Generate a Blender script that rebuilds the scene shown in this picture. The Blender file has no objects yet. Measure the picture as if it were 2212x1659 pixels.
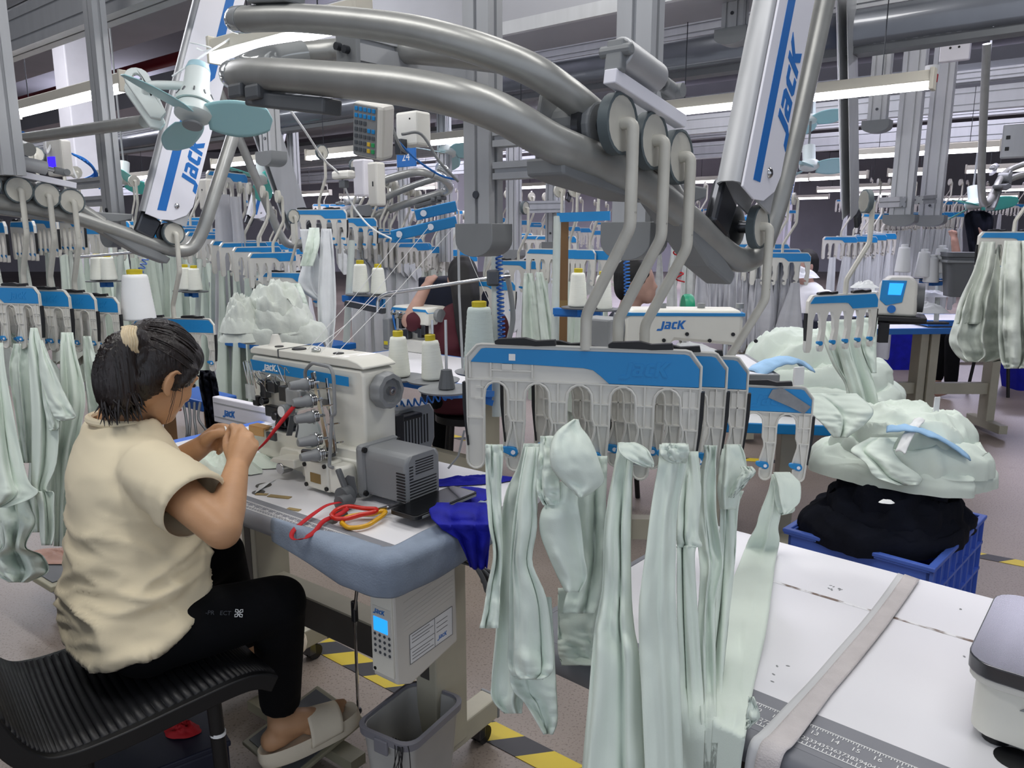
import bpy, bmesh, math, random
import numpy as np
from mathutils import Vector, Matrix, noise
from mathutils.geometry import tessellate_polygon
PI = math.pi
scene = bpy.context.scene
COL = scene.collection
# ---------------------------------------------------------------- camera
FPX, PITCH, CH = 1660.0, math.radians(11.1), 1.41
CP, SP = math.cos(PITCH), math.sin(PITCH)
def P(px, py, d):
    """world point seen at a pixel of the 2212x1659 frame, d metres in front of the lens plane"""
    x = (px - 1106) / FPX; y = (py - 829.5) / FPX
    return Vector((x * d, (CP - y * SP) * d, CH - (y * CP + SP) * d))
def PH(px, py, h):
    r = P(px, py, 1.0); t = (h - CH) / (r.z - CH)
    return P(px, py, t)
cam = bpy.data.cameras.new('camera'); co = bpy.data.objects.new('camera', cam); COL.objects.link(co)
co.location = (0, 0, CH); co.rotation_euler = (PI / 2 - PITCH, 0, 0)
cam.sensor_width = 36.0; cam.lens = FPX / 2212 * 36.0; cam.clip_start = 0.05; cam.clip_end = 200
scene.camera = co
scene.view_settings.view_transform = 'Standard'; scene.view_settings.look = 'None'
scene.view_settings.gamma = 1.0; scene.view_settings.use_curve_mapping = False
scene.view_settings.exposure = 0.0
try:
    cy = scene.cycles; cy.max_bounces = 6; cy.diffuse_bounces = 3; cy.glossy_bounces = 3; cy.transmission_bounces = 4; cy.transparent_max_bounces = 8; cy.caustics_reflective = False; cy.caustics_refractive = False
except Exception: pass
# ---------------------------------------------------------------- materials
def lin(h):
    h = h.lstrip('#'); o = []
    for i in (0, 2, 4):
        c = int(h[i:i + 2], 16) / 255
        o.append(c / 12.92 if c <= .04045 else ((c + .055) / 1.055) ** 2.4)
    return (*o, 1.0)
def mat(name, hexc, rough=.5, metal=0., var=.0, vscale=8., bump=0., bscale=60., spec=.5, stretch=None, emit=None, es=0., coat=0., alpha=1., trans=0., hex2=None, sheen=0.):
    m = bpy.data.materials.new(name); m.use_nodes = True
    nt = m.node_tree; b = nt.nodes['Principled BSDF']
    c = lin(hexc)
    b.inputs['Base Color'].default_value = c
    b.inputs['Roughness'].default_value = rough; b.inputs['Metallic'].default_value = metal
    b.inputs['Specular IOR Level'].default_value = spec
    b.inputs['Coat Weight'].default_value = coat
    b.inputs['Sheen Weight'].default_value = sheen
    b.inputs['Transmission Weight'].default_value = trans
    b.inputs['Alpha'].default_value = alpha
    if emit:
        b.inputs['Emission Color'].default_value = lin(emit); b.inputs['Emission Strength'].default_value = es
    tc = nt.nodes.new('ShaderNodeTexCoord')
    vec = tc.outputs['Object']
    if stretch:
        mp = nt.nodes.new('ShaderNodeMapping'); mp.inputs['Scale'].default_value = stretch
        nt.links.new(vec, mp.inputs['Vector']); vec = mp.outputs['Vector']
    n = nt.nodes.new('ShaderNodeTexNoise'); n.inputs['Scale'].default_value = vscale; n.inputs['Detail'].default_value = 4
    nt.links.new(vec, n.inputs['Vector'])
    mx = nt.nodes.new('ShaderNodeMix'); mx.data_type = 'RGBA'
    c2 = lin(hex2) if hex2 else tuple(max(0, v * (1 - var)) for v in c[:3]) + (1.,)
    c1 = c if hex2 else tuple(min(1, v * (1 + var * .6)) for v in c[:3]) + (1.,)
    mx.inputs[6].default_value = c1; mx.inputs[7].default_value = c2
    rp = nt.nodes.new('ShaderNodeMapRange'); rp.inputs[1].default_value = .3; rp.inputs[2].default_value = .7
    nt.links.new(n.outputs['Fac'], rp.inputs[0]); nt.links.new(rp.outputs[0], mx.inputs[0])
    nt.links.new(mx.outputs[2], b.inputs['Base Color'])
    if bump:
        n2 = nt.nodes.new('ShaderNodeTexNoise'); n2.inputs['Scale'].default_value = bscale; n2.inputs['Detail'].default_value = 3
        nt.links.new(vec, n2.inputs['Vector'])
        bp = nt.nodes.new('ShaderNodeBump'); bp.inputs['Strength'].default_value = bump; bp.inputs['Distance'].default_value = .01
        nt.links.new(n2.outputs['Fac'], bp.inputs['Height']); nt.links.new(bp.outputs['Normal'], b.inputs['Normal'])
    return m
M = {}
def dm(k, *a, **kw): M[k] = mat(k, *a, **kw)
dm('mint', '#e0ebe1', .9, var=.03, vscale=14, bump=.08, bscale=700, spec=.12)
dm('mintb', '#d9e4da', .85, var=.06, vscale=9, bump=.12, bscale=120, spec=.2)
dm('white_cloth', '#dcdfe2', .85, var=.06, vscale=10, bump=.1, bscale=100, spec=.2)
dm('grey_cloth', '#bdbec4', .85, var=.08, vscale=8, bump=.12, bscale=90, spec=.2)
dm('grey_white', '#cdd3cb', .85, var=.10, vscale=16, bump=.12, bscale=90, spec=.2)
dm('black_cloth', '#0b0f1c', .9, var=.35, vscale=12, bump=.2, bscale=60, spec=.25)
dm('blue_cloth', '#12189a', .75, var=.25, vscale=14, bump=.15, bscale=300, spec=.3)
dm('lightblue_cloth', '#9cc3e6', .8, var=.1, vscale=18, bump=.1, bscale=200)
dm('tshirt', '#ecdfc0', .9, var=.03, vscale=8, bump=.08, bscale=900, spec=.15, sheen=.1)
dm('trousers', '#06070b', .85, var=.3, vscale=20, bump=.06, bscale=300, spec=.2)
dm('skin', '#c99b75', .48, var=.09, vscale=16, bump=.05, bscale=350, spec=.4)
dm('skin2', '#b58f80', .55, var=.1, vscale=18)
dm('lip', '#a0625a', .45)
dm('eye', '#151010', .15)
dm('hair', '#1d1413', .38, var=.45, vscale=60, stretch=(1, 1, .15), bump=.3, bscale=160, spec=.6)
dm('hair2', '#08070a', .7, var=.3)
dm('scrunchie', '#e0cfae', .85, var=.12, vscale=120)
dm('slipper', '#ece2cc', .8, var=.04, vscale=14, bump=.05, bscale=200, spec=.25)
dm('plastic', '#d9d7d0', .42, var=.03, vscale=9)
dm('plastic_in', '#bcb9b0', .5, var=.05, vscale=9)
dm('cream', '#e3e2d8', .4, var=.03, vscale=12, coat=.15)
dm('powder', '#d7d6cf', .42, var=.05, vscale=12)
dm('rodpaint', '#cbc9bf', .4, var=.08, vscale=20)
dm('blue', '#1b86c8', .42, var=.05, vscale=8)
dm('blue_logo', '#1d6fc0', .45)
dm('blue_edge', '#1f6fc0', .5, var=.08, vscale=8)
dm('blue_dark', '#1c58ab', .5, var=.1)
dm('navy', '#171c30', .6, var=.2)
dm('rubber', '#15161a', .5, var=.2, bump=.05)
dm('tyre', '#5d686c', .6, var=.1)
dm('alu', '#bdbfc2', .45, metal=.4, var=.06, vscale=20, stretch=(1, 1, .2))
dm('alu_panel', '#eeeef7', .38, metal=.0, var=.02, vscale=4)
dm('tube', '#a6a7a4', .36, metal=.4, var=.10, vscale=14, bump=.02, bscale=90)
dm('steel', '#c5c6c8', .16, metal=1., var=.05)
dm('pan_steel', '#6f7074', .24, metal=1., var=.1, vscale=30, stretch=(1, .05, 1))
dm('dark_steel', '#5b5d62', .3, metal=.9, var=.15)
dm('grey_plastic', '#85888a', .45, var=.06, vscale=12)
dm('grey_dark', '#5d6063', .5, var=.1)
dm('clear_cap', '#b9bdbd', .08, metal=.35, coat=.8)
dm('smoke', '#6c7078', .28, metal=.3, coat=.6, var=.2, vscale=3)
dm('table_white', '#e6e6ea', .32, var=.02, vscale=5, spec=.5)
dm('ruler', '#7d7f86', .5, var=.05)
dm('ruler_white', '#f3f3f3', .5)
dm('felt', '#8b98aa', .92, var=.14, vscale=16, bump=.2, bscale=240)
dm('khaki', '#a39f88', .5, var=.08, vscale=12)
dm('leg', '#b3af9d', .48, var=.07, vscale=10)
dm('beam_dark', '#4d4a46', .5, var=.15)
dm('tan', '#8a7144', .6, var=.15)
dm('tape', '#a08a5a', .5, var=.12)
dm('orange_tape', '#c79a62', .6)
dm('red', '#b80f1b', .7, var=.1)
dm('redh', '#c4200f', .3, coat=.2)
dm('yellowh', '#d39d08', .3, coat=.2, var=.1)
dm('yellow', '#d6c62c', .6, var=.12, vscale=20)
dm('black', '#101114', .45, var=.2)
dm('glass_black', '#06070a', .22, spec=.25)
dm('cone_y', '#c2b01e', .45)
dm('thread', '#eef0e6', .8, var=.05, vscale=90, stretch=(.3, .3, 6), bump=.25, bscale=260)
dm('thread_g', '#c9d6d2', .75, var=.06, vscale=90, stretch=(.3, .3, 6), bump=.3, bscale=260)
dm('thread_line', '#e9e9e9', .6)
dm('bin', '#b3b3b0', .5, var=.08)
dm('bin_rim', '#7c7c84', .5)
dm('crate', '#4c6cc8', .45, var=.08)
dm('strap', '#cfc9c9', .85, var=.07, vscale=30, bump=.25, bscale=400)
dm('strap2', '#cfd0d2', .85, var=.05)
dm('paint_white', '#e4e2ea', .5, var=.04)
dm('teal', '#5fd3c8', .4)
dm('fan_blade', '#9fcbd0', .35, spec=.5)
dm('fan_white', '#d4dcda', .4)
dm('fan_cap', '#a8cbd6', .35)
dm('screen', '#2aa5ff', .3, emit='#2aa0ff', es=1.0)
dm('lcd_purple', '#3a1cff', .3, emit='#3418ff', es=1.2)
dm('tube_light', '#ffffff', .4, emit='#fbfaff', es=14.)
dm('tube_far', '#ffffff', .4, emit='#f4f2ff', es=9.)
dm('housing', '#cfcabd', .5)
dm('wood', '#7a5a38', .6, var=.2, vscale=14, stretch=(1, 1, .1))
dm('maroon', '#4a1220', .8)
dm('green', '#0f8f6a', .4)
dm('paper', '#eceeef', .8, var=.03)
dm('foil', '#8d8f92', .35, metal=.6, var=.15, vscale=60)
dm('ceil', '#74757b', .8, var=.12, vscale=1.2)
dm('wall', '#cdccd4', .8, var=.08, vscale=1.5)
dm('pipe_red', '#8e1a25', .5)
dm('duct', '#a5a6ac', .45, metal=.4, var=.1, vscale=2)
dm('lid_blue', '#4f7bd8', .35)
dm('key_grey', '#4a4f55', .5)
dm('key_green', '#2c9a5c', .5)
dm('key_yellow', '#d6b23a', .5)
dm('led_red', '#ff2a20', .4, emit='#ff2020', es=4)
dm('poly', '#ccd4cf', .3, alpha=.75, var=.1, spec=.6)
dm('clearp', '#dfe4e6', .12, alpha=.35, spec=.6)

# ---------------------------------------------------------------- geometry
def frame(o, x, y=None, z=None):
    """matrix from an origin and axes"""
    x = Vector(x).normalized()
    if z is None: z = x.cross(Vector(y))
    z = Vector(z).normalized(); y = z.cross(x).normalized(); z = x.cross(y)
    m = Matrix.Identity(4)
    for i in range(3): m[i][0], m[i][1], m[i][2], m[i][3] = x[i], y[i], z[i], Vector(o)[i]
    return m
def rz(a, o=(0, 0, 0)): return Matrix.Translation(Vector(o)) @ Matrix.Rotation(a, 4, 'Z')
def bez(pts, n=8):
    """Catmull-Rom through pts"""
    pts = [Vector(p) for p in pts]
    if len(pts) < 3: return pts
    q = [pts[0] * 2 - pts[1]] + pts + [pts[-1] * 2 - pts[-2]]; o = []
    for i in range(1, len(q) - 2):
        for k in range(n):
            t = k / n; a, b, c, d = q[i - 1:i + 3]
            o.append(.5 * ((2 * b) + (c - a) * t + (2 * a - 5 * b + 4 * c - d) * t * t + (3 * b - a - 3 * c + d) * t ** 3))
    o.append(pts[-1]); return o
def fillet(pts, r, n=5):
    """polyline with rounded corners"""
    pts = [Vector(p) for p in pts]; o = [pts[0]]
    for i in range(1, len(pts) - 1):
        a, b, c = pts[i - 1:i + 2]; u = a - b; v = c - b
        k = min(r, u.length * .48, v.length * .48)
        p, q = b + u.normalized() * k, b + v.normalized() * k
        for j in range(n + 1):
            t = j / n; o.append(p * (1 - t) ** 2 + b * 2 * t * (1 - t) + q * t * t)
    o.append(pts[-1]); return o
ROOT = {}
class G:
    def __init__(s): s.v = []; s.f = []
    def add(s, vs, fs, m=None):
        b = len(s.v)
        s.v += [tuple(m @ Vector(v)) for v in vs] if m is not None else [tuple(v) for v in vs]
        s.f += [tuple(b + i for i in f) for f in fs]; return s
    def box(s, a, b, m=None):
        x0, y0, z0 = a; x1, y1, z1 = b
        return s.add([(x0, y0, z0), (x1, y0, z0), (x1, y1, z0), (x0, y1, z0), (x0, y0, z1), (x1, y0, z1), (x1, y1, z1), (x0, y1, z1)],
                     [(0, 3, 2, 1), (4, 5, 6, 7), (0, 1, 5, 4), (1, 2, 6, 5), (2, 3, 7, 6), (3, 0, 4, 7)], m)
    def cbox(s, c, d, m=None):
        return s.box([c[i] - d[i] / 2 for i in range(3)], [c[i] + d[i] / 2 for i in range(3)], m)
    def bar(s, a, b, w, h, up=(0, 0, 1)):
        """box beam from a to b, w wide, h tall"""
        a, b = Vector(a), Vector(b); x = (b - a); L = x.length
        y = Vector(up).cross(x)
        if y.length < 1e-6: y = Vector((0, 1, 0)).cross(x)
        return s.box((0, -w / 2, -h / 2), (L, w / 2, h / 2), frame(a, x, y))
    def tube(s, pts, r, n=10, cap=True, m=None):
        pts = [Vector(p) for p in pts]; k = len(pts)
        rr = r if isinstance(r, (list, tuple)) else [r] * k
        vs, fs = [], []; nrm = None
        for i, p in enumerate(pts):
            t = (pts[min(i + 1, k - 1)] - pts[max(i - 1, 0)])
            t = t.normalized() if t.length > 1e-9 else Vector((0, 0, 1))
            if nrm is None:
                nrm = t.cross(Vector((0, 0, 1)))
                if nrm.length < .05: nrm = t.cross(Vector((1, 0, 0)))
            nrm = (nrm - t * nrm.dot(t)).normalized(); bn = t.cross(nrm)
            for j in range(n):
                a = 2 * PI * j / n; vs.append(p + (nrm * math.cos(a) + bn * math.sin(a)) * rr[i])
        for i in range(k - 1):
            for j in range(n):
                a, b = i * n + j, i * n + (j + 1) % n; fs.append((a, b, b + n, a + n))
        if cap: fs.append(tuple(range(n - 1, -1, -1))); fs.append(tuple((k - 1) * n + j for j in range(n)))
        return s.add(vs, fs, m)
    def cyl(s, a, b, r, n=16, r2=None): return s.tube([a, b], [r, r if r2 is None else r2], n)
    def lathe(s, prof, n=20, m=None):
        """prof: (radius, height) pairs"""
        vs = []; fs = []; k = len(prof)
        for r, z in prof:
            for j in range(n): a = 2 * PI * j / n; vs.append((r * math.cos(a), r * math.sin(a), z))
        for i in range(k - 1):
            for j in range(n): a, b = i * n + j, i * n + (j + 1) % n; fs.append((a, b, b + n, a + n))
        if prof[0][0] > 1e-6: fs.append(tuple(range(n - 1, -1, -1)))
        if prof[-1][0] > 1e-6: fs.append(tuple((k - 1) * n + j for j in range(n)))
        return s.add(vs, fs, m)
    def prism(s, loops, z0, z1, m=None):
        """polygon with holes in XY, extruded in Z"""
        if not isinstance(loops[0][0], (list, tuple, Vector)): loops = [loops]
        tl = [[Vector((p[0], p[1], 0)) for p in l] for l in loops]
        flat = [p for l in tl for p in l]; n = len(flat)
        tri = tessellate_polygon(tl)
        vs = [(p.x, p.y, z0) for p in flat] + [(p.x, p.y, z1) for p in flat]; fs = []
        for t in tri:
            a, b, c = (flat[i] for i in t)
            ccw = (b.x - a.x) * (c.y - a.y) - (b.y - a.y) * (c.x - a.x) > 0
            t = t if ccw else t[::-1]
            fs.append(tuple(i + n for i in t)); fs.append(tuple(reversed(t)))
        b = 0
        for li, l in enumerate(tl):
            k = len(l); ar = sum(l[i].x * l[(i + 1) % k].y - l[(i + 1) % k].x * l[i].y for i in range(k))
            fl = (ar > 0) == (li == 0)
            for i in range(k):
                p, q = b + i, b + (i + 1) % k
                fs.append((p, q, q + n, p + n) if fl else (q, p, p + n, q + n))
            b += k
        return s.add(vs, fs, m)
    def sheet(s, fn, nu, nv, closed=False, m=None):
        vs = []; fs = []; w = nu if closed else nu + 1
        for j in range(nv + 1):
            for i in range(w): vs.append(tuple(fn(i / nu, j / nv)))
        for j in range(nv):
            for i in range(nu):
                a = j * w + i; b = j * w + (i + 1) % w; fs.append((a, b, b + w, a + w))
        return s.add(vs, fs, m)
    def ball(s, c, r, n=14, m=None):
        if not isinstance(r, (tuple, list, Vector)): r = (r, r, r)
        k = max(5, n // 2); vs = [(0, 0, 1)]; fs = []
        for i in range(1, k):
            t = PI * i / k
            for j in range(n): a = 2 * PI * j / n; vs.append((math.sin(t) * math.cos(a), math.sin(t) * math.sin(a), math.cos(t)))
        vs.append((0, 0, -1)); e = len(vs) - 1
        for j in range(n):
            fs.append((0, 1 + j, 1 + (j + 1) % n)); b = 1 + (k - 2) * n; fs.append((e, b + (j + 1) % n, b + j))
        for i in range(k - 2):
            for j in range(n):
                a, b = 1 + i * n + j, 1 + i * n + (j + 1) % n; fs.append((a, a + n, b + n, b))
        vs = [Vector(c) + Vector((v[0] * r[0], v[1] * r[1], v[2] * r[2])) for v in vs] if m is None else [m @ Vector((v[0] * r[0] + c[0], v[1] * r[1] + c[1], v[2] * r[2] + c[2])) for v in vs]
        return s.add(vs, fs)
    def chain(s, pts, rad, n=14):
        """tapered limb with round joints"""
        for p, r in zip(pts, rad): s.ball(p, r, n)
        for i in range(len(pts) - 1): s.tube([pts[i], pts[i + 1]], [rad[i], rad[i + 1]], n)
        return s
    def obj(s, name, m, parent=None, world=False, smooth=40, bevel=0, solid=0, sub=0, bseg=2):
        me = bpy.data.meshes.new(name)
        vs = s.v
        if world and parent is not None:
            r = parent
            while r.parent is not None: r = r.parent
            iv = ROOT[r.name].inverted(); vs = [tuple(iv @ Vector(v)) for v in vs]
        me.from_pydata(vs, [], s.f); me.update()
        if smooth:
            me.polygons.foreach_set('use_smooth', [True] * len(me.polygons)); me.set_sharp_from_angle(angle=math.radians(smooth))
        me.materials.append(M[m] if isinstance(m, str) else m)
        o = bpy.data.objects.new(name, me); COL.objects.link(o)
        if parent is not None: o.parent = parent
        if solid:
            d = o.modifiers.new('s', 'SOLIDIFY'); d.thickness = solid; d.offset = 0
        if bevel:
            d = o.modifiers.new('b', 'BEVEL'); d.width = bevel; d.segments = bseg; d.limit_method = 'ANGLE'; d.angle_limit = math.radians(35)
        if sub:
            d = o.modifiers.new('u', 'SUBSURF'); d.levels = sub; d.render_levels = sub
        return o
def thing(name, label, cat, m=None, group=None):
    o = bpy.data.objects.new(name, None); COL.objects.link(o); o.empty_display_size = .05
    m = m if isinstance(m, Matrix) else Matrix.Translation(Vector(m or (0, 0, 0)))
    o.matrix_world = m; ROOT[o.name] = m.copy()
    o['label'] = label; o['category'] = cat
    if group: o['group'] = group
    return o
def tag(o, label, cat, group=None, kind=None):
    o['label'] = label; o['category'] = cat
    if group: o['group'] = group
    if kind: o['kind'] = kind
    return o
def struct(o, label=None):
    o['kind'] = 'structure'
    if label: o['label'] = label
    return o
KIDS = {}
def kids(o): return list(o.children)
def dup(root, m, label=None, group=None):
    """a copy of a thing with copies of its parts and their sub-parts"""
    r = root.copy(); COL.objects.link(r); r.matrix_world = m; ROOT[r.name] = m.copy()
    if label: r['label'] = label
    if group: r['group'] = group
    for c in root.children:
        k = c.copy(); COL.objects.link(k); k.parent = r
        for d in c.children:
            e = d.copy(); COL.objects.link(e); e.parent = k
    return r
def text(s, size, m, g=None):
    """flat lettering as a mesh, added to g"""
    cu = bpy.data.curves.new('t', 'FONT'); cu.body = s; cu.size = size; cu.align_x = 'CENTER'; cu.resolution_u = 2
    o = bpy.data.objects.new('t', cu); COL.objects.link(o); bpy.context.view_layer.update()
    me = bpy.data.meshes.new_from_object(o.evaluated_get(bpy.context.evaluated_depsgraph_get()))
    g = g or G(); g.add([v.co.copy() for v in me.vertices], [tuple(p.vertices) for p in me.polygons], m)
    bpy.data.objects.remove(o); bpy.data.curves.remove(cu); bpy.data.meshes.remove(me)
    return g
LOGO = [[[(.35, .85), (.6, .85), (.6, .02), (.45, -.2), (-.1, -.2), (-.02, .02), (.35, .02)]],
        [[(.70, 0), (.70, .36), (.82, .48), (1.1, .48), (1.1, .62), (.74, .62), (.74, .8), (1.2, .8), (1.34, .68), (1.34, 0)], [(.92, .16), (1.1, .16), (1.1, .33), (.92, .33)]],
        [[(2.0, .8), (1.6, .8), (1.46, .68), (1.46, .12), (1.6, 0), (2.0, 0), (2.0, .2), (1.7, .2), (1.7, .6), (2.0, .6)]],
        [[(2.1, 0), (2.1, .95), (2.33, .95), (2.33, .58), (2.6, .95), (2.9, .95), (2.55, .5), (2.92, 0), (2.62, 0), (2.33, .4), (2.33, 0)]]]
def logo(g, m, size, depth=.0015):
    for l in LOGO: g.prism([[((x + .18 * y) * size, y * size) for x, y in q] for q in l], 0, depth, m)
    return g
def remesh(g, vox, smooth=6, name='m', fac=.5):
    """one continuous skin around overlapping solids"""
    o = g.obj(name, 'paper', smooth=0)
    d = o.modifiers.new('r', 'REMESH'); d.mode = 'VOXEL'; d.voxel_size = vox
    if smooth:
        d = o.modifiers.new('s', 'SMOOTH'); d.iterations = smooth; d.factor = fac
    bpy.context.view_layer.update()
    me = bpy.data.meshes.new_from_object(o.evaluated_get(bpy.context.evaluated_depsgraph_get()))
    r = G(); r.v = [tuple(v.co) for v in me.vertices]; r.f = [tuple(p.vertices) for p in me.polygons]
    bpy.data.objects.remove(o); bpy.data.meshes.remove(me); return r
def nz(x, y, z, s=1.0): return noise.noise(Vector((x * s, y * s, z * s)))
HA = math.radians(-38.75)                       # the hall's rails run along HX, its lifting arms stand in the HY-Z plane
HX = Vector((math.cos(HA), math.sin(HA), 0)); HY = Vector((-math.sin(HA), math.cos(HA), 0)); ZZ = Vector((0, 0, 1))
# ================================================================ the hall
g = G(); g.box((-24, -3, -.05), (24, 30, 0)); fl = g.obj('floor', 'paper', smooth=0)
def floor_mat():
    m = bpy.data.materials.new('floor'); m.use_nodes = True; nt = m.node_tree; b = nt.nodes['Principled BSDF']
    tc = nt.nodes.new('ShaderNodeTexCoord')
    def noi(sc, det, lo, hi):
        n = nt.nodes.new('ShaderNodeTexNoise'); n.inputs['Scale'].default_value = sc; n.inputs['Detail'].default_value = det
        nt.links.new(tc.outputs['Object'], n.inputs['Vector'])
        r = nt.nodes.new('ShaderNodeMapRange'); r.inputs[1].default_value = lo; r.inputs[2].default_value = hi
        nt.links.new(n.outputs['Fac'], r.inputs[0]); return r.outputs[0]
    def mix(f, a, c):
        x = nt.nodes.new('ShaderNodeMix'); x.data_type = 'RGBA'; nt.links.new(f, x.inputs[0])
        for s, v in ((6, a), (7, c)):
            if isinstance(v, str): x.inputs[s].default_value = lin(v)
            else: nt.links.new(v, x.inputs[s])
        return x.outputs[2]
    base = mix(noi(.9, 5, .35, .65), '#968a80', '#82776e')
    speck = mix(noi(140, 2, .56, .66), base, '#6f635a')
    stain = mix(noi(5, 6, .66, .8), speck, '#7a6f66')
    nt.links.new(stain, b.inputs['Base Color'])
    b.inputs['Roughness'].default_value = .42
    bp = nt.nodes.new('ShaderNodeBump'); bp.inputs['Strength'].default_value = .06; nt.links.new(noi(60, 4, 0, 1), bp.inputs['Height'])
    nt.links.new(bp.outputs['Normal'], b.inputs['Normal']); return m
fl.data.materials[0] = floor_mat(); struct(fl)
struct(G().box((-24, -3, 4.3), (24, 30, 4.4)).obj('ceiling', 'ceil', smooth=0))
struct(G().box((-24, 29, 0), (24, 29.2, 4.3)).obj('wall_back', 'wall', smooth=0))
struct(G().box((-24.2, -3, 0), (-24, 29.2, 4.3)).obj('wall_left', 'wall', smooth=0))
struct(G().box((24, -3, 0), (24.2, 29.2, 4.3)).obj('wall_right', 'wall', smooth=0))

# floor tape: yellow and black blocks
def tape_mat(ang, nm, period=.16):
    m = bpy.data.materials.new(nm); m.use_nodes = True; nt = m.node_tree; b = nt.nodes['Principled BSDF']
    tc = nt.nodes.new('ShaderNodeTexCoord'); mp = nt.nodes.new('ShaderNodeMapping'); mp.inputs['Rotation'].default_value = (0, 0, ang)
    nt.links.new(tc.outputs['Object'], mp.inputs['Vector'])
    w = nt.nodes.new('ShaderNodeTexWave'); w.wave_profile = 'SAW'; w.inputs['Scale'].default_value = 2 * PI / 20 / period; w.inputs['Distortion'].default_value = .15
    nt.links.new(mp.outputs['Vector'], w.inputs['Vector'])
    c = nt.nodes.new('ShaderNodeValToRGB'); c.color_ramp.interpolation = 'CONSTANT'
    c.color_ramp.elements[0].color = lin('#2a2a2e'); c.color_ramp.elements[1].position = .5; c.color_ramp.elements[1].color = lin('#cdb52a')
    nt.links.new(w.outputs['Fac'], c.inputs[0]); nt.links.new(c.outputs[0], b.inputs['Base Color']); b.inputs['Roughness'].default_value = .5
    return m
tm = tape_mat(math.radians(40), 'tape_mat')
def floor_tape(a, b, w, lab):
    a, b = Vector(a), Vector(b); d = b - a; a.z = 0
    t = thing('floor_tape', lab, 'floor tape', rz(math.atan2(d.y, d.x), a))
    o = G().box((0, -w / 2, .0005), (d.length, w / 2, .002)).obj('tape_strip', tm, t, smooth=0); return t
floor_tape(PH(690, 1390, 0), PH(1180, 1640, 0) + HX * .5, .085, 'yellow and black hazard tape on the floor under the sewing table and bin')
floor_tape(PH(1500, 985, 0), PH(1860, 1010, 0), .07, 'faded hazard tape on the floor beyond the right hand fabric bundles')
floor_tape(PH(2115, 1200, 0), PH(2230, 1222, 0), .07, 'yellow hazard tape on the floor right of the blue crate')
floor_tape(PH(900, 925, 0), PH(1010, 950, 0), .07, 'yellow hazard tape on the floor behind the grey motor box')

# building columns, ducts, pipes under the ceiling
def pillar(px, d, w, m, lab, top=4.3):
    p = P(px, 300, d)
    t = thing('building_column', lab, 'column', rz(HA, (p.x, p.y, 0)))
    G().box((-w / 2, -w / 2, 0), (w / 2, w / 2, top)).obj('shaft', m, t, smooth=0, bevel=.01)
    G().box((-w / 2 - .02, -w / 2 - .02, 0), (w / 2 + .02, w / 2 + .02, .12)).obj('foot', 'grey_plastic', t, smooth=0)
pillar(177, 6.6, .24, 'paint_white', 'white square column at left behind the fluorescent light')
pillar(1690, 14, .4, 'paint_white', 'distant white column right of the lifting arm')
pillar(985, 13, .5, 'wall', 'pale column behind the woman with long hair')
def rod_thing(name, lab, cat, a, b, r, m, n=14, group=None):
    a, b = Vector(a), Vector(b)
    t = thing(name, lab, cat, a, group); G().tube([Vector(), b - a], r, n).obj('pipe', m, t); return t
for (px, py, d, r, L, m, lab) in [(60, 25, 9, .12, 14, 'duct', 'grey round duct under the ceiling at top left'),
        (330, 140, 10, .07, 16, 'pipe_red', 'dark red sprinkler pipe at top left'),
        (1050, 60, 11, .2, 16, 'duct', 'wide grey duct under the ceiling behind the curved rails'),
        (1840, 155, 10, .06, 14, 'pipe_red', 'red pipe along the far wall at upper right'),
        (2000, 120, 12, .14, 12, 'duct', 'grey round duct at upper right behind the posts')]:
    c = P(px, py, d); rod_thing('duct' if m == 'duct' else 'sprinkler_pipe', lab, 'pipe', c - HX * L / 2, c + HX * L / 2, r, m)
c = P(1210, 35, 3.6)
t = thing('white_duct', 'broad pale duct crossing above the frame at top centre', 'duct', frame(c, HX, HY))
G().box((-2.5, 0, 0), (1.6, .5, .35)).obj('duct_casing', 'duct', t, smooth=0, bevel=.01)
G().box((-2.5, -.03, -.04), (1.6, 0, .02)).obj('flange', 'alu', t, smooth=0)
for i, (px, py, d, w, h, lab) in enumerate([(90, 95, 8, .5, .35, 'grey sheet metal duct above the left fluorescent light'), (400, 190, 9, .4, .3, 'grey sheet metal duct behind the left lifting arm'),
        (700, 260, 10, .5, .3, 'grey sheet metal duct behind the keypad'), (2100, 165, 9, .5, .5, 'lavender grey cable tray at upper right')]):
    c = P(px, py, d); t = thing('cable_duct', lab, 'duct', frame(c, HX, HY))
    G().box((-5, -w / 2, -h / 2), (5, w / 2, h / 2)).obj('tray', 'duct', t, smooth=0)

# ---------------------------------------------------------------- fluorescent lights
def light(a, L, lab, far=False, r=.022, group=None):
    t = thing('fluorescent_light', lab, 'light', frame(a, HX, HY), group)
    g = G().prism([(-.03, .0), (.03, .0), (.022, .045), (-.022, .045)], 0, L, frame((0, 0, 0), (0, 1, 0), (0, 0, 1)))
    g.obj('housing', 'housing', t, smooth=0, bevel=.004)
    g = G(); g.prism([(r * 1.1 * math.cos(q), r * math.sin(q) * 1.3) for q in [PI + PI * k / 10 for k in range(11)]], .005, L - .005, frame((0, 0, -.001), (0, 1, 0), (0, 0, 1)))
    g.obj('tube', 'tube_far' if far else 'tube_light', t)
    for x in (.2, L - .2): G().tube([(x, 0, .045), (x, 0, .42)], .0025, 5).obj('hanger_wire', 'dark_steel', t)
    for x in (0, L - .012): G().cbox((x + .006, 0, .01), (.016, .062, .085)).obj('end_cap', 'housing', t, smooth=0, bevel=.003)
    return t
light(P(30, 243, 3.85), 1.2, 'fluorescent batten at left above the blue lifting arm panel')
light(P(465, 118, 2.56), .75, 'fluorescent batten in front of the left end of the curved rails')
light(P(1400, 243, 3.9), 1.3, 'fluorescent batten behind the three grey rollers')
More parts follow.
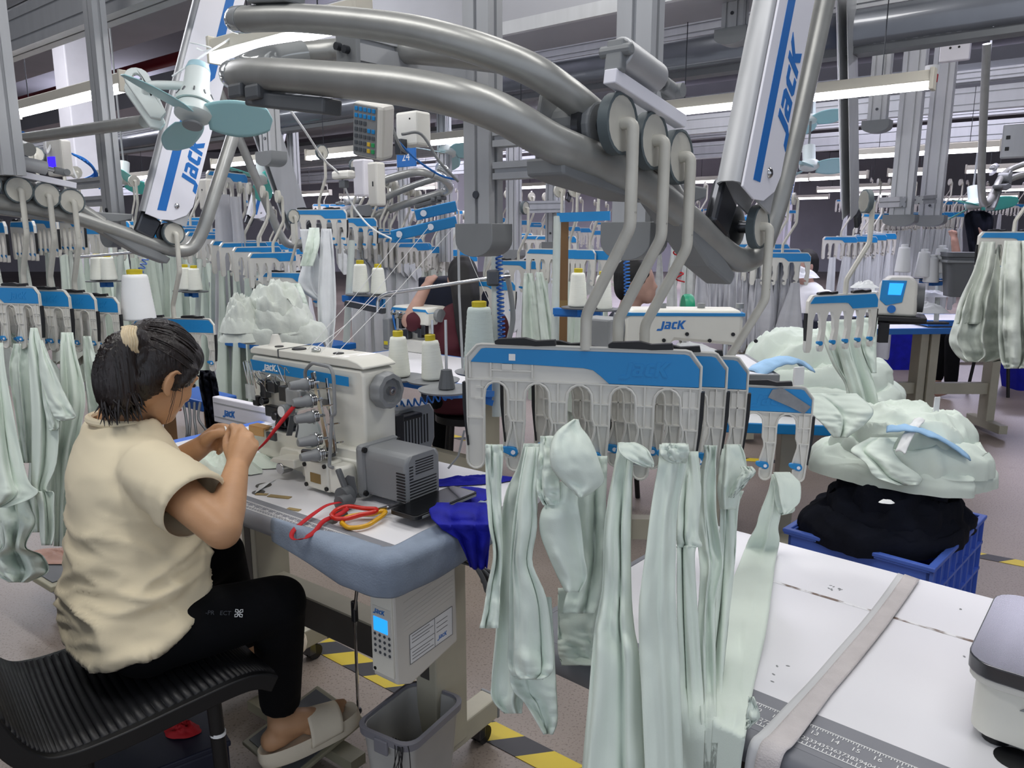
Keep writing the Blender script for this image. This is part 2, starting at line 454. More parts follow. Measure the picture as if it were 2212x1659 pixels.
bl = [((665, 338), .9, 'fluorescent batten behind the keypad cable'), ((841, 408), .9, 'fluorescent batten right of the white socket box'),
      ((461, 356), .7, 'fluorescent batten beside the left lifting arm tube'), ((918, 306), 1.0, 'fluorescent batten beside the centre post'),
      ((1838, 336), 1.0, 'fluorescent batten between the posts at right'), ((2086, 368), .9, 'fluorescent batten beyond the far right curved rail'),
      ((1696, 387), .45, 'fluorescent batten just right of the big lifting arm tube'), ((1748, 384), .6, 'fluorescent batten left of the dark lifting arm'),
      ((1918, 375), .5, 'fluorescent batten left of the twin posts')]
for p, L, lab in bl: light(PH(*p, 2.0), L, lab, True)
for p in [(652, 420), (1765, 411), (1851, 405), (1848, 419), (2118, 410), (2092, 425), (1118, 404), (735, 425), (880, 432), (1480, 392), (1700, 428), (2010, 430), (560, 415), (260, 385)]:
    light(PH(*p, 2.0), .7, 'small distant fluorescent batten far down the hall', True, group='distant fluorescent battens')

# ---------------------------------------------------------------- aluminium profiles
def profile(g, L, w=.09, h=.045, m=None):
    """slotted extrusion along +X, w (Y) by h (Z)"""
    s, d = .009, .007; k = 2 if w > .07 else 1
    ys = []
    pts = []
    def side(a, b, nrm, cnt):
        a, b, nrm = Vector(a), Vector(b), Vector(nrm); u = (b - a); Ls = u.length; u = u.normalized(); out = [a]
        for i in range(cnt):
            c = Ls * (i + .5) / cnt
            out += [a + u * (c - s / 2), a + u * (c - s / 2) - nrm * d, a + u * (c + s / 2) - nrm * d, a + u * (c + s / 2)]
        return out
    q = []
    q += side((-w / 2, -h / 2), (w / 2, -h / 2), (0, -1), k); q += side((w / 2, -h / 2), (w / 2, h / 2), (1, 0), 1)
    q += side((w / 2, h / 2), (-w / 2, h / 2), (0, 1), k); q += side((-w / 2, h / 2), (-w / 2, -h / 2), (-1, 0), 1)
    f = Matrix(((0, 0, 1, 0), (1, 0, 0, 0), (0, 1, 0, 0), (0, 0, 0, 1)))
    return g.prism([(p.x, p.y) for p in q], 0, L, (m @ f) if m is not None else f)
def post(p, z0, z1, lab, cap=True, w=.09, h=.06, name='frame_post', rot=HA, group=None):
    t = thing(name, lab, 'post', rz(rot, (p.x, p.y, z0)), group)
    profile(G(), z1 - z0, w, h, Matrix(((0, 1, 0, 0), (0, 0, 1, 0), (1, 0, 0, 0), (0, 0, 0, 1)))).obj('extrusion', 'alu', t, smooth=0)
    if cap:
        g = G(); vs = [(-w * .75, 0), (w * .75, 0), (w * .75, -.035)] + [(w * .75 * math.cos(a) , -.035 - .035 * math.sin(a)) for a in [PI * k / 12 for k in range(1, 12)]] + [(-w * .75, -.035)]
        g.prism(vs, -h * .75, h * .75, Matrix(((1, 0, 0, 0), (0, 0, 1, 0), (0, 1, 0, 0), (0, 0, 0, 1))))
        g.obj('end_cap', 'grey_plastic', t, bevel=.006)
        G().cyl((0, -h / 2 - .004, .06), (0, -h / 2 + .004, .06), .008, 10).obj('bolt', 'dark_steel', t)
    return t
def beam(a, b, w, h, lab, name='frame_beam', cat='beam', group=None):
    a, b = Vector(a), Vector(b); x = b - a
    t = thing(name, lab, cat, frame(a, x, ZZ.cross(x)), group)
    profile(G(), x.length, h, w, Matrix(((1, 0, 0, 0), (0, 0, 1, 0), (0, 1, 0, 0), (0, 0, 0, 1)))).obj('extrusion', 'alu', t, smooth=0)
    return t
KS = .77                                        # size of one hanging-system unit used for all its parts
W1 = P(1335, 268, 1.33 * KS); WL = P(40, 410, 3.05 * KS)
def SL(o, x, y, z): return o + HX * x * KS + HY * y * KS + ZZ * z * KS
def SM(o, rot=0.): return frame(o, HX, HY) @ Matrix.Rotation(rot, 4, 'Z') @ Matrix.Scale(KS, 4)
for o, nm in ((W1, 'centre'), (WL, 'left')):
    if nm == 'centre':
        post(SL(o, -.712, .467, 0), 1.43, 2.6, 'aluminium frame post with grey end cap left of the three rollers', w=.07, h=.046)
        post(SL(o, -.23, .467, 0), 1.43, 2.6, 'aluminium frame post standing behind the air cylinder and rollers', w=.07, h=.046)
    else:
        post(SL(o, -.23, .467, 0) , 1.43, 2.6, 'aluminium frame post behind the white fan clamp', w=.07, h=.046)
        post(P(-2, 200, 2.95 * KS), 1.58, 2.4, 'aluminium frame post at the left edge above the rollers', cap=False, w=.10)
    a = 'between the two centre posts' if nm == 'centre' else 'behind the left rollers'
    beam(SL(o, -.66, .467, .065), SL(o, -.28, .467, .065), .035, .035, 'upper short aluminium crossbar ' + a)
    beam(SL(o, -.66, .467, -.02), SL(o, -.28, .467, -.02), .035, .035, 'lower short aluminium crossbar ' + a)
# beam that carries the curved rails
b0 = P(752, 112, 1.8 * KS)
t = thing('rail_bracket_beam', 'aluminium bracket beam with bolted grey plate behind the curved rails', 'beam', frame(b0, HY, -HX))
profile(G(), .36, .077, .038, Matrix(((1, 0, 0, 0), (0, 0, 1, 0), (0, 1, 0, 0), (0, 0, 0, 1)))).obj('extrusion', 'alu', t, smooth=0)
G().box((-.01, -.035, -.065), (0, .023, .046)).obj('end_plate', 'grey_plastic', t, smooth=0, bevel=.003)
for y, z in ((-.012, .0), (.010, .008), (.008, -.04)): G().cyl((-.02, y, z), (-.01, y, z), .007, 10).obj('bolt', 'dark_steel', t)

# main conveyor rails along the hall
def main_rail(c, x0, x1, lab, cover=True):
    t = thing('conveyor_rail', lab, 'conveyor rail', frame(c, HX, HY))
    if cover: G().box((x0, -.05, 0), (x1, .05, .035)).obj('bottom_strip', 'grey_dark', t, smooth=0)
    else: profile(G(), x1 - x0, .16, .09, Matrix(((1, 0, 0, x0), (0, 0, 1, 0), (0, 1, 0, .08), (0, 0, 0, 1)))).obj('lower_extrusion', 'alu', t, smooth=0)
    if cover:
        g = G(); g.sheet(lambda u, v: (x0 + (x1 - x0) * u, -.055 - .02 * math.sin(PI * v), .035 + .16 * v), 2, 6); g.obj('smoked_cover', 'smoke', t, solid=.004)
        o = G(); n = int((x1 - x0) / .045)
        for i in range(n): o.box((x0 + i * .045, -.05, .037), (x0 + i * .045 + .02, -.03, .19))
        o.obj('chain', 'dark_steel', t, smooth=0)
    profile(G(), x1 - x0, .08, .11, Matrix(((1, 0, 0, x0), (0, 0, 1, 0), (0, 1, 0, .24), (0, 0, 0, 1)))).obj('top_extrusion', 'alu', t, smooth=0)
    G().box((x0, -.03, .28), (x1, .05, .33)).obj('spine', 'grey_dark', t, smooth=0)
    return t
main_rail(PH(1500, 168, 2.25), -14, 2.6, 'main conveyor rail with smoked cover crossing the picture from upper right')
main_rail(PH(15, 128, 2.19), -3, 2.6, 'upper aluminium conveyor rail at the top left corner', False)
main_rail(P(1835, 262, 6.2), -9, 5, 'far conveyor rail behind the twin posts at right', False)
main_rail(P(700, 395, 12), -10, 12, 'distant conveyor rail deep in the hall', False)
# round tube the fan hangs on
c0 = P(46, 300, 2.9); c1 = P(300, 264, 2.42)
t = thing('fan_rail_tube', 'round silver tube the white fan is clamped on', 'tube', c0)
G().tube([Vector(), (c1 - c0) * 1.04], .02, 14).obj('pipe', 'tube', t)
G().cyl(-(c1 - c0) * .02, (c1 - c0) * .012, .028, 14).obj('end_cap', 'blue_edge', t)
# right hand background posts
for px, d, z0, lab in ((1962, 4.6, 1.52, 'left one of the twin aluminium posts at right'), (2026, 4.75, 1.52, 'right one of the twin aluminium posts at right')):
    post(P(px, 300, d), z0, 2.9, lab, w=.12, h=.08)
beam(P(1985, 432, 4.6), P(2015, 430, 4.7), .05, .05, 'short lower crossbar joining the twin posts', group=None)
beam(P(1905, 438, 4.75), P(1950, 436, 4.6), .05, .06, 'short crossbar left of the twin posts')
post(P(1905, 150, 4.4), 2.05, 2.9, 'short hanging aluminium post with grey cap at upper right', w=.1)
post(P(1588, 30, 3.4), 2.3, 2.9, 'short hanging aluminium post with grey cap left of the big lifting arm', w=.1)
post(P(578, 200, 3.7), 1.8, 2.7, 'aluminium post with grey cap below the left end of the curved rails', w=.09)
post(P(635, 350, 6.8), 1.3, 2.4, 'slim aluminium post behind the grey tilted arm', cap=False)
post(P(1110, 430, 5.2), 1.3, 2.3, 'aluminium post seen below the crossbars left of the hook rods', cap=True)
post(P(1195, 430, 5.4), 1.35, 2.3, 'aluminium post seen below the roller bracket', cap=True)
beam(P(1120, 448, 5.2), P(1215, 446, 5.4), .06, .08, 'crossbar joining the two posts below the roller bracket')
post(P(960, 330, 5.6), 1.2, 2.4, 'aluminium post behind the blue thread arms', cap=False)
post(P(870, 330, 6.3), 1.2, 2.4, 'aluminium post behind the white socket box', cap=False)
# ================================================================ hanging system: track, lifting arm, hangers
XZ = Matrix(((1, 0, 0, 0), (0, 0, -1, 0), (0, 1, 0, 0), (0, 0, 0, 1)))      # prism XY -> XZ, extruded towards -Y
YZ = Matrix(((0, 0, 1, 0), (1, 0, 0, 0), (0, 1, 0, 0), (0, 0, 0, 1)))      # prism XY -> YZ, extruded towards +X
ARM_A = (.335, .9422)
def arm_pt(pp, al): return (.43 + ARM_A[1] * pp + ARM_A[0] * al, -.085 - ARM_A[0] * pp + ARM_A[1] * al)
def lifting_arm(o, lab):
    t = thing('lifting_arm', lab, 'lifting arm', SM(o))
    pl = [(.052, .02), (.123, .018), (.182, .037), (.234, .079), (.255, .129), (.255, 1.4), (.052, 1.4)]
    G().prism([arm_pt(*p) for p in pl], .024, .03, YZ).obj('side_panel', 'alu_panel', t, smooth=0, bevel=.002)
    # rounded front edge of the hollow extrusion
    g = G(); prof = [(.25, .0235), (.062, .0235), (.05, .02), (.042, .008), (.042, -.02), (.052, -.034), (.25, -.034), (.25, -.029), (.056, -.029), (.047, -.018), (.047, .006), (.054, .015), (.25, .018)]
    m = Matrix(((0, 1, 0, 0), (ARM_A[1], 0, ARM_A[0], .43), (-ARM_A[0], 0, ARM_A[1], -.085), (0, 0, 0, 1)))
    g.prism(prof, .03, 1.4, m); g.obj('extrusion', 'alu', t, smooth=50)
    pl = [(.098, .055), (.138, .065), (.138, .62), (.205, .74), (.205, 1.34), (.165, 1.34), (.165, .75), (.098, .63)]
    G().prism([arm_pt(*p) for p in pl], .0302, .0312, YZ).obj('blue_stripe', 'blue_logo', t, smooth=0)
    a = arm_pt(.236, .20)
    lm = Matrix(((0, 0, 1, .0302), (ARM_A[0], -ARM_A[1], 0, a[0]), (ARM_A[1], ARM_A[0], 0, a[1]), (0, 0, 0, 1)))
    logo(G(), lm, .080, .0012).obj('lettering', 'blue_logo', t, smooth=0)
    b = arm_pt(.180, .105); G().ball((.031, b[0], b[1]), (.008, .013, .013)).obj('screw', 'steel', t)
    g = G().prism([arm_pt(.05, -.06), arm_pt(.14, -.07), arm_pt(.16, .02), arm_pt(.06, .05)], -.05, -.02, YZ); g.obj('pivot_block', 'dark_steel', t, smooth=0, bevel=.01)
    return t
def track(o, lab, full=True):
    t = thing('hanger_track', lab, 'track rail', SM(o))
    low = [(-1.0, .1, .265), (-1.02, .0, .235), (-.98, -.1, .19), (-.9, -.165, .163), (-.743, -.208, .14), (-.509, -.226, .101), (-.257, -.228, .056), (-.10, -.205, .012), (-.01, -.116, -.036), (-.005, .02, -.058), (0, .19, -.094), (0, .38, -.155), (0, .56, -.222), (0, .655, -.25), (0, .725, -.235), (0, .775, -.16), (0, .82, -.05), (0, .95, .26), (0, 1.25, .95)]
    low = [(x - .048 * max(0, min(1, (y + .25) / .13)) * max(0, min(1, (.85 - y) / .25 + (.0 if z < .2 else -1))) if x > -.3 else x, y, z) for x, y, z in low]
    low = bez(low, 7); n = len(low)
    rad = [.032 - .001 * min(1, max(0, (i / n - .55) * 6)) for i in range(n)]
    k0 = int(n * .19)
    G().tube(low[k0 - 1:], rad[k0 - 1:], 16).obj('lower_rail', 'tube', t)
    G().tube(low[:k0], [r * 1.04 for r in rad[:k0]], 16).obj('clear_bend', 'clear_cap', t)
    G().tube(bez([(-1.0, .1, .265), (-.93, .19, .28), (-.7, .22, .25), (-.45, .22, .2)], 6), .03, 14).obj('return_rail', 'tube', t)
    if full:
        up = bez([(-.95, .0, .33), (-.97, -.07, .31), (-.93, -.13, .29), (-.85, -.163, .272), (-.645, -.17, .24), (-.378, -.167, .182), (-.219, -.155, .134), (-.105, -.121, .086), (-.07, -.061, .052), (-.062, .022, .022), (-.06, .12, -.006), (-.055, .22, -.05), (-.05, .33, -.125)], 7)
        k0 = int(len(up) * .27)
        G().tube(up[k0 - 1:], .027, 16).obj('upper_rail', 'tube', t); G().tube(up[:k0], .0285, 16).obj('clear_bend', 'clear_cap', t)
        for c in ((-.80, -.2, .115), (-.73, -.205, .105)): G().cbox((c[0], c[1], c[2] - .005), (.05, .07, .03)).obj('rail_clip', 'grey_dark', t, smooth=0, bevel=.006)
        G().bar((-.78, -.2, .095), (-.5, -.215, .05), .045, .03).obj('stiffener', 'grey_dark', t, smooth=0, bevel=.005)
        G().bar((-.80, -.165, .302), (-.66, -.17, .28), .05, .02).obj('joint_cover', 'grey_plastic', t, smooth=0, bevel=.004)
        # big moulded bracket behind the rollers
        g = G().prism([(-.072, .02), (-.064, .052), (-.05, .066), (-.026, .07), (.088, .061), (.12, .03), (.12, -.03), (.09, -.05), (-.075, -.06)], -.125, -.115, YZ)
        g.prism([(-.10, -.058), (-.075, -.062), (.092, -.052), (.274, -.076), (.469, -.085), (.462, -.108), (.40, -.12), (.164, -.122), (-.037, -.098), (-.097, -.088)], -.125, -.045, YZ)
        for y in (.0, .11): g.cyl((-.12, y, .0 - .03 * y), (-.035, y, .0 - .03 * y), .042, 18)
        g.obj('roller_bracket', 'grey_plastic', t, smooth=0, bevel=.012)
    # flat bar and air cylinder that stop the rollers
    u = Vector((0, .98, -.17)).normalized(); s = Vector((.012, -.05, .07)); b = frame(s, u, (-1, 0, 0))
    G().box((0, -.012, -.012), (.265, .012, .012), b).obj('stop_bar', 'alu_panel', t, smooth=0, bevel=.002)
    g = G().cyl(b @ Vector((.02, .0, .045)), b @ Vector((.15, .0, .045)), .027, 20); g.obj('air_cylinder', 'alu', t, bevel=.003)
    G().cyl(b @ Vector((.15, 0, .045)), b @ Vector((.19, 0, .045)), .009, 12).obj('piston_rod', 'steel', t)
    g = G().cyl(b @ Vector((.18, 0, .045)), b @ Vector((.225, 0, .045)), .014, 14); g.cyl(b @ Vector((.222, -.02, .045)), b @ Vector((.222, .02, .045)), .013, 14)
    g.obj('rod_clevis', 'grey_plastic', t)
    g = G().box((.004, -.016, .01), (.024, .016, .062), b); g.cyl(b @ Vector((.012, -.03, .045)), b @ Vector((.012, .03, .045)), .010, 12); g.obj('cylinder_mount', 'grey_plastic', t, smooth=0, bevel=.003)
    # guard below the arm
    g = G().prism([(.25, -.12), (.47, -.26), (.60, -.31), (.62, -.285), (.56, -.25), (.5, -.22), (.33, -.10), (.3, -.08)], -.10, -.03, YZ); g.obj('lower_guard', 'grey_plastic', t, smooth=0, bevel=.008)
    return t

# ---------------------------------------------------------------- hanger
U_ = .00032
def q(cx, cy): return ((cx - 810) * U_ * .955, (135 - cy) * U_)              # x from the rod, z down from the top
XR = [430, 697, 965, 1232, 1500]
def outline(lod):
    n = 3 if lod else 7; o = []
    o += [q(50, 215), q(120, 141), q(150, 135), q(1410, 135), q(1440, 142), q(1505, 225), q(1505, 360)]
    for i in range(4, -1, -1):
        xr = XR[i]
        if i < 4: o.append(q(xr, 470))
        o += [q(xr, 600), q(xr - 20, 868)]
        o += [q(xr - 67 + 47 * math.cos(a), 868 + 47 * math.sin(a)) for a in [PI * k / n for k in range(1, n)]]
        o += [q(xr - 114, 868), q(xr - 114, 830), q(xr - 60, 826), q(xr - 60, 800), q(xr - 120, 770), q(xr - 112, 735), q(xr - 88, 640), q(xr - 88, 600), q(xr - 105, 560), q(xr - 105, 470)]
        xp = XR[i - 1] if i else 165
        xl = xr - 105; c = (xp + xl) / 2; r = (xl - xp) / 2
        o += [q(c + r * math.cos(a), 450 - 90 * math.sin(a)) for a in [PI * k / n for k in range(1, n)]]
    o += [q(165, 470), q(165, 858)] + [q(107 + 57 * math.cos(a), 858 + 57 * math.sin(a)) for a in [PI * k / n for k in range(1, n)]] + [q(50, 858)]
    return o
BLUE = [(82, 240), (150, 163), (180, 158), (1405, 158), (1432, 165), (1495, 240), (1495, 345), (960, 345), (905, 300), (860, 268), (800, 258), (480, 250), (82, 245)]
ROD_DX, ROD_H, YAW = -.058, .395, math.radians(25.7)
def hanger(label, lod=0, yaw=YAW, wheel=True, rodh=ROD_H):
    """hook rod on a grooved wheel, carrying a six-finger clamp hanger; origin at the wheel's centre"""
    t = thing('clamp_hanger', label, 'hanger'); n = 10 if lod else 20
    if wheel:
        rx = Matrix(((0, 0, 1, 0), (1, 0, 0, 0), (0, 1, 0, 0), (0, 0, 0, 1)))
        if lod < 2:
            G().lathe([(.044, -.012), (.0525, -.010), (.0525, .010), (.0475, .011), (.0465, .006)], n, rx).obj('tyre', 'tyre', t)
        w_ = G().lathe([(.045, -.012), (.0468, .0085)], n, rx).obj('wheel', 'rodpaint', t)
        if not lod: G().lathe([(.016, -.045), (.016, -.012)], 14, rx).lathe([(.034, -.07), (.05, -.066), (.05, -.052), (.03, -.045)], 20, rx).obj('axle', 'dark_steel', w_)
    x1 = .03; p = [(.005, 0, 0), (x1, 0, 0), (x1, 0, -.175 * rodh / .395), (ROD_DX, 0, -.335 * rodh / .395), (ROD_DX, 0, -rodh - .004)]
    rd = G().tube(fillet(p, .012, 3 if lod else 5), .0108, 6 if lod else 12).obj('hook_rod', 'rodpaint', t)
    if not lod:
        G().cyl((x1 - .0103, 0, -.15), (x1 + .0103, 0, -.15), .003, 8).obj('rod_hole', 'black', rd)
        G().tube([(x1, 0, -.034), (x1, 0, -.036)], .0099, 12).obj('sleeve_seam', 'grey_dark', rd)
    B = Matrix.Translation((ROD_DX, 0, -rodh)) @ Matrix.Rotation(yaw, 4, 'Z')
    ol = outline(lod)
    fr = G().prism(ol, -.008, .002 if not lod else .008, B @ XZ)
    if not lod:
        loop = ol + [ol[0]]
        fr.tube([B @ Vector((a, -.004, b)) for a, b in loop], .0028, 6, False)
        R = []
        for i, xr in enumerate(XR):
            R += [((xr - 53, 352), (xr - 53, 598)), ((xr - 105, 470), (xr, 470)), ((xr - 98, 600), (xr, 600)), ((xr - 70, 600), (xr - 40, 800)), ((xr - 114, 832), (xr - 60, 832))]
        R += [((50, 352), (1500, 352)), ((50, 590), (165, 590)), ((105, 470), (165, 470)), ((110, 400), (165, 400)), ((212, 246), (212, 335)), ((480, 250), (480, 335)), ((212, 290), (480, 290)), ((75, 246), (75, 340))]
        for a, b in R:
            a, b = q(*a), q(*b); fr.bar(B @ Vector((a[0], -.004, a[1])), B @ Vector((b[0], -.004, b[1])), .003, .0045, up=B.to_3x3() @ Vector((0, 1, 0)))
        fr.box((*[q(285, 0)[0]], -.007, q(0, 285)[1]), (q(350, 0)[0], 0, q(0, 250)[1]), B)
        fr.box((q(1405, 0)[0], -.004, q(0, 500)[1]), (q(1478, 0)[0], 0, q(0, 372)[1]), B)
        fr.box((q(75, 0)[0], -.004, q(0, 470)[1]), (q(145, 0)[0], 0, q(0, 352)[1]), B)
    fo = fr.obj('frame', 'plastic', t, smooth=35)
    cv = G().prism([q(*p) for p in BLUE], .0075 if lod else .002, .011 if lod else .0065, B @ XZ).obj('blue_cover', 'blue', t, smooth=0, bevel=0 if lod else .0012)
    if lod: G().prism([q(*p) for p in BLUE], -.011, -.0075, B @ XZ).obj('blue_cover', 'blue', t, smooth=0)
    if not lod:
        a = q(1030, 292); logo(G(), B @ XZ @ Matrix.Translation((a[0], a[1], .0062)), 92 * U_, .0012).obj('embossed_lettering', 'blue', cv, smooth=0)
        G().prism([q(330, 228), q(372, 228), q(372, 188), q(330, 188)], .006, .0072, B @ XZ).obj('number_window', 'paper', cv, smooth=0)
    if lod < 2:
        sp = [(240, 112), (262, 100), (430, 90), (500, 106), (620, 96), (628, 130), (500, 137), (470, 135), (262, 133), (242, 131)]
        for dx in (0, 710): G().prism([q(x + dx, y) for x, y in sp], -.007, .009, B @ XZ).obj('rubber_grip', 'rubber', t, smooth=0, bevel=0 if lod else .002)
        for sx in (-1, 1):
            e = 1506 if sx > 0 else 49
            pl = [(e + sx * 4, 372), (e + sx * 26, 372), (e + sx * 24, 520), (e + sx * 12, 640), (e - sx * 4, 770), (e - sx * 14, 770), (e - sx * 2, 620)]
            G().prism([q(*p) for p in pl], -.007, .007, B @ XZ).obj('rubber_strip', 'rubber', t, smooth=0)
        for xr in XR:
            c = [(xr - 70 + 30 * math.cos(a), 795 + 30 * math.sin(a)) for a in [-PI / 2 + PI * k / 6 for k in range(7)]]
            c += [(xr - 135, 800), (xr - 150, 785), (xr - 145, 768), (xr - 120, 762)]
            co_ = G().prism([q(*p) for p in c], -.002, .009, B @ XZ).obj('clip', 'blue', t, smooth=40, bevel=0 if lod else .0012)
            if not lod:
                a = q(xr - 70, 795); G().cyl(B @ Vector((a[0], -.0075, a[1])), B @ Vector((a[0], -.0105, a[1])), .0045, 10).obj('pivot_pin', 'alu_panel', co_)
    return t
T_C = track(W1, 'silver curved hanger track with clear end bends across the top centre')
T_L = dup(T_C, SM(WL), 'silver hanger track behind the seated woman at the left edge')
A_C = lifting_arm(W1, 'big silver lifting arm with blue stripe and lettering right of the three rollers')
A_L = dup(A_C, SM(WL), 'silver lifting arm with blue stripe and lettering behind the white fan')
WPOS = [(0, 0, 0), (0, .116, -.018), (0, .224, -.039), (0, .662, -.17)]
hl = ['front hanger of the stack of clamp hangers, whole blue bar showing', 'second clamp hanger in the front stack, just behind the frontmost', 'third clamp hanger in the front stack, under the crumpled white scrap', 'clamp hanger with a strip of silver tape at the far end of the front stack']
H0 = hanger(hl[0]); HG = [H0]
for i, p in enumerate(WPOS):
    m = SM(SL(W1, *p))
    if i == 0: H0.matrix_world = m; ROOT[H0.name] = m
    else: HG.append(dup(H0, m, hl[i]))
ll = ['clamp hanger at the left picture edge behind the woman', 'second clamp hanger from the left edge, behind the woman', 'third clamp hanger from the left edge, beside the white cone', 'clamp hanger showing directly behind the seated woman\'s head']
for i, p in enumerate(WPOS): HG.append(dup(H0, SM(SL(WL, p[0], p[1] * (.86 if i < 3 else .94), p[2])), ll[i]))
HG.append(dup(H0, SM(SL(WL, 0, -.11, .02)), 'clamp hanger in the left stack that the picture edge cuts off'))
# tape and paper scrap on the front hangers
def hp(i, cx, cy, out=.008):
    """a point on hanger i's front face from its drawing units"""
    B = Matrix.Translation((ROD_DX, 0, -ROD_H)) @ Matrix.Rotation(YAW, 4, 'Z'); a = q(cx, cy)
    return HG[i].matrix_world @ B @ Vector((a[0], -out, a[1]))
pts = [hp(3, 1180, 165), hp(3, 1260, 150), hp(3, 1490, 290), hp(3, 1440, 350), hp(3, 1330, 300), hp(3, 1150, 230)]
g = G(); f = (hp(3, 1200, 200, .03) - hp(3, 1200, 200)); f.normalize()
g.add([p for p in pts] + [p + f * .001 for p in pts], [(5, 4, 3, 2, 1, 0), (6, 7, 8, 9, 10, 11)] + [(i, (i + 1) % 6, (i + 1) % 6 + 6, i + 6) for i in range(6)])
tag(g.obj('tape_strip', 'foil', smooth=0), 'torn strip of silver tape on the end of the far front hanger', 'tape')
def crumple(c, sx, sy, sz, m, name, lab, cat, seed=1, n=26, freq=9., amp=.5, ground=True, parent=None, rot=0., solid=0, group=None, power=2.0):
    """a heap of soft cloth or paper: a dome with rounded folds, creases and an uneven rim"""
    big = sx > .15
    def fn(u, v):
        a = 2 * PI * u; r = v; x, y = math.cos(a), math.sin(a)
        wx, wy = x * r + .25 * nz(x * r * 1.5 + seed, y * r * 1.5, 3.), y * r + .25 * nz(x * r * 1.5, y * r * 1.5 + seed, 8.)
        k = abs(nz(wx * 1.7 + seed, wy * 2.6, seed * .7)); k2 = abs(nz(wx * 4.2 + 3, wy * 5.0 + seed, 2.2)); k3 = abs(nz(wx * 9, wy * 11 + seed, 5.))
        edge = 1 + .16 * nz(x * 1.3 + seed, y * 1.3, 5.) + .07 * nz(x * 4 + seed, y * 4, 3.) + (.03 if big else .05) * nz(x * 11, y * 11, seed)
        f = k * .9 + k2 * .45 + k3 * (.10 if big else .25)
        h = (1 - r ** power) * (1 - amp * f * 1.1) + .10 * amp * (k2 - .2) * r
        if big: t_ = v * PI / 2; r = math.sin(t_) ** .75; h = math.cos(t_) ** .55 * (1 - amp * f * .9); edge += .12 * (k2 - .25) * (1 - v) * v * 4
        return (x * r * edge * sx, y * r * edge * sy, max(0.001, h) * sz)
    g = G().sheet(lambda u, v: fn(u, v), n * 3, n, closed=True, m=rz(rot, c))
    o = g.obj(name, m, parent, smooth=180, solid=solid)
    if parent is None: tag(o, lab, cat, group)
    return o
p = hp(2, 1240, 130, 0); crumple(p + Vector((-.03, 0, .002)), .05, .022, .022, 'paper', 'paper_scrap', 'crumpled white scrap lying on top of the front hangers', 'scrap', 3, 10, amp=.8)

# ---------------------------------------------------------------- cloth
# right hand table footprint (used so that cloth lies on it instead of cutting through it)
TO = PH(1190, 1327, .78); TA = math.radians(-41.07); TX = Vector((math.cos(TA), math.sin(TA), 0)); TY = Vector((-math.sin(TA), math.cos(TA), 0))
def drape(px, py, d):
    lift = .004 + .008 * abs(nz(px * .02, py * .012, 2.)) + .006 * max(0, nz(px * .05, py * .03, 7.))
    p = P(px, py, d); e = PH(px, py, .78) if py > 900 else None
    if e is None: return p
    r = e - TO; x, y = r.dot(TX), r.dot(TY)
    cam_o = Vector((0, 0, CH))
    if x > -.03 and -.09 < y < .575:
        te = (e - cam_o).length; tp = (p - cam_o).length; lim = te - lift * 2
        if tp > lim: p = cam_o + (p - cam_o) * (lim / tp)
    elif x > -.03 and y <= -.09:
        k = P(px, py, 1.0) - cam_o; den = k.dot(TY)
        if den > 1e-4:
            t = ((TO - cam_o).dot(TY) - .10) / den
            if d > t: p = cam_o + k * t
    return p
def cloth_sheet(g, rows, folds=3, amp=.02, seed=0, nv=36, nu=None, xamp=.06, wr=.003, tw=.3):
    """hanging cloth through rows (py, left px, right px, depth); it ripples in depth and creases"""
    nu = nu or max(18, int(folds * 12)); k = len(rows)
    rv = bez([Vector((r[1], r[0], 0)) for r in rows], 10); rr = bez([Vector((r[2], r[3] * 1000, 0)) for r in rows], 10)
    rnd = random.Random(seed); ph = [rnd.random() * 6.28 for _ in range(6)]
    def fn(u, v):
        f = v * (len(rv) - 1); i = min(int(f), len(rv) - 2); t = f - i
        a = rv[i].lerp(rv[i + 1], t); b = rr[i].lerp(rr[i + 1], t)
        s = 2 * PI * folds * u
        w = math.sin(s + ph[0] + tw * math.sin(3 * v + ph[1])); w = .62 * math.copysign(abs(w) ** 1.5, w) + .2 * math.sin(1.9 * s + ph[2] + 1.6 * v) + .1 * math.sin(3.7 * s + ph[3] - 2 * v)
        ed = min(1, u * 8, (1 - u) * 8); gr = .35 + .65 * min(1, v * 2.2)
        x = a.x + (b.x - a.x) * u + (b.x - a.x) * xamp * math.cos(s + ph[0] + ph[4]) * ed / max(1, folds) * 2
        dd = b.y / 1000 + amp * gr * w * .5 + wr * nz(u * 6 + seed, v * 14, seed * 1.3) * 2 + wr * nz(u * 3 + seed + 9, v * 5 - u * 4, 1.7) * 3
        return drape(x, a.y, dd)
    return g.sheet(fn, nu, nv)
def K(rows): return [(a, b, c, d * KS) for a, b, c, d in rows]
def cloth(label, sheets, m='mint', group=None, name='hanging_cloth', cat='cloth piece', kw=None):
    g = G()
    for i, s in enumerate(sheets):
        rows, opt = s if isinstance(s, tuple) else (s, {})
        cloth_sheet(g, K(rows), **{**dict(seed=i + len(label)), **opt})
    return tag(g.obj(name, m, None, smooth=180, solid=.0016), label, cat, group)
cloth('narrow twisted mint placket strip hanging at the left end of the front hanger',
      [([(960, 1049, 1086, 1.36), (990, 1049, 1086, 1.36), (1060, 1051, 1082, 1.36), (1130, 1056, 1084, 1.36), (1200, 1066, 1086, 1.37), (1270, 1052, 1080, 1.37), (1310, 1047, 1079, 1.37), (1357, 1036, 1076, 1.37)], dict(folds=1.2, amp=.022, wr=.004))])
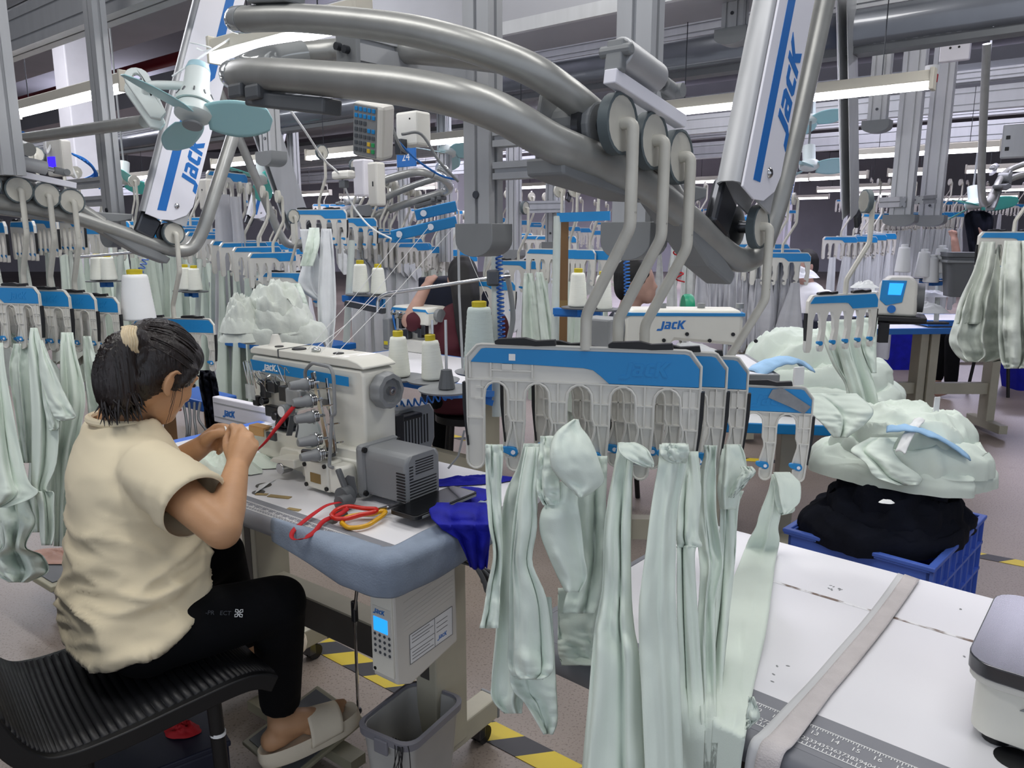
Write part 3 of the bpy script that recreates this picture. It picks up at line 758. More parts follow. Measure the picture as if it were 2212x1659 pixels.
cloth('mint panel with rounded lobes hanging low beside the placket strip',
      [([(958, 1132, 1182, 1.40), (1010, 1118, 1170, 1.41), (1060, 1094, 1162, 1.41), (1130, 1082, 1158, 1.42), (1250, 1078, 1132, 1.42), (1360, 1072, 1140, 1.43), (1480, 1061, 1140, 1.43), (1515, 1066, 1130, 1.43), (1541, 1090, 1127, 1.43)], dict(folds=1.3, amp=.03)),
       ([(965, 1136, 1166, 1.35), (1060, 1118, 1158, 1.34), (1140, 1108, 1160, 1.34), (1215, 1102, 1150, 1.35), (1290, 1100, 1180, 1.35), (1380, 1099, 1192, 1.36), (1430, 1097, 1196, 1.36), (1455, 1104, 1190, 1.36), (1467, 1120, 1172, 1.36)], dict(folds=1.6, amp=.05, xamp=.1)),
       ([(1290, 1110, 1190, 1.39), (1440, 1100, 1199, 1.4), (1490, 1108, 1201, 1.4), (1520, 1135, 1203, 1.4), (1560, 1160, 1203, 1.4), (1586, 1174, 1194, 1.4)], dict(folds=1.1, amp=.03))])
cloth('mint piece flopped over in soft folds on the front hanger, its corner pointing up',
      [([(906, 1240, 1250, 1.30), (925, 1212, 1256, 1.29), (945, 1196, 1272, 1.28), (975, 1188, 1286, 1.27), (1010, 1192, 1298, 1.27), (1040, 1215, 1304, 1.28), (1062, 1238, 1280, 1.28), (1074, 1250, 1260, 1.28)], dict(folds=.8, amp=.028, xamp=.02, wr=.0012)),
       ([(942, 1168, 1202, 1.34), (1000, 1163, 1206, 1.32), (1060, 1160, 1209, 1.32), (1091, 1174, 1209, 1.32)], dict(folds=1.2, amp=.02)),
       ([(1040, 1200, 1250, 1.33), (1085, 1180, 1248, 1.33), (1112, 1168, 1252, 1.32), (1150, 1167, 1257, 1.33), (1200, 1185, 1262, 1.33), (1245, 1205, 1268, 1.34), (1279, 1222, 1252, 1.34)], dict(folds=.7, amp=.035, wr=.0012, xamp=.03)),
       ([(985, 1255, 1312, 1.40), (1040, 1240, 1310, 1.40), (1120, 1236, 1308, 1.41), (1220, 1244, 1303, 1.42), (1290, 1222, 1296, 1.42), (1325, 1214, 1284, 1.42)], dict(folds=.8, amp=.04)),
       ([(1270, 1206, 1300, 1.5), (1360, 1206, 1296, 1.5), (1405, 1206, 1292, 1.5), (1437, 1214, 1290, 1.5)], dict(folds=1, amp=.03))])
cloth('long creased mint trouser leg hanging at the middle of the front hanger',
      [([(956, 1335, 1374, 1.36), (1010, 1327, 1366, 1.35), (1130, 1306, 1362, 1.34), (1270, 1300, 1363, 1.33), (1353, 1285, 1369, 1.32), (1430, 1278, 1381, 1.31), (1660, 1258, 1393, 1.30), (1730, 1252, 1397, 1.30)], dict(folds=1.7, amp=.03, wr=.0035, nv=60)),
       ([(956, 1338, 1372, 1.335), (968, 1336, 1396, 1.32), (985, 1346, 1406, 1.31), (1000, 1372, 1412, 1.31), (1009, 1396, 1411, 1.31)], dict(folds=.6, amp=.022, nv=14, wr=.0012))])
cloth('wide smooth mint panel hanging straight on the right half of the front hanger',
      [([(960, 1424, 1487, 1.34), (975, 1424, 1488, 1.33), (1010, 1421, 1481, 1.33), (1100, 1406, 1464, 1.32), (1200, 1394, 1460, 1.31), (1300, 1381, 1460, 1.30), (1400, 1381, 1466, 1.30), (1500, 1386, 1470, 1.29), (1660, 1393, 1476, 1.28), (1730, 1392, 1478, 1.28)], dict(folds=.5, amp=.03, wr=.0018, nv=60)),
       ([(958, 1430, 1484, 1.315), (975, 1426, 1489, 1.30), (990, 1432, 1486, 1.31), (1000, 1450, 1482, 1.32)], dict(folds=.6, amp=.02, nv=12))])
cloth('mint panel hanging just right of the wide smooth panel',
      [([(975, 1478, 1508, 1.42), (1060, 1468, 1514, 1.41), (1150, 1462, 1508, 1.4), (1180, 1462, 1516, 1.4), (1200, 1462, 1500, 1.4), (1400, 1464, 1512, 1.38), (1660, 1473, 1530, 1.35), (1730, 1473, 1534, 1.35)], dict(folds=1.1, amp=.03, nv=50))])
cloth('mint cloth piece held by the second hanger of the front stack',
      [([(962, 1520, 1549, 1.45), (985, 1521, 1546, 1.45), (1040, 1506, 1546, 1.45), (1110, 1504, 1548, 1.45), (1180, 1508, 1557, 1.45), (1225, 1512, 1561, 1.44), (1290, 1510, 1546, 1.43), (1400, 1505, 1545, 1.4), (1660, 1522, 1548, 1.36), (1730, 1522, 1548, 1.36)], dict(folds=1.0, amp=.03, nv=50))])
cloth('mint blouse piece with an outstretched collar tip on the third front hanger',
      [([(960, 1562, 1600, 1.52), (990, 1556, 1610, 1.51), (1030, 1552, 1612, 1.5), (1060, 1550, 1600, 1.5), (1100, 1556, 1588, 1.52)], dict(folds=.8, amp=.04, nv=20, wr=.0015)),
       ([(1008, 1600, 1624, 1.48), (1020, 1602, 1632, 1.47), (1035, 1592, 1620, 1.47), (1055, 1580, 1604, 1.48), (1075, 1574, 1586, 1.48)], dict(folds=.5, amp=.02, nv=14)),
       ([(1060, 1554, 1606, 1.56), (1100, 1556, 1594, 1.56), (1200, 1552, 1588, 1.54), (1300, 1546, 1578, 1.5), (1460, 1528, 1562, 1.42), (1660, 1520, 1548, 1.36), (1730, 1520, 1548, 1.36)], dict(folds=1.1, amp=.025, nv=50))])
cloth('long mint trouser leg trailing from the taped hanger across the white table edge',
      [([(1024, 1668, 1682, 1.93), (1060, 1660, 1684, 1.93), (1110, 1641, 1686, 1.94), (1140, 1632, 1681, 1.96), (1169, 1616, 1684, 2.0), (1215, 1598, 1675, 2.0), (1270, 1578, 1668, 2.0), (1370, 1560, 1654, 2.0), (1480, 1548, 1629, 2.0), (1560, 1540, 1616, 2.0), (1600, 1537, 1609, 2.0), (1660, 1535, 1600, 2.0), (1730, 1533, 1597, 2.0)], dict(folds=1.0, amp=.02, wr=.002, nv=80)),
       ([(1020, 1670, 1706, 1.91), (1032, 1676, 1718, 1.9), (1046, 1680, 1729, 1.89), (1082, 1686, 1728, 1.88), (1100, 1690, 1712, 1.88), (1110, 1692, 1700, 1.88)], dict(folds=.45, amp=.015, nv=16, wr=.001)),
       ([(1030, 1668, 1692, 1.92), (1080, 1674, 1712, 1.92), (1104, 1680, 1716, 1.92), (1112, 1686, 1690, 1.92)], dict(folds=.5, amp=.02, nv=12)),
       ([(1505, 1618, 1628, 1.2), (1525, 1616, 1636, 1.2), (1548, 1612, 1641, 1.2), (1560, 1612, 1632, 1.2), (1575, 1610, 1614, 1.2)], dict(folds=.6, amp=.008, nv=12))])
# left stack: mint pieces behind the woman
lc = [('mint sleeve draped into a hanging loop at the left picture edge', [([(740, -20, 6, 3.0), (800, -22, 12, 2.98), (900, -25, 30, 2.95), (980, -25, 46, 2.93), (1040, -20, 62, 2.9), (1062, -30, 82, 2.88), (1080, -30, 60, 2.88), (1096, -30, 14, 2.88)], dict(folds=1.2, amp=.05))]),
      ('mint cloth bunched at the bottom of the left edge stack', [([(1040, -30, 60, 3.05), (1100, -20, 70, 3.05), (1130, -10, 78, 3.0), (1180, 0, 56, 3.0), (1200, -30, 92, 3.1), (1235, -20, 104, 3.1), (1258, 20, 60, 3.1)], dict(folds=2.2, amp=.08, wr=.012))]),
      ('mint front panel with a pointed lapel hanging left of the woman', [([(708, 66, 80, 2.98), (740, 62, 90, 2.97), (800, 63, 112, 2.96), (900, 68, 126, 2.95), (1000, 68, 122, 2.95), (1056, 68, 100, 2.95), (1064, 74, 116, 2.94), (1100, 84, 116, 2.94), (1150, 86, 118, 2.94), (1178, 90, 112, 2.94)], dict(folds=1.4, amp=.05)),
       ([(735, 84, 92, 2.92), (800, 85, 118, 2.9), (850, 96, 140, 2.9), (885, 110, 158, 2.9), (902, 118, 163, 2.9), (909, 128, 140, 2.9)], dict(folds=.7, amp=.04)),
       ([(780, 88, 100, 2.94), (860, 92, 116, 2.92), (920, 104, 128, 2.92), (930, 106, 116, 2.92)], dict(folds=.7, amp=.03))]),
      ('mint panel hanging behind the pointed lapel piece', [([(742, 30, 62, 3.1), (800, 20, 64, 3.1), (900, 34, 68, 3.1), (1000, 48, 70, 3.1)], dict(folds=1.5, amp=.04))]),
      ('mint trouser leg hanging next to the woman\'s shoulder', [([(718, 132, 158, 3.1), (760, 130, 164, 3.08), (850, 130, 184, 3.06), (920, 128, 176, 3.05), (1000, 118, 160, 3.05), (1080, 118, 150, 3.05), (1180, 116, 150, 3.05)], dict(folds=2, amp=.04))]),
      ('narrow mint strip hanging behind the woman\'s ponytail', [([(726, 178, 196, 3.2), (800, 182, 214, 3.2), (880, 190, 236, 3.18), (960, 196, 250, 3.18)], dict(folds=1.6, amp=.04))]),
      ('pale mint pieces gathered behind the left stack', [([(720, 0, 40, 3.3), (800, 60, 130, 3.3), (900, 70, 150, 3.3), (1060, 60, 160, 3.3), (1150, 70, 150, 3.3)], dict(folds=3, amp=.06))])]
for l, s in lc: cloth(l, s)
# ================================================================ sewing station
SA = math.radians(-36.7); SO = PH(845, 1175, .78)
SMX = rz(SA, (SO.x, SO.y, 0))                     # x to the right along the front edge, y away from the worker, z from the floor
def loc_s(x, y, z): return SMX @ Vector((x, y, z))
def slab(x0, x1, y0, y1, z0, z1, r=.03):
    q_ = []
    for cx, cy, a0 in ((x1 - r, y0 + r, -PI / 2), (x1 - r, y1 - r, 0), (x0 + r, y1 - r, PI / 2), (x0 + r, y0 + r, PI)):
        q_ += [(cx + r * math.cos(a0 + PI / 2 * k / 5), cy + r * math.sin(a0 + PI / 2 * k / 5)) for k in range(6)]
    return G().prism(q_, z0, z1)
def ruler(parent, x0, x1, yo, yi, z, cm0=None, nums=True, num_from=0, flip=1):
    """printed tape: centimetres along the outer line, inches along the inner one"""
    g = G(); hh = .0004
    L = x1 - x0
    g.box((x0, yo - .0006, z), (x1, yo + .0006, z + hh)); g.box((x0, yi - .0006, z), (x1, yi + .0006, z + hh))
    i = 0
    while i * .005 < L:
        x = x0 + i * .005; l = .008 if i % 2 == 0 else .005
        g.box((x - .0005, yo, z), (x + .0005, yo + l, z + hh)); i += 1
    i = 0
    while i * .003175 < L:
        x = x0 + i * .003175; l = .008 if i % 8 == 0 else (.0055 if i % 2 == 0 else .0035)
        g.box((x - .0005, yi - l, z), (x + .0005, yi, z + hh)); i += 1
    o = g.obj('ruler_tape', 'ruler_white', parent, smooth=0)
    if nums:
        g = G(); i = 1
        while i * .01 < L - .004:
            text(str(int(i + num_from)), .0105, Matrix.Translation((x0 + i * .01, yo + .0095, z + hh)), g); i += 1
        i = int(num_from / 2.54) + 1
        while i * .0254 - num_from * .01 < L - .004:
            xx = x0 + i * .0254 - num_from * .01
            text(str(i), .0115, Matrix.Translation((xx, yi - .0185, z + hh)), g); i += 1
        g.obj('numerals', 'ruler_white', o, smooth=0)
    return o
st = thing('sewing_table', 'white sewing table with grey ruler edge and blue felt sleeve where the woman works', 'table', SMX)
slab(-1.13, .045, -.062, .50, .742, .778, .035).obj('table_top', 'table_white', st, smooth=0)
g = G(); prof = [(0, .7805), (-.058, .7805), (-.072, .774), (-.078, .760), (-.072, .745), (-.058, .738), (0, .738)]
g.prism(prof, -1.11, .03, Matrix(((0, 0, 1, 0), (1, 0, 0, 0), (0, 1, 0, 0), (0, 0, 0, 1)))); g.obj('bumper_edge', 'ruler', st, smooth=50)
ruler(st, -1.08, -.005, -.055, -.022, .7807, num_from=0)
G().box((-1.136, .12, .742), (-1.10, .49, .7795)).obj('blue_edge_strip', 'lid_blue', st, smooth=0, bevel=.004)
# felt sleeve over the right end
def felt(u, v):
    s = [(-.30, -.075), (-.15, -.082), (-.05, -.086), (.02, -.082), (.062, -.06), (.075, .0), (.072, .10), (.062, .22), (.05, .30)]
    p = bez([Vector((a, b, 0)) for a, b in s], 6); f = u * (len(p) - 1); i = min(int(f), len(p) - 2); p = p[i].lerp(p[i + 1], f - i)
    cx, cy = (min(p.x, .0), max(p.y, -.02)); out = Vector((p.x - cx, p.y - cy)); out = out.normalized() if out.length > 1e-4 else Vector((0, -1))
    rr = [(.055, .784), (.03, .786), (.008, .783), (-.004, .770), (-.004, .752), (-.0, .725), (.006, .712)]
    q2 = bez([Vector((a, b, 0)) for a, b in rr], 4); f = v * (len(q2) - 1); i = min(int(f), len(q2) - 2); q2 = q2[i].lerp(q2[i + 1], f - i)
    k = min(1, u / .22); ins = q2.x * (.18 + .82 * k); low = q2.y if q2.y > .76 else .76 - (.76 - q2.y) * (.55 + .75 * k)
    return (p.x - out.x * ins, p.y - out.y * ins, low + .003 * nz(u * 9, v * 3, 4.) + .0025)
G().sheet(felt, 60, 24).obj('felt_sleeve', 'felt', st, smooth=180, solid=.002)
# table holes and tape residue
for x, y, r in ((-.50, .035, .016), (-.20, .01, .016), (-.22, .055, .017), (-.535, .075, .02)):
    G().lathe([(r, .7785), (r, .7792)], 18, Matrix.Translation((x, y, 0))).obj('cable_hole', 'beam_dark', st, smooth=0)
for x, y, w_, d_, a in ((-.43, .045, .06, .016, .35), (-.48, .03, .03, .012, .5), (-.33, .01, .035, .012, .25)):
    G().cbox((0, 0, 0), (w_, d_, .0012), rz(a, (x, y, .7792))).obj('tape_residue', 'tape', st, smooth=0)
# stand: columns, feet, crossbar, castors
for x, nm in ((-.14, 'right'), (-.87, 'left')):
    g = G().prism([(x - .035, .24), (x + .035, .24), (x + .035, .36), (x - .035, .36)], .08, .74); g.obj('column', 'leg', st, smooth=0, bevel=.004)
    G().box((x - .018, .2385, .3), (x + .012, .241, .72)).obj('slot', 'beam_dark', st, smooth=0)
    g = G().box((x - .03, -.06, .06), (x + .03, .50, .125)); g.obj('foot', 'leg', st, smooth=0, bevel=.005)
    for y in (-.062, .5): G().box((x - .032, y - .004, .058), (x + .032, y + .006, .127)).obj('end_cap', 'grey_plastic', st, smooth=0, bevel=.003)
    for y in (.0, .44):
        c = G().box((x - .022, y - .014, .022), (x + .022, y + .014, .06)); c.cyl((x, y, .05), (x, y, .075), .01, 10)
        c = c.obj('castor', 'dark_steel', st, smooth=0, bevel=.003)
        w_ = G()
        for s in (-1, 1): w_.cyl((x + s * .012 - .008, y + .015, .026), (x + s * .012 + .008, y + .015, .026), .026, 18)
        w_.obj('wheel', 'black', c)
G().box((-.85, .27, .26), (-.16, .33, .36)).obj('crossbar', 'beam_dark', st, smooth=0, bevel=.004)
G().box((-.85, .265, .36), (-.16, .335, .366)).obj('crossbar_lip', 'leg', st, smooth=0)
# treadle with its rod
tr = thing('treadle', 'khaki foot pedal with a thin pull rod under the sewing table', 'pedal', SMX)
pm = frame((-.47, .10, .085), (.92, .39, 0), (0, 0, 1)) @ Matrix.Rotation(.05, 4, 'Y')
px = SMX.inverted() @ PH(520, 1590, .08); pxr = SMX.inverted() @ PH(800, 1545, .11)
a_, b_, c_ = (SMX.inverted() @ PH(*p) for p in ((522, 1602, .075), (625, 1690, .06), (790, 1552, .10)))
n_ = (c_ - b_).cross(a_ - b_).normalized(); n_ = n_ if n_.z > 0 else -n_
d_ = a_ + (c_ - b_)
g = G().add([a_, b_, c_, d_, a_ - n_ * .012, b_ - n_ * .012, c_ - n_ * .012, d_ - n_ * .012], [(0, 1, 2, 3), (7, 6, 5, 4), (0, 4, 5, 1), (1, 5, 6, 2), (2, 6, 7, 3), (3, 7, 4, 0)])
g.obj('pedal_plate', 'khaki', tr, smooth=0, bevel=.003)
mid = (a_ + b_ + c_ + d_) / 4
def inset(k, up): return [mid + (p - mid) * k + n_ * up for p in (a_, b_, c_, d_)]
i0, i1 = inset(.88, .0005), inset(.88, .003)
G().add(i0 + i1, [(4, 5, 6, 7), (0, 1, 5, 4), (1, 2, 6, 5), (2, 3, 7, 6), (3, 0, 4, 7)]).obj('rubber_mat', 'grey_dark', tr, smooth=0)
top = SMX.inverted() @ P(778, 1215, 1.62); kn = SMX.inverted() @ P(766, 1320, 1.72); bot = c_ * .86 + d_ * .14 + n_ * .01
rd = G().tube([top, kn, bot], .004, 8).obj('pull_rod', 'steel', tr)
G().cbox(kn, (.012, .012, .05)).obj('rod_clamp', 'dark_steel', rd, smooth=0, bevel=.002); G().ball(bot, .011, 12).obj('ball_joint', 'dark_steel', rd)
G().box((-.75, .12, .03), (-.3, .17, .06)).obj('pivot_bar', 'khaki', tr, smooth=0)

# control box under the right end of the table
cb = thing('control_box', 'white motor control box with lit blue display hanging under the sewing table', 'control box', SMX)
x0, x1, y0, y1, zt = -.072, .0, .0, .205, .738
g = G().prism([(y0, zt), (y0 + .004, .455), (y0 + .05, .435), (y1, .468), (y1 - .006, zt)], x0, x1, Matrix(((0, 0, 1, 0), (1, 0, 0, 0), (0, 1, 0, 0), (0, 0, 0, 1))))
g.obj('casing', 'plastic', cb, smooth=0, bevel=.006)
G().box((x0 + .004, -.0015, .47), (x1 - .004, .004, .735)).obj('front_plate', 'cream', cb, smooth=0, bevel=.001)
pn = G().box((x0 + .010, -.003, .515), (x1 - .006, .001, .628)).obj('keypad', 'powder', cb, smooth=0, bevel=.001)
YF = Matrix(((1, 0, 0, 0), (0, 0, -1, -.0032), (0, 1, 0, 0), (0, 0, 0, 1)))
logo(G(), YF @ Matrix.Translation((-.058, .612, 0)), .0115, .0003).obj('lettering', 'blue_edge', pn, smooth=0)
G().box((-.058, -.0042, .571), (-.016, -.003, .603)).obj('display', 'screen', pn, smooth=0)
for i in range(4):
    for j in range(4): G().lathe([(.0036, 0), (.0036, .001)], 10, YF @ Matrix.Translation((-.055 + .0145 * i, .563 - .0135 * j, 0))).obj('button', 'key_grey', pn, smooth=0)
G().box((-.04, -.006, .672), (-.022, 0, .700)).obj('power_switch', 'black', cb, smooth=0, bevel=.0015)
for x, z in ((-.066, .73), (-.012, .728), (-.064, .655), (-.06, .478)): G().cyl((x, -.003, z), (x, 0, z), .004, 10).obj('screw', 'black', cb)
XF = Matrix(((0, 0, 1, x1 + .0002), (1, 0, 0, 0), (0, 1, 0, 0), (0, 0, 0, 1)))
lb = G().prism([(.045, .485), (.185, .495), (.185, .565), (.045, .555)], 0, .0006, XF).obj('rating_label', 'paper', cb, smooth=0)
g = G()
for a in ([(.045, .485), (.185, .495)], [(.185, .495), (.185, .565)], [(.185, .565), (.045, .555)], [(.045, .555), (.045, .485)], [(.125, .491), (.125, .561)], [(.045, .52), (.125, .525)]):
    p, r = (XF @ Vector((*k, .0008)) for k in a); g.bar(p, r, .0006, .001)
for r in range(8):
    if r in (3, 4): continue
    z = .549 - r * .0078; g.bar(XF @ Vector((.052, z, .0008)), XF @ Vector((.108 + .012 * (r % 2), z + .004, .0008)), .0006, .0012)
for r in range(3): g.bar(XF @ Vector((.131, .545 - r * .011, .0008)), XF @ Vector((.168, .548 - r * .011, .0008)), .0006, .0012)
g.obj('print', 'grey_dark', lb, smooth=0)
logo(G(), XF @ Matrix.Translation((.134, .503, .0004)), .0105, .0004).obj('lettering', 'blue_edge', lb, smooth=0)
g = G()
for z in (.655, .638, .628, .618, .608, .598, .588): g.bar(XF @ Vector((.03, z - .02, 0)), XF @ Vector((.19, z, 0)), .0008, .0025)
g.tube([XF @ Vector((.02 + .17 * k / 12, .70 - .018 * math.sin(PI * k / 12), 0)) for k in range(13)], .0012, 6)
g.obj('moulded_ribs', 'plastic', cb, smooth=0)
logo(G(), XF @ Matrix.Translation((.08, .706, 0)), .022, .0012).obj('embossed_lettering', 'plastic', cb, smooth=0)
t = thing('cable_loom', 'black cables bundled on the column behind the control box', 'cable', SMX)
for k in range(5):
    g = G().tube(bez([(.005 - .01 * k, .22, .70 - .01 * k), (.04, .25 + .01 * k, .62), (.03 - .01 * k, .30, .52 + .02 * k), (-.03, .33, .60)], 6), .006 - .0006 * k, 7); g.obj('cable', 'black' if k % 2 else 'grey_dark', t)

# waste bin under the table
bp = PH(862, 1585, .26)
BM = rz(SA + .1, (bp.x + .02, bp.y + .075, 0))
wb = thing('waste_bin', 'grey waste bin with loose threads under the sewing table', 'bin', BM)
def bin_ring(hw, hd, z, r=.035, n=5):
    o = []
    for sx, sy, a0 in ((1, -1, -PI / 2), (1, 1, 0), (-1, 1, PI / 2), (-1, -1, PI)):
        o += [(sx * (hw - r) + r * math.cos(a0 + PI / 2 * k / n), sy * (hd - r) + r * math.sin(a0 + PI / 2 * k / n), z) for k in range(n + 1)]
    return o
def loft(rings, cap0=True, cap1=False):
    g = G(); n = len(rings[0]); vs = [p for r in rings for p in r]; fs = []
    for i in range(len(rings) - 1):
        for j in range(n): a, b = i * n + j, i * n + (j + 1) % n; fs.append((a, b, b + n, a + n))
    if cap0: fs.append(tuple(range(n - 1, -1, -1)))
    if cap1: fs.append(tuple((len(rings) - 1) * n + j for j in range(n)))
    return g.add(vs, fs)
loft([bin_ring(.062, .085, .0), bin_ring(.078, .105, .24), bin_ring(.082, .11, .245), bin_ring(.080, .108, .262), bin_ring(.074, .102, .262), bin_ring(.058, .08, .012)], True, True).obj('tub', 'bin', wb, smooth=40)
g = loft([bin_ring(.085, .113, .250), bin_ring(.086, .114, .268), bin_ring(.077, .105, .270), bin_ring(.076, .104, .250)], False); g.f += [(k, (k + 1) % 24, 72 + (k + 1) % 24, 72 + k)[::-1] for k in range(24)]; g.obj('rim', 'bin_rim', wb, smooth=40)
G().box((-.02, -.118, .225), (.02, -.110, .262)).obj('latch', 'bin_rim', wb, smooth=0, bevel=.003)
g = G(); rr = random.Random(4)
for k in range(9):
    x = .04 + rr.random() * .05; p = [(x - .02, -.1, .268), (x, -.117, .255), (x + rr.uniform(-.02, .02), -.12 - rr.random() * .01, .18), (x + rr.uniform(-.03, .03), -.118, .10 + rr.random() * .06)]
    g.tube(bez(p, 4), .0011, 4)
tag(g.obj('loose_thread', 'black', None, smooth=0), 'dark loose threads trailing over the waste bin rim', 'thread', kind='stuff')
bpy.data.objects['loose_thread'].matrix_world = BM

# ---------------------------------------------------------------- coverstitch sewing machine
sm = thing('sewing_machine', 'cream coverstitch sewing machine with five tension knobs on the worker\'s table', 'sewing machine', SMX)
def YP(y): return Matrix(((1, 0, 0, 0), (0, 0, -1, y), (0, 1, 0, 0), (0, 0, 0, 1)))      # XZ profile extruded towards the worker
G().prism([(-.735, .97), (-.735, 1.075), (-.725, 1.083), (-.295, 1.083), (-.285, 1.07), (-.285, .86), (-.405, .86), (-.41, .90), (-.415, .955), (-.44, .985), (-.55, .985), (-.555, .955), (-.57, .94), (-.70, .94)], -.105, 0, YP(.20)).obj('arm_and_column', 'cream', sm, smooth=35, bevel=.012, bseg=3)
G().prism([(-.735, 1.086), (-.735, 1.098), (-.72, 1.106), (-.34, 1.108), (-.305, 1.102), (-.283, 1.092), (-.283, 1.086)], -.108, .002, YP(.20)).obj('top_cover', 'cream', sm, smooth=35, bevel=.006)
for x in (-.61,): G().box((x, .195, 1.0845), (x + .0015, .31, 1.1085)).obj('cover_seam', 'grey_dark', sm, smooth=0)
sp = G().prism([(-.72, 1.043), (-.72, 1.072), (-.325, 1.066), (-.325, 1.043)], 0, .0015, YP(.188)).obj('blue_stripe', 'blue', sm, smooth=0)
logo(G(), YP(.1862) @ Matrix.Translation((-.665, 1.049, 0)), .019, .0006).obj('lettering', 'paper', sp, smooth=0)
G().prism([(-.445, .985), (-.445, 1.0), (-.40, 1.0), (-.40, .985)], 0, .003, YP(.188)).obj('badge', 'grey_plastic', sm, smooth=0)
for x, y, z, r in ((-.57, .235, 1.108, .019), (-.425, .245, 1.108, .014), (-.655, .235, 1.107, .012)): G().cyl((x, y, z - .004), (x, y, z + .002), r, 18).obj('oil_cap', 'rubber', sm, bevel=.001)
G().lathe([(.022, 0), (.016, .006), (.011, .026), (.009, .03), (0, .031)], 16, Matrix.Translation((-.69, .25, 1.106))).obj('oil_sight', 'plastic', sm)
G().ball((-.50, .235, 1.112), (.014, .012, .008), 12).obj('oil_window', 'clear_cap', sm)
# base with bolted cover, bed arm, column foot
G().prism([(-.50, .785), (-.50, .84), (-.44, .862), (-.275, .868), (-.265, .80), (-.275, .785)], -.17, -.0, YP(.165)).obj('base', 'cream', sm, smooth=35, bevel=.012)
G().prism([(-.43, .862), (-.41, .885), (-.275, .89), (-.262, .872), (-.262, .85), (-.43, .85)], -.14, .0, YP(.17)).obj('column_foot', 'cream', sm, smooth=35, bevel=.01)
bc = G().prism([(-.425, .787), (-.43, .852), (-.337, .862), (-.33, .787)], -.06, .0, YP(.118)).obj('oil_pan_cover', 'cream', sm, smooth=35, bevel=.006)
for x, z in ((-.42, .846), (-.345, .853), (-.34, .797), (-.416, .795)): G().cyl((x, .114, z), (x, .1185, z), .0055, 12).obj('bolt', 'black', bc)
G().box((-.40, .1165, .805), (-.362, .1185, .829)).obj('nameplate', 'tan', bc, smooth=0)
G().prism([(-.33, .79), (-.33, .86), (-.285, .862), (-.27, .79)], 0, .05, YP(.165)).obj('side_block', 'cream', sm, smooth=35, bevel=.008)
g = G().prism([(-.755, .82), (-.76, .845), (-.745, .872), (-.70, .884), (-.55, .886), (-.46, .866), (-.44, .84), (-.46, .81), (-.55, .80), (-.70, .802)], -.075, .0, YP(.19)); g.obj('bed_arm', 'cream', sm, smooth=35, bevel=.016, bseg=3)
G().prism([(-.62, .79), (-.60, .845), (-.52, .85), (-.47, .79)], -.05, .0, YP(.178)).obj('bed_bracket', 'cream', sm, smooth=35, bevel=.006)
G().prism([(-.57, .832), (-.585, .822), (-.48, .818), (-.48, .842)], -.03, .03, YP(.16)).obj('drip_tray', 'cream', sm, smooth=0, bevel=.004)
G().cyl((-.535, .125, .81), (-.535, .16, .81), .015, 16).obj('bed_knob', 'steel', sm, bevel=.002)
G().box((-.69, .19, .8845), (-.57, .265, .8885)).obj('needle_plate', 'steel', sm, smooth=0, bevel=.001)
G().box((-.725, .172, .8845), (-.66, .2, .890)).obj('tape_patch', 'orange_tape', sm, smooth=0); G().prism([(-.725, .862), (-.725, .886), (-.66, .888), (-.66, .866)], 0, .003, YP(.1735)).obj('tape_patch', 'orange_tape', sm, smooth=0)
G().box((-.645, .168, .862), (-.605, .176, .884)).obj('looper_door', 'dark_steel', sm, smooth=0, bevel=.002)
# needle bar, presser bar and foot
for x, y, z0, z1, r in ((-.645, .225, .895, .955, .006), (-.625, .24, .905, .955, .0075), (-.66, .225, .905, .95, .004)): G().cyl((x, y, z0), (x, y, z1), r, 10).obj('needle_bar', 'steel', sm)
for k in range(3): G().cyl((-.652 + .006 * k, .225, .888), (-.652 + .006 * k, .225, .91), .0012, 6).obj('needle', 'steel', sm)
g = G().box((-.655, .205, .889), (-.61, .25, .895)).cbox((-.625, .235, .905), (.02, .02, .03)).cbox((-.64, .21, .9), (.012, .02, .012)); g.obj('presser_foot', 'dark_steel', sm, smooth=0, bevel=.002)
g = G().cbox((-.635, .19, .938), (.05, .02, .03)).cbox((-.6, .185, .925), (.02, .02, .03)).cyl((-.61, .17, .93), (-.61, .19, .93), .012, 12); g.obj('spreader_unit', 'dark_steel', sm, smooth=0, bevel=.003)
G().box((-.70, .17, .948), (-.675, .19, .975)).obj('head_lever', 'black', sm, smooth=0, bevel=.004)
# face plate hardware: guides, eyelets, wires
fm = G().cbox((-0.650, .18, 1.0), (.022, .02, .05)).cbox((-0.610, .178, 1.01), (.03, .02, .03)).cbox((-0.550, .175, 1.0), (.035, .03, .04)).cbox((-0.500, .17, .99), (.03, .03, .04)).cyl((-0.660, .17, .965), (-0.660, .19, .965), .010, 12).cyl((-0.655, .17, .985), (-0.655, .19, .985), .009, 12).cyl((-0.540, .165, .968), (-0.540, .19, .968), .009, 12)
fm.obj('thread_guide_blocks', 'dark_steel', sm, smooth=0, bevel=.002)
G().cbox((-0.495, .165, 1.0), (.06, .035, .045)).obj('clear_guard', 'clearp', sm, smooth=0, bevel=.005)
g = G(); rr = random.Random(11)
for k in range(16):
    x = -.685 + .016 * k; z = 1.0 + rr.uniform(-.01, .03); p = [(x, .188, z), (x + rr.uniform(-.01, .02), .165, z + rr.uniform(.0, .03)), (x + rr.uniform(-.01, .02), .158, z + rr.uniform(.02, .05)), (x + .01, .17, z + rr.uniform(.02, .05))]
    g.tube(bez(p, 4), .0013, 5)
for k in range(3): g.tube([(-.70 + .012 * k, .165, .985), (-.707 + .012 * k, .155, 1.07), (-.697 + .012 * k, .155, 1.075), (-.693 + .012 * k, .165, 1.0)], .0014, 5)
g.obj('wire_guides', 'steel', sm)
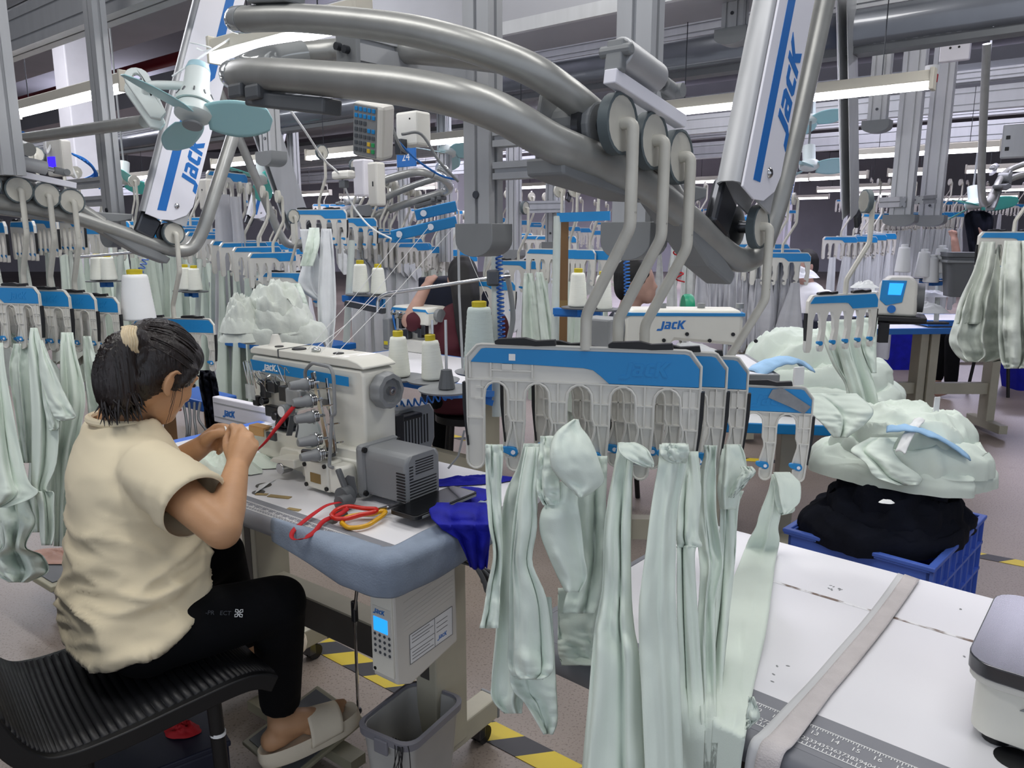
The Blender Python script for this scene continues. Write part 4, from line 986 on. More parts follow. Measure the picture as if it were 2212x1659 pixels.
g = G().box((-0.705, .155, .97), (-0.665, .157, 1.01)); g.obj('finger_guard', 'clearp', sm, smooth=0)
# tension posts
def cone_knob(p):
    m = frame(p, (0, 0, 1), z=(-.28, -.95, .05))
    k = G().lathe([(.0, .0), (.015, .0), (.0155, .012), (.0125, .018), (.0115, .036), (.009, .046), (.0, .0465)], 18, m).obj('tension_knob', 'grey_plastic', sm)
    d_ = G()
    for z in (-.012, -.008, -.004): d_.lathe([(.014, z), (.0145, z + .001), (.014, z + .002)], 18, m)
    d_.cyl(m @ Vector((0, 0, -.03)), m @ Vector((0, 0, 0)), .004, 8); d_.obj('tension_disc', 'steel', k)
    G().tube([m @ Vector((.018 * math.cos(a), .018 * math.sin(a), -.006 + .0008 * j)) for j, a in enumerate([PI * k_ / 6 for k_ in range(13)])], .0012, 5).obj('check_spring', 'steel', k)
for p in ((-.415, .135, 1.047), (-.40, .13, 1.008), (-.388, .125, .970), (-.368, .115, .917), (-.355, .11, .884)): cone_knob(p)
g = G(); g.bar((-.43, .165, 1.07), (-.36, .15, .87), .014, .006, up=(0, 1, 0)); g.bar((-.385, .17, 1.06), (-.34, .15, .88), .008, .005, up=(0, 1, 0))
for z in (1.03, .99, .945, .90): g.bar((-.42 + (1.05 - z) * .4, .16, z), (-.36 + (1.05 - z) * .25, .16, z + .01), .004, .004)
g.obj('tension_bracket', 'steel', sm, smooth=0, bevel=.001)
g = G().tube(fillet([(-.44, .15, 1.045), (-.44, .148, 1.075), (-.40, .14, 1.10), (-.32, .13, 1.10), (-.305, .125, 1.08), (-.30, .12, .99), (-.312, .12, .985), (-.318, .11, .86), (-.305, .11, .86)], .012, 5), .0045, 8); g.obj('guard_frame', 'grey_plastic', sm)
G().cyl((-.525, .135, .962), (-.525, .165, .962), .018, 20).obj('motor_knob', 'grey_plastic', sm, bevel=.002)
G().cyl((-.525, .133, .962), (-.525, .1345, .962), .014, 20).obj('blue_badge', 'paper', sm)
g = G().lathe([(0, -.006), (.03, -.006), (.034, 0), (.03, .006), (0, .006)], 24, Matrix.Translation((-.44, .15, .917)) @ Matrix.Rotation(PI / 2, 4, 'X') @ Matrix.Rotation(.5, 4, 'Y') @ Matrix.Scale(1.25, 4, (0, 1, 0))); g.obj('eye_guard_disc', 'fan_white', sm)
g = G().bar((-.488, .14, .955), (-.493, .13, .905), .004, .016, up=(0, 1, 0)); g.tube(bez([(-.475, .14, .965), (-.46, .135, .94), (-.465, .13, .905)], 6), .003, 6); g.obj('knee_lever', 'grey_dark', sm)
# handwheel
hw = G(); n = 60; pr = [(.0435 + .0013 * math.cos(9 * 2 * PI * k / n)) for k in range(n)]
hm = frame((-.283, .255, 1.03), (0, 1, 0), z=(1, 0, 0))
def ring(r, z): return [hm @ Vector((pr[k] / .042 * r * math.cos(2 * PI * k / n), pr[k] / .042 * r * math.sin(2 * PI * k / n), z)) for k in range(n)]
hw = loft([ring(.038, 0), ring(.043, .006), ring(.044, .026), ring(.040, .036), ring(.030, .038), ring(.028, .028)], True, True); hw.obj('handwheel', 'grey_plastic', sm, smooth=45)
G().lathe([(.011, .02), (.011, .04), (.006, .04), (.006, .03)], 16, hm).obj('hub_nut', 'steel', sm)
# drive motor at the front right
dm_ = G().box((-.262, .14, .786), (-.235, .27, .918)); dm_.obj('motor_flange', 'grey_plastic', sm, smooth=0, bevel=.012)
mh = G().prism([(.155, .794), (.15, .806), (.148, .897), (.16, .912), (.255, .912), (.265, .897), (.265, .806), (.258, .794)], -.24, -.10, Matrix(((0, 0, 1, 0), (1, 0, 0, 0), (0, 1, 0, 0), (0, 0, 0, 1)))).obj('motor_housing', 'grey_plastic', sm, smooth=35, bevel=.014, bseg=3)
g = G()
for k in range(12): z = .804 + .0072 * k; g.box((-.1007, .16, z), (-.0992, .25 if k < 7 else .172, z + .0026))
for k in range(6): z = .864 + .0062 * k; g.box((-.1007, .18, z), (-.0992, .24, z + .0022))
for k in range(10): z = .804 + .0072 * k; g.box((-.13, .1468, z), (-.103, .1488, z + .0026))
g.obj('vent_slots', 'black', mh, smooth=0)
for y, z in ((.147, .80), (.147, .907), (.262, .907)): G().cyl((-.236, y, z), (-.23, y, z), .007, 10).obj('bolt', 'black', sm)
g = G().bar((-.275, .10, .865), (-.24, .10, .80), .010, .014, up=(0, 1, 0)); g.obj('hand_lever', 'grey_dark', sm, smooth=0, bevel=.003)
g = G().cyl((-.235, .065, .797), (-.235, .095, .797), .018, 20); g.cyl((-.25, .085, .803), (-.25, .11, .803), .024, 20); g.obj('lifter_roller', 'grey_dark', sm)
g = G().prism([(-.268, .80), (-.272, .835), (-.255, .85), (-.235, .85), (-.225, .81), (-.235, .795)], 0, .003, YP(.114)); g.obj('side_window', 'grey_dark', sm, smooth=0)
g = G().cbox((-.40, .125, .873), (.05, .02, .012)).cyl((-.43, .12, .876), (-.39, .13, .878), .007, 10).cbox((-.37, .15, .872), (.04, .02, .008)); g.obj('thread_cam', 'dark_steel', sm, smooth=0, bevel=.002)
# rear motor
rm = G().prism([(.36, .84), (.34, .87), (.34, .955), (.36, .972), (.49, .972), (.505, .95), (.505, .87), (.48, .82), (.44, .82)], -.45, -.335, Matrix(((0, 0, 1, 0), (1, 0, 0, 0), (0, 1, 0, -.025), (0, 0, 0, 1)))).obj('rear_motor', 'grey_plastic', sm, smooth=35, bevel=.01)
g = G()
for k in range(9): y = .375 + .012 * k; g.box((-.3365, y, .84), (-.3335, y + .004, .92))
g.obj('vent_slots', 'black', rm, smooth=0)
g = G().box((-.38, .315, .83), (-.29, .37, .845)).box((-.31, .31, .83), (-.29, .34, .95)).box((-.38, .31, .925), (-.30, .42, .938)); g.obj('motor_bracket', 'rubber', sm, smooth=0, bevel=.004)

# ---------------------------------------------------------------- things lying on the table
# red ribbon from the guide to the worker's hands
def ribbon(pts, w, m, name, lab, cat, tw=0.):
    p = bez(pts, 8); g = G(); k = len(p)
    def fn(u, v):
        i = min(int(v * (k - 1)), k - 2); a = p[i].lerp(p[i + 1], v * (k - 1) - i); d_ = (p[i + 1] - p[i]).normalized(); s = d_.cross(Vector((math.sin(tw * v), 0, math.cos(tw * v))))
        s = s.normalized() if s.length > 1e-3 else Vector((1, 0, 0)); return a + s * w * (u - .5)
    g.sheet(fn, 2, k); return tag(g.obj(name, m, None, smooth=180, solid=.0009), lab, cat)
ribbon([P(653, 857, 1.87), P(640, 872, 1.86), P(618, 898, 1.85), P(595, 927, 1.82), P(575, 953, 1.79), P(556, 972, 1.77)], .010, 'red', 'red_ribbon', 'red ribbon running from the sewing machine to the woman\'s hands', 'ribbon', 2.0)
def tp(px, py, z): return PH(px, py, z)
ribbon([tp(746, 1084, .80), tp(728, 1086, .803), tp(705, 1092, .802), tp(680, 1108, .793), tp(655, 1127, .79), tp(634, 1146, .786), tp(630, 1160, .778), tp(640, 1166, .775), tp(660, 1161, .785), tp(680, 1148, .79), tp(700, 1125, .79), tp(735, 1110, .795), tp(752, 1098, .805)], .010, 'red', 'red_ribbon', 'red ribbon looped from the scissors over the ruler edge', 'ribbon', .8)
# scissors
sc = thing('scissors', 'tailor\'s scissors with one red and one yellow handle on the table', 'scissors', Matrix.Translation(tp(800, 1110, .785)))
def loop_handle(pts, r, m, nm):
    p = bez(pts + [pts[0]], 8); G().tube(p, r, 10, False).obj(nm, m, sc)
    return p
iv = Matrix.Translation(-tp(800, 1110, .785))
def T(px, py, z): return iv @ tp(px, py, z)
loop_handle([T(738, 1130, .789), T(748, 1118, .79), T(775, 1112, .791), T(805, 1110, .792), T(826, 1104, .794), T(832, 1108, .793), T(815, 1122, .79), T(790, 1136, .788), T(755, 1140, .787)], .0052, 'yellowh', 'yellow_handle')
loop_handle([T(716, 1112, .797), T(728, 1101, .799), T(752, 1094, .80), T(785, 1098, .80), T(812, 1100, .798), T(808, 1106, .798), T(780, 1112, .797), T(750, 1120, .796), T(724, 1120, .796)], .0052, 'redh', 'red_handle')
g = G(); a, b, c = T(815, 1104, .792), T(838, 1100, .792), T(905, 1082, .786)
for o_ in (0, .004): g.add([a + Vector((0, 0, o_)), b + Vector((.0, -.008, o_)), c + Vector((0, 0, o_)), b + Vector((0, .01, o_))] + [p + Vector((0, 0, .003 + o_)) for p in (a, b + Vector((.0, -.008, 0)), c, b + Vector((0, .01, 0)))], [(3, 2, 1, 0), (4, 5, 6, 7), (0, 1, 5, 4), (1, 2, 6, 5), (2, 3, 7, 6), (3, 0, 4, 7)])
g.obj('blade', 'steel', sc, smooth=0); G().ball(b + Vector((0, 0, .006)), (.005, .005, .003)).obj('pivot_screw', 'steel', sc)
# phone
fp = [tp(853, 1112, .79), tp(985, 1058, .79), tp(1026, 1082, .79), tp(886, 1139, .79)]
pc = sum(fp, Vector()) / 4; pu = (fp[1] - fp[0] + fp[2] - fp[3]).normalized()
ph = thing('mobile_phone', 'black mobile phone in a clear case lying on blue cloth', 'phone', frame(pc + Vector((0, 0, .003)), pu, (0, 0, 1)) @ Matrix.Rotation(PI / 2, 4, 'X'))
ph.matrix_world = frame(pc + Vector((0, 0, .008)), pu, z=(0, 0, 1)); ROOT[ph.name] = ph.matrix_world.copy()
L = (fp[1] - fp[0]).length; W = min(.082, (fp[3] - fp[0]).length)
slab(-L / 2, L / 2, -W / 2, W / 2, 0, .009, .011).obj('case', 'black', ph, smooth=0, bevel=.002)
slab(-L / 2 + .004, L / 2 - .004, -W / 2 + .004, W / 2 - .004, .009, .0098, .009).obj('screen', 'glass_black', ph, smooth=0)
slab(-L / 2 + .02, L / 2 - .01, -W / 2 - .0015, -W / 2 + .002, .001, .006, .0005).obj('case_edge', 'grey_plastic', ph, smooth=0)
# blue cloths
g = G()
bc_rows = [(1086, 930, 1050), (1100, 925, 1056), (1120, 932, 1058), (1135, 948, 1060), (1160, 990, 1058), (1190, 1004, 1056), (1225, 1016, 1052)]
def bcl(u, v):
    f = v * (len(bc_rows) - 1); i = min(int(f), len(bc_rows) - 2); t = f - i; r = [bc_rows[i][k] * (1 - t) + bc_rows[i + 1][k] * t for k in range(3)]
    x = r[1] + (r[2] - r[1]) * u; fo = .012 * abs(math.sin(7 * u + 3 * v)) + .008 * nz(u * 4, v * 6, 1.)
    if r[0] < 1136: return PH(x, r[0], .80 + fo)
    e = PH(x, 1136, .80); d_ = P(x, r[0], 1.0) - Vector((0, 0, CH)); k = (e.y + .0 ) / d_.y; return Vector((0, 0, CH)) + d_ * k + Vector((0, -fo, 0))
g.sheet(bcl, 26, 30); tag(g.obj('blue_cloth', 'blue_cloth', None, smooth=180, solid=.002), 'royal blue cloth under the phone, hanging over the table end', 'cloth')
crumple(PH(985, 1075, .781), .10, .06, .022, 'blue_cloth', 'blue_cloth', 'royal blue cloth bunched between the phone and the grey motor', 'cloth', 7, 14, amp=.9, rot=.6)
crumple(PH(1010, 1040, .781), .13, .03, .02, 'blue_cloth', 'blue_cloth', 'royal blue cloth strip on the table beside the front hanger\'s long finger', 'cloth', 12, 14, amp=.9, rot=.2)
crumple(PH(470, 1005, .781), .15, .07, .06, 'mint', 'cloth_piece', 'mint cloth piece bunched on the table below the woman\'s hands', 'cloth piece', 5, 26, amp=.75, rot=-.5)
crumple(PH(545, 1000, .781), .10, .05, .035, 'mint', 'cloth_piece', 'mint cloth piece spread beside the machine bed arm', 'cloth piece', 15, 18, amp=.7, rot=-.3)
g = G().sheet(lambda u, v: PH(560 + 50 * u - 10 * v, 1048 - 16 * u + 18 * v * (1 - u), .7805 + .004 * math.sin(5 * u)), 8, 6); tag(g.obj('white_label', 'paper', None, solid=.001), 'small white fabric label on the table left of the machine foot', 'label')
# thin white cable end on the table
g = G().tube([P(1003, 930, 1.95), P(990, 985, 1.93), P(968, 1012, 1.92)], .003, 6); tag(g.obj('plug_lead', 'grey_plastic', None), 'thin grey lead hanging beside the front hanger\'s left finger', 'cable')
# ================================================================ right hand table, scale, strap
RMX = rz(TA, (TO.x, TO.y, 0))                     # x to the right along the front edge, y away
rt = thing('work_table', 'white work table with grey ruler edge in the lower right corner', 'table', RMX)
RL = 1.35
slab(0.0, RL, -.07, .556, .742, .7795, .012).obj('table_top', 'table_white', rt, smooth=0)
G().box((.0, -.068, .7795), (RL, .017, .7801)).obj('ruler_band', 'ruler', rt, smooth=0)
g = G(); prof = [(-.066, .780), (-.082, .778), (-.09, .768), (-.09, .745), (-.082, .738), (-.06, .738)]
g.prism(prof, -.002, RL, Matrix(((0, 0, 1, 0), (1, 0, 0, 0), (0, 1, 0, 0), (0, 0, 0, 1)))); g.obj('bumper_edge', 'ruler', rt, smooth=50)
rp = RMX.inverted() @ PH(1758.4, 1585, .78)       # where the printed 33 stands
ruler(rt, rp.x - .33, RL, -.056, -.010, .7803, num_from=0)
G().box((-.012, -.085, .742), (.0, .55, .781)).obj('end_bumper', 'ruler', rt, smooth=0, bevel=.003)
e0, e1 = RMX.inverted() @ PH(1640, 1243, .78), RMX.inverted() @ PH(2130, 1397, .78)
def joint_mat():
    m = bpy.data.materials.new('joint'); m.use_nodes = True; nt = m.node_tree; b = nt.nodes['Principled BSDF']
    tc = nt.nodes.new('ShaderNodeTexCoord'); n = nt.nodes.new('ShaderNodeTexNoise'); n.inputs['Scale'].default_value = 22; n.inputs['Detail'].default_value = 5
    nt.links.new(tc.outputs['Object'], n.inputs['Vector']); r = nt.nodes.new('ShaderNodeValToRGB')
    r.color_ramp.elements[0].position = .44; r.color_ramp.elements[0].color = lin('#efeff2'); r.color_ramp.elements[1].position = .56; r.color_ramp.elements[1].color = lin('#7d6a60')
    nt.links.new(n.outputs['Fac'], r.inputs[0]); nt.links.new(r.outputs[0], b.inputs['Base Color']); b.inputs['Roughness'].default_value = .7; return m
JM = joint_mat()
G().box((e0.x, (e0.y + e1.y) / 2 - .004, .7795), (e1.x + .1, (e0.y + e1.y) / 2 + .003, .7799)).obj('worn_joint', JM, rt, smooth=0)
sm_ = G(); rr = random.Random(3)
for px, py in ((1803, 1268), (1812, 1272), (1790, 1272), (1680, 1437), (1672, 1455), (1668, 1472), (1700, 1440), (2076, 1314), (2083, 1418), (2075, 1316)):
    p = RMX.inverted() @ PH(px, py, .78); k = 3 if px < 1820 and py < 1300 else 1
    for _ in range(k): a = rr.random() * 6; sm_.lathe([(.0018, .7796), (.0005 + .001 * rr.random(), .7799)], 7, Matrix.Translation((p.x + rr.uniform(-.008, .008) * (k > 1), p.y + rr.uniform(-.004, .004), 0)) @ Matrix.Scale(1.8, 4, (math.cos(a), math.sin(a), 0)))
sm_.obj('scuff', 'grey_plastic', rt, smooth=0)
p = RMX.inverted() @ PH(2195, 1640, .78); G().lathe([(.024, .7796), (.024, .7802)], 24, Matrix.Translation((p.x, p.y, 0))).obj('cable_cap', 'black', rt, smooth=0)
for x, w_ in ((.30, .07), (1.15, .07)):
    G().box((x, -.04, .06), (x + w_, .02, .742)).obj('leg', 'leg', rt, smooth=0, bevel=.003); G().box((x + w_ * .45, -.042, .06), (x + w_ + .05, -.038, .742)).obj('leg_channel', 'black', rt, smooth=0)
    G().box((x, .45, .06), (x + w_, .51, .742)).obj('leg', 'leg', rt, smooth=0, bevel=.003); G().box((x - .0, -.08, .0), (x + w_, .55, .06)).obj('foot', 'leg', rt, smooth=0, bevel=.004)
t = thing('fabric_post', 'dark upright stand under the corner of the white work table', 'stand', RMX)
G().prism([(.20, -.05), (.25, -.05), (.25, .0), (.20, .0)], .0, .735).obj('upright', 'black', t, smooth=0, bevel=.004)
G().box((.18, -.07, 0), (.29, .1, .03)).obj('base', 'black', t, smooth=0, bevel=.004)
# webbing strap laid over the table
def strap_path(px0):
    a = [RMX.inverted() @ PH(*p, .78) for p in px0]; a = [Vector((p.x, p.y, .7805)) for p in a]; return a
L_ = strap_path([(1940, 1240), (1905, 1290), (1862, 1345), (1800, 1415), (1745, 1478), (1705, 1520)])
R_ = strap_path([(1986, 1256), (1955, 1302), (1912, 1362), (1850, 1440), (1800, 1500), (1765, 1548)])
def edge_down(last, prev):
    d = (last - prev).normalized(); k = (last.y + .068) / -d.y if abs(d.y) > .01 else 0
    e = last + d * k; return [Vector((e.x, -.068, .7815)), Vector((e.x - .004, -.087, .779)), Vector((e.x - .006, -.094, .766)), Vector((e.x - .008, -.0945, .735)), Vector((e.x - .008, -.09, .70))]
L2 = L_ + edge_down(L_[-1], L_[-2]); R2 = R_ + edge_down(R_[-1], R_[-2])
Lb, Rb = bez(L2, 5), bez(R2, 5)
def strap_fn(k0, k1, lift):
    def fn(u, v):
        f = v * (len(Lb) - 1); i = min(int(f), len(Lb) - 2); a = Lb[i].lerp(Lb[i + 1], f - i); b = Rb[i].lerp(Rb[i + 1], f - i); w_ = k0 + (k1 - k0) * u
        q_ = a.lerp(b, w_); return (q_.x, q_.y - (lift if q_.z < .775 else 0), q_.z + (lift if q_.z > .775 else 0) + .001 * abs(math.sin(9 * v)))
    return fn
sg = thing('webbing_strap', 'pinkish webbing strap laid across the white work table', 'strap', RMX)
G().sheet(strap_fn(0, .85, .0012), 6, 50).obj('under_layer', 'strap2', sg, smooth=180, solid=.0012)
G().sheet(strap_fn(.30, 1.0, .0032), 6, 50).obj('woven_layer', 'strap', sg, smooth=180, solid=.0016)
# weighing scale at the right edge
sp0 = RMX.inverted() @ PH(2128, 1590, .80)
ws = thing('weighing_scale', 'kitchen weighing scale with steel pan at the right edge on the white table', 'scale', RMX @ Matrix.Translation((sp0.x - .022, sp0.y + .012, .78)) @ Matrix.Rotation(.02, 4, 'Z'))
slab(.0, .24, .0, .19, .012, .085, .03).obj('body', 'cream', ws, smooth=40, bevel=.006)
slab(-.008, .25, -.008, .20, .082, .094, .035).obj('pan_rim', 'plastic', ws, smooth=40, bevel=.002)
slab(-.01, .252, -.01, .235, .092, .112, .035).obj('steel_pan', 'pan_steel', ws, smooth=40, bevel=.006)
G().box((.075, -.0015, .02), (.24, .004, .084)).obj('display_panel', 'plastic', ws, smooth=0, bevel=.003)
G().box((.072, -.002, .018), (.078, .003, .088)).obj('panel_gap', 'black', ws, smooth=0); G().box((.09, -.003, .062), (.22, .0, .08)).obj('display', 'glass_black', ws, smooth=0, bevel=.001)
G().prism([(.052, .072), (.068, .074), (.062, .082)], 0, .002, Matrix(((1, 0, 0, 0), (0, 0, -1, 0), (0, 1, 0, -.01), (0, 0, 0, 1)))).obj('pointer', 'grey_plastic', ws, smooth=0)
for x in (.03, .21): G().lathe([(.016, 0), (.018, .012)], 14, Matrix.Translation((x, .025, 0))).obj('foot', 'black', ws)
G().box((.10, -.012, .002), (.2, .002, .018)).obj('blue_label', 'blue_edge', ws, smooth=0)

# ================================================================ chair
CA = math.atan2(.264, .289)
c00 = PH(150, 1615, .45)
CMX = frame((c00.x, c00.y, 0), Vector((.76, .65, 0)), (-.65, .76, 0))         # x forward, y to the sitter's left
ch = thing('work_chair', 'black ribbed work chair the woman in the beige T-shirt sits on', 'chair', CMX)
SW, SD = .40, .40
prof = [(-.165, .80), (-.145, .68), (-.10, .53), (-.055, .458), (.0, .437), (.10, .438), (.22, .450), (.32, .458), (.37, .452), (.405, .432)]
pb = bez([Vector((a, 0, b)) for a, b in prof], 8)
def seat_fn(off):
    def fn(u, v):
        f = v * (len(pb) - 1); i = min(int(f), len(pb) - 2); p = pb[i].lerp(pb[i + 1], f - i); d = (pb[min(i + 1, len(pb) - 1)] - pb[max(i - 1, 0)]).normalized(); n = Vector((-d.z, 0, d.x)); n = n if n.z > 0 or n.x > 0 else -n
        rib = .0055 * (1 + math.cos(2 * PI * v * 58)) / 2
        dip = .012 * math.sin(PI * u) * (1 if v > .4 else 0); q_ = p + n * (off + rib); return (q_.x, u * SW, q_.z - dip)
    return fn
G().sheet(seat_fn(.004), 6, 58 * 6).obj('ribbed_pad', 'rubber', ch, smooth=180, solid=.010)
for y in (-.004, SW + .004):
    g = G(); k = len(pb); vs = []; fs = []
    for i, p in enumerate(pb):
        d = (pb[min(i + 1, k - 1)] - pb[max(i - 1, 0)]).normalized(); n = Vector((-d.z, 0, d.x))
        for a, b in ((-.013, .010), (.013, .010), (.013, -.026), (-.013, -.026)): vs.append((p.x + n.x * b, y + a, p.z + n.z * b))
    for i in range(k - 1):
        for j in range(4): a, b = i * 4 + j, i * 4 + (j + 1) % 4; fs.append((a, b, b + 4, a + 4))
    fs += [(3, 2, 1, 0), tuple((k - 1) * 4 + j for j in range(4))]
    g.add(vs, fs); g.obj('side_rail', 'black', ch, smooth=40, bevel=.003)
for x, y, dx in ((.03, .03, -.03), (.03, SW - .03, -.03), (.275, .015, .02), (.275, SW - .015, .02)):
    G().tube([(x, y, .43), (x + dx * .3, y, .25), (x + dx, y, .004)], .0155, 14).obj('leg', 'black', ch)
    if x > .2 and y < .1: G().cyl((x + dx * .2, y, .34), (x + dx * .22, y, .348), .0168, 14).obj('white_band', 'paper', ch)
    G().tube([(x + dx * .55, y, .20), (x + dx, y, .0)], .0185, 14).obj('leg_sleeve', 'rubber', ch)
G().tube([(.15, .02, .42), (.15, .02, .405)], .017, 12).obj('stub', 'black', ch); G().bar((.16, .0, .425), (.16, SW, .425), .03, .02).obj('crossbar', 'black', ch, smooth=0)
G().box((-.17, -.0, .78), (-.155, SW, .83)).obj('top_rail', 'black', ch, smooth=0, bevel=.004)
# black box under the chair
b0_ = PH(182, 1640, .30)
bx = thing('black_box', 'black storage box with a red rag under the chair', 'box', frame((b0_.x, b0_.y, 0), Vector((.80, .60, 0)), (-.60, .80, 0)))
g = G().box((0, 0, .02), (.30, .28, .20)); g.obj('carton', 'navy', bx, smooth=0, bevel=.006)
G().box((-.004, -.004, .20), (.304, .284, .215)).obj('lid', 'navy', bx, smooth=0, bevel=.004)
o = crumple(bx.matrix_world @ Vector((.22, .10, .217)), .045, .03, .035, 'red', 'red_rag', 'red rag lying on the black box under the chair', 'rag', 8, 12, amp=.9)
# ================================================================ the woman at the sewing machine
FD = Vector((.78, .62, 0)).normalized(); RD = Vector((FD.y, -FD.x, 0))
def V3(*a): return Vector(a)
def ell_ring(c, af, ar, tilt=0, n=40, p=2.3):
    o = []
    for k in range(n):
        a = 2 * PI * k / n; x = math.copysign(abs(math.cos(a)) ** (2 / p), math.cos(a)) * af; y = math.copysign(abs(math.sin(a)) ** (2 / p), math.sin(a)) * ar
        o.append(c + FD * x + RD * y + ZZ * (tilt * x))
    return o
def loft_rings(g, rings):
    n = len(rings[0]); vs = [p for r in rings for p in r]; fs = []
    for i in range(len(rings) - 1):
        for j in range(n): a, b = i * n + j, i * n + (j + 1) % n; fs.append((a, b, b + n, a + n))
    fs.append(tuple(range(n - 1, -1, -1))); fs.append(tuple((len(rings) - 1) * n + j for j in range(n)))
    return g.add(vs, fs)
DT = 1.72
rows = [(1326, 162, 434, .195, .24), (1290, 166, 436, .192, .16), (1200, 170, 420, .170, .06), (1150, 170, 413, .170, 0), (1090, 168, 402, .174, 0), (1030, 168, 386, .178, 0), (985, 172, 370, .178, .05), (950, 186, 350, .16, .1), (925, 192, 334, .12, .12), (905, 212, 322, .085, .1)]
def torso(shrink, top=0):
    o = []
    for py, l, r, ar, tilt in rows[:len(rows) - top]:
        c = P((l + r) / 2, py, DT + .06); af = (r - l) / 2 / FPX * (DT + .06) / .985
        o.append(ell_ring(c, af - shrink, ar - shrink, tilt))
    return o
S_R, E_R, W_R = V3(-.772, 1.59, .905), V3(-.577, 1.446, .828), P(512, 1008, 1.72)
NB = V3(-.905, 1.735, 1.0)
S_L, E_L, W_L = V3(2 * NB.x - S_R.x + .02, 2 * NB.y - S_R.y - .01, .915), V3(-.93, 1.83, .79), P(432, 966, 1.87)
K_R, A_R = P(601, 1304, 1.80), P(606, 1543, 1.99)
H_R, H_L = V3(-.805, 1.55, .535), V3(-.94, 1.70, .535)
K_L, A_L = P(476, 1196, 2.05), P(532, 1392, 2.28)
# head frame
HC = V3(-.832, 1.765, 1.085)
fdir = Vector((.44, .90, -.50)).normalized(); hl_ = Vector((-.80, .60, -.02)); hl_ = (hl_ - fdir * hl_.dot(fdir)).normalized(); hu = fdir.cross(hl_)
HM = Matrix.Identity(4)
for i in range(3): HM[i][0], HM[i][1], HM[i][2], HM[i][3] = fdir[i], hl_[i], hu[i], HC[i]
def hp_(x, y, z): return HM @ Vector((x, y, z))
pr = thing('person', 'person in beige T-shirt and black trousers sitting at the sewing machine', 'person', (HC.x, HC.y, 0))
pr['label'] = 'woman with a ponytail in a beige T-shirt sewing on the black chair'
b = G()
def hball(c, r): b.ball((0, 0, 0), (1, 1, 1), 20, HM @ Matrix.Translation(c) @ Matrix.Diagonal((*r, 1)))
hball((-.005, 0, .02), (.094, .074, .092)); hball((.03, 0, -.03), (.058, .060, .075)); hball((.052, 0, -.075), (.032, .034, .032))
hball((.060, 0, .012), (.030, .052, .05)); hball((.056, .030, -.022), (.028, .026, .026)); hball((.056, -.030, -.022), (.028, .026, .026))
b.chain([hp_(.086, 0, .005), hp_(.103, 0, -.028)], [.008, .011], 10); hball((.096, 0, -.032), (.012, .017, .009))
hball((.083, 0, -.054), (.010, .020, .006)); hball((.081, 0, -.064), (.010, .017, .006))
for s in (-1, 1): b.chain([hp_(.082, s * .012, .022), hp_(.078, s * .045, .022)], [.006, .005], 8)
ears = []
for s in (-1, 1):
    hball((-.020, s * .074, -.014), (.013, .007, .028)); pts = [hp_(-.014 + .017 * math.cos(a) * -1, s * (.080 + .004 * math.sin(a)), -.012 + .029 * math.sin(a)) for a in [-1.5 + 3.6 * k / 9 for k in range(10)]]
    b.chain(pts, [.0042] * 10, 8); hball((-.012, s * .077, -.038), (.007, .005, .009))
b.chain([hp_(-.03, 0, -.03), NB + ZZ * .035 + FD * .01, NB - ZZ * .02, NB - ZZ * .08], [.056, .050, .054, .06], 18)
b.chain([hp_(.035, .0, -.075), NB + FD * .05 - ZZ * .01], [.03, .04], 14)
b.chain([NB - ZZ * .085, S_R - ZZ * .012], [.044, .044]); b.chain([NB - ZZ * .085, S_L - ZZ * .012], [.044, .044])
loft_rings(b, torso(.02, 2))
b.chain([S_R, S_R.lerp(E_R, .5), E_R, E_R.lerp(W_R, .35), W_R], [.05, .042, .037, .0365, .0255], 18)
b.chain([S_L, S_L.lerp(E_L, .5), E_L, E_L.lerp(W_L, .35), W_L], [.052, .046, .040, .040, .026], 18)
def hand(w, mcps, fingers, thumb, wr=.025):
    for m in mcps: b.chain([w, w.lerp(m, .55), m], [wr, .0175, .0112], 12)
    for i in range(len(mcps) - 1): b.chain([w.lerp(mcps[i], .75), w.lerp(mcps[i + 1], .75)], [.0145, .0145], 10); b.chain([mcps[i], mcps[i + 1]], [.0105, .0105], 10)
    for m, f in zip(mcps, fingers): b.chain([m] + f, [.0105, .0092, .0083, .0070][:len(f) + 1], 12)
    b.chain(thumb, [.0165, .0125, .0105, .0082][:len(thumb)], 12)
# right hand: seen from its back, pinching a scrap with the left
hand(W_R, [P(505, 951, 1.755), P(521, 946, 1.742), P(536, 952, 1.735), P(549, 966, 1.735)],
     [[P(508, 929, 1.765), P(503, 919, 1.79), P(496, 926, 1.81)], [P(526, 930, 1.758), P(520, 921, 1.785), P(509, 929, 1.805)],
      [P(541, 941, 1.755), P(536, 938, 1.785), P(524, 944, 1.80)], [P(552, 958, 1.755), P(545, 955, 1.78), P(534, 958, 1.79)]],
     [P(505, 990, 1.735), P(492, 968, 1.765), P(490, 950, 1.79), P(494, 936, 1.81)])
hand(W_L, [P(468, 923, 1.865), P(461, 936, 1.885), P(458, 950, 1.895), P(458, 962, 1.895)],
     [[P(482, 921, 1.845), P(494, 923, 1.83), P(502, 931, 1.815)], [P(478, 938, 1.87), P(488, 945, 1.85), P(487, 956, 1.835)],
      [P(473, 955, 1.88), P(482, 962, 1.86), P(477, 970, 1.85)], [P(470, 968, 1.885), P(477, 973, 1.87), P(472, 978, 1.86)]],
     [P(446, 950, 1.85), P(460, 939, 1.835), P(475, 936, 1.825), P(488, 936, 1.815)], .024)
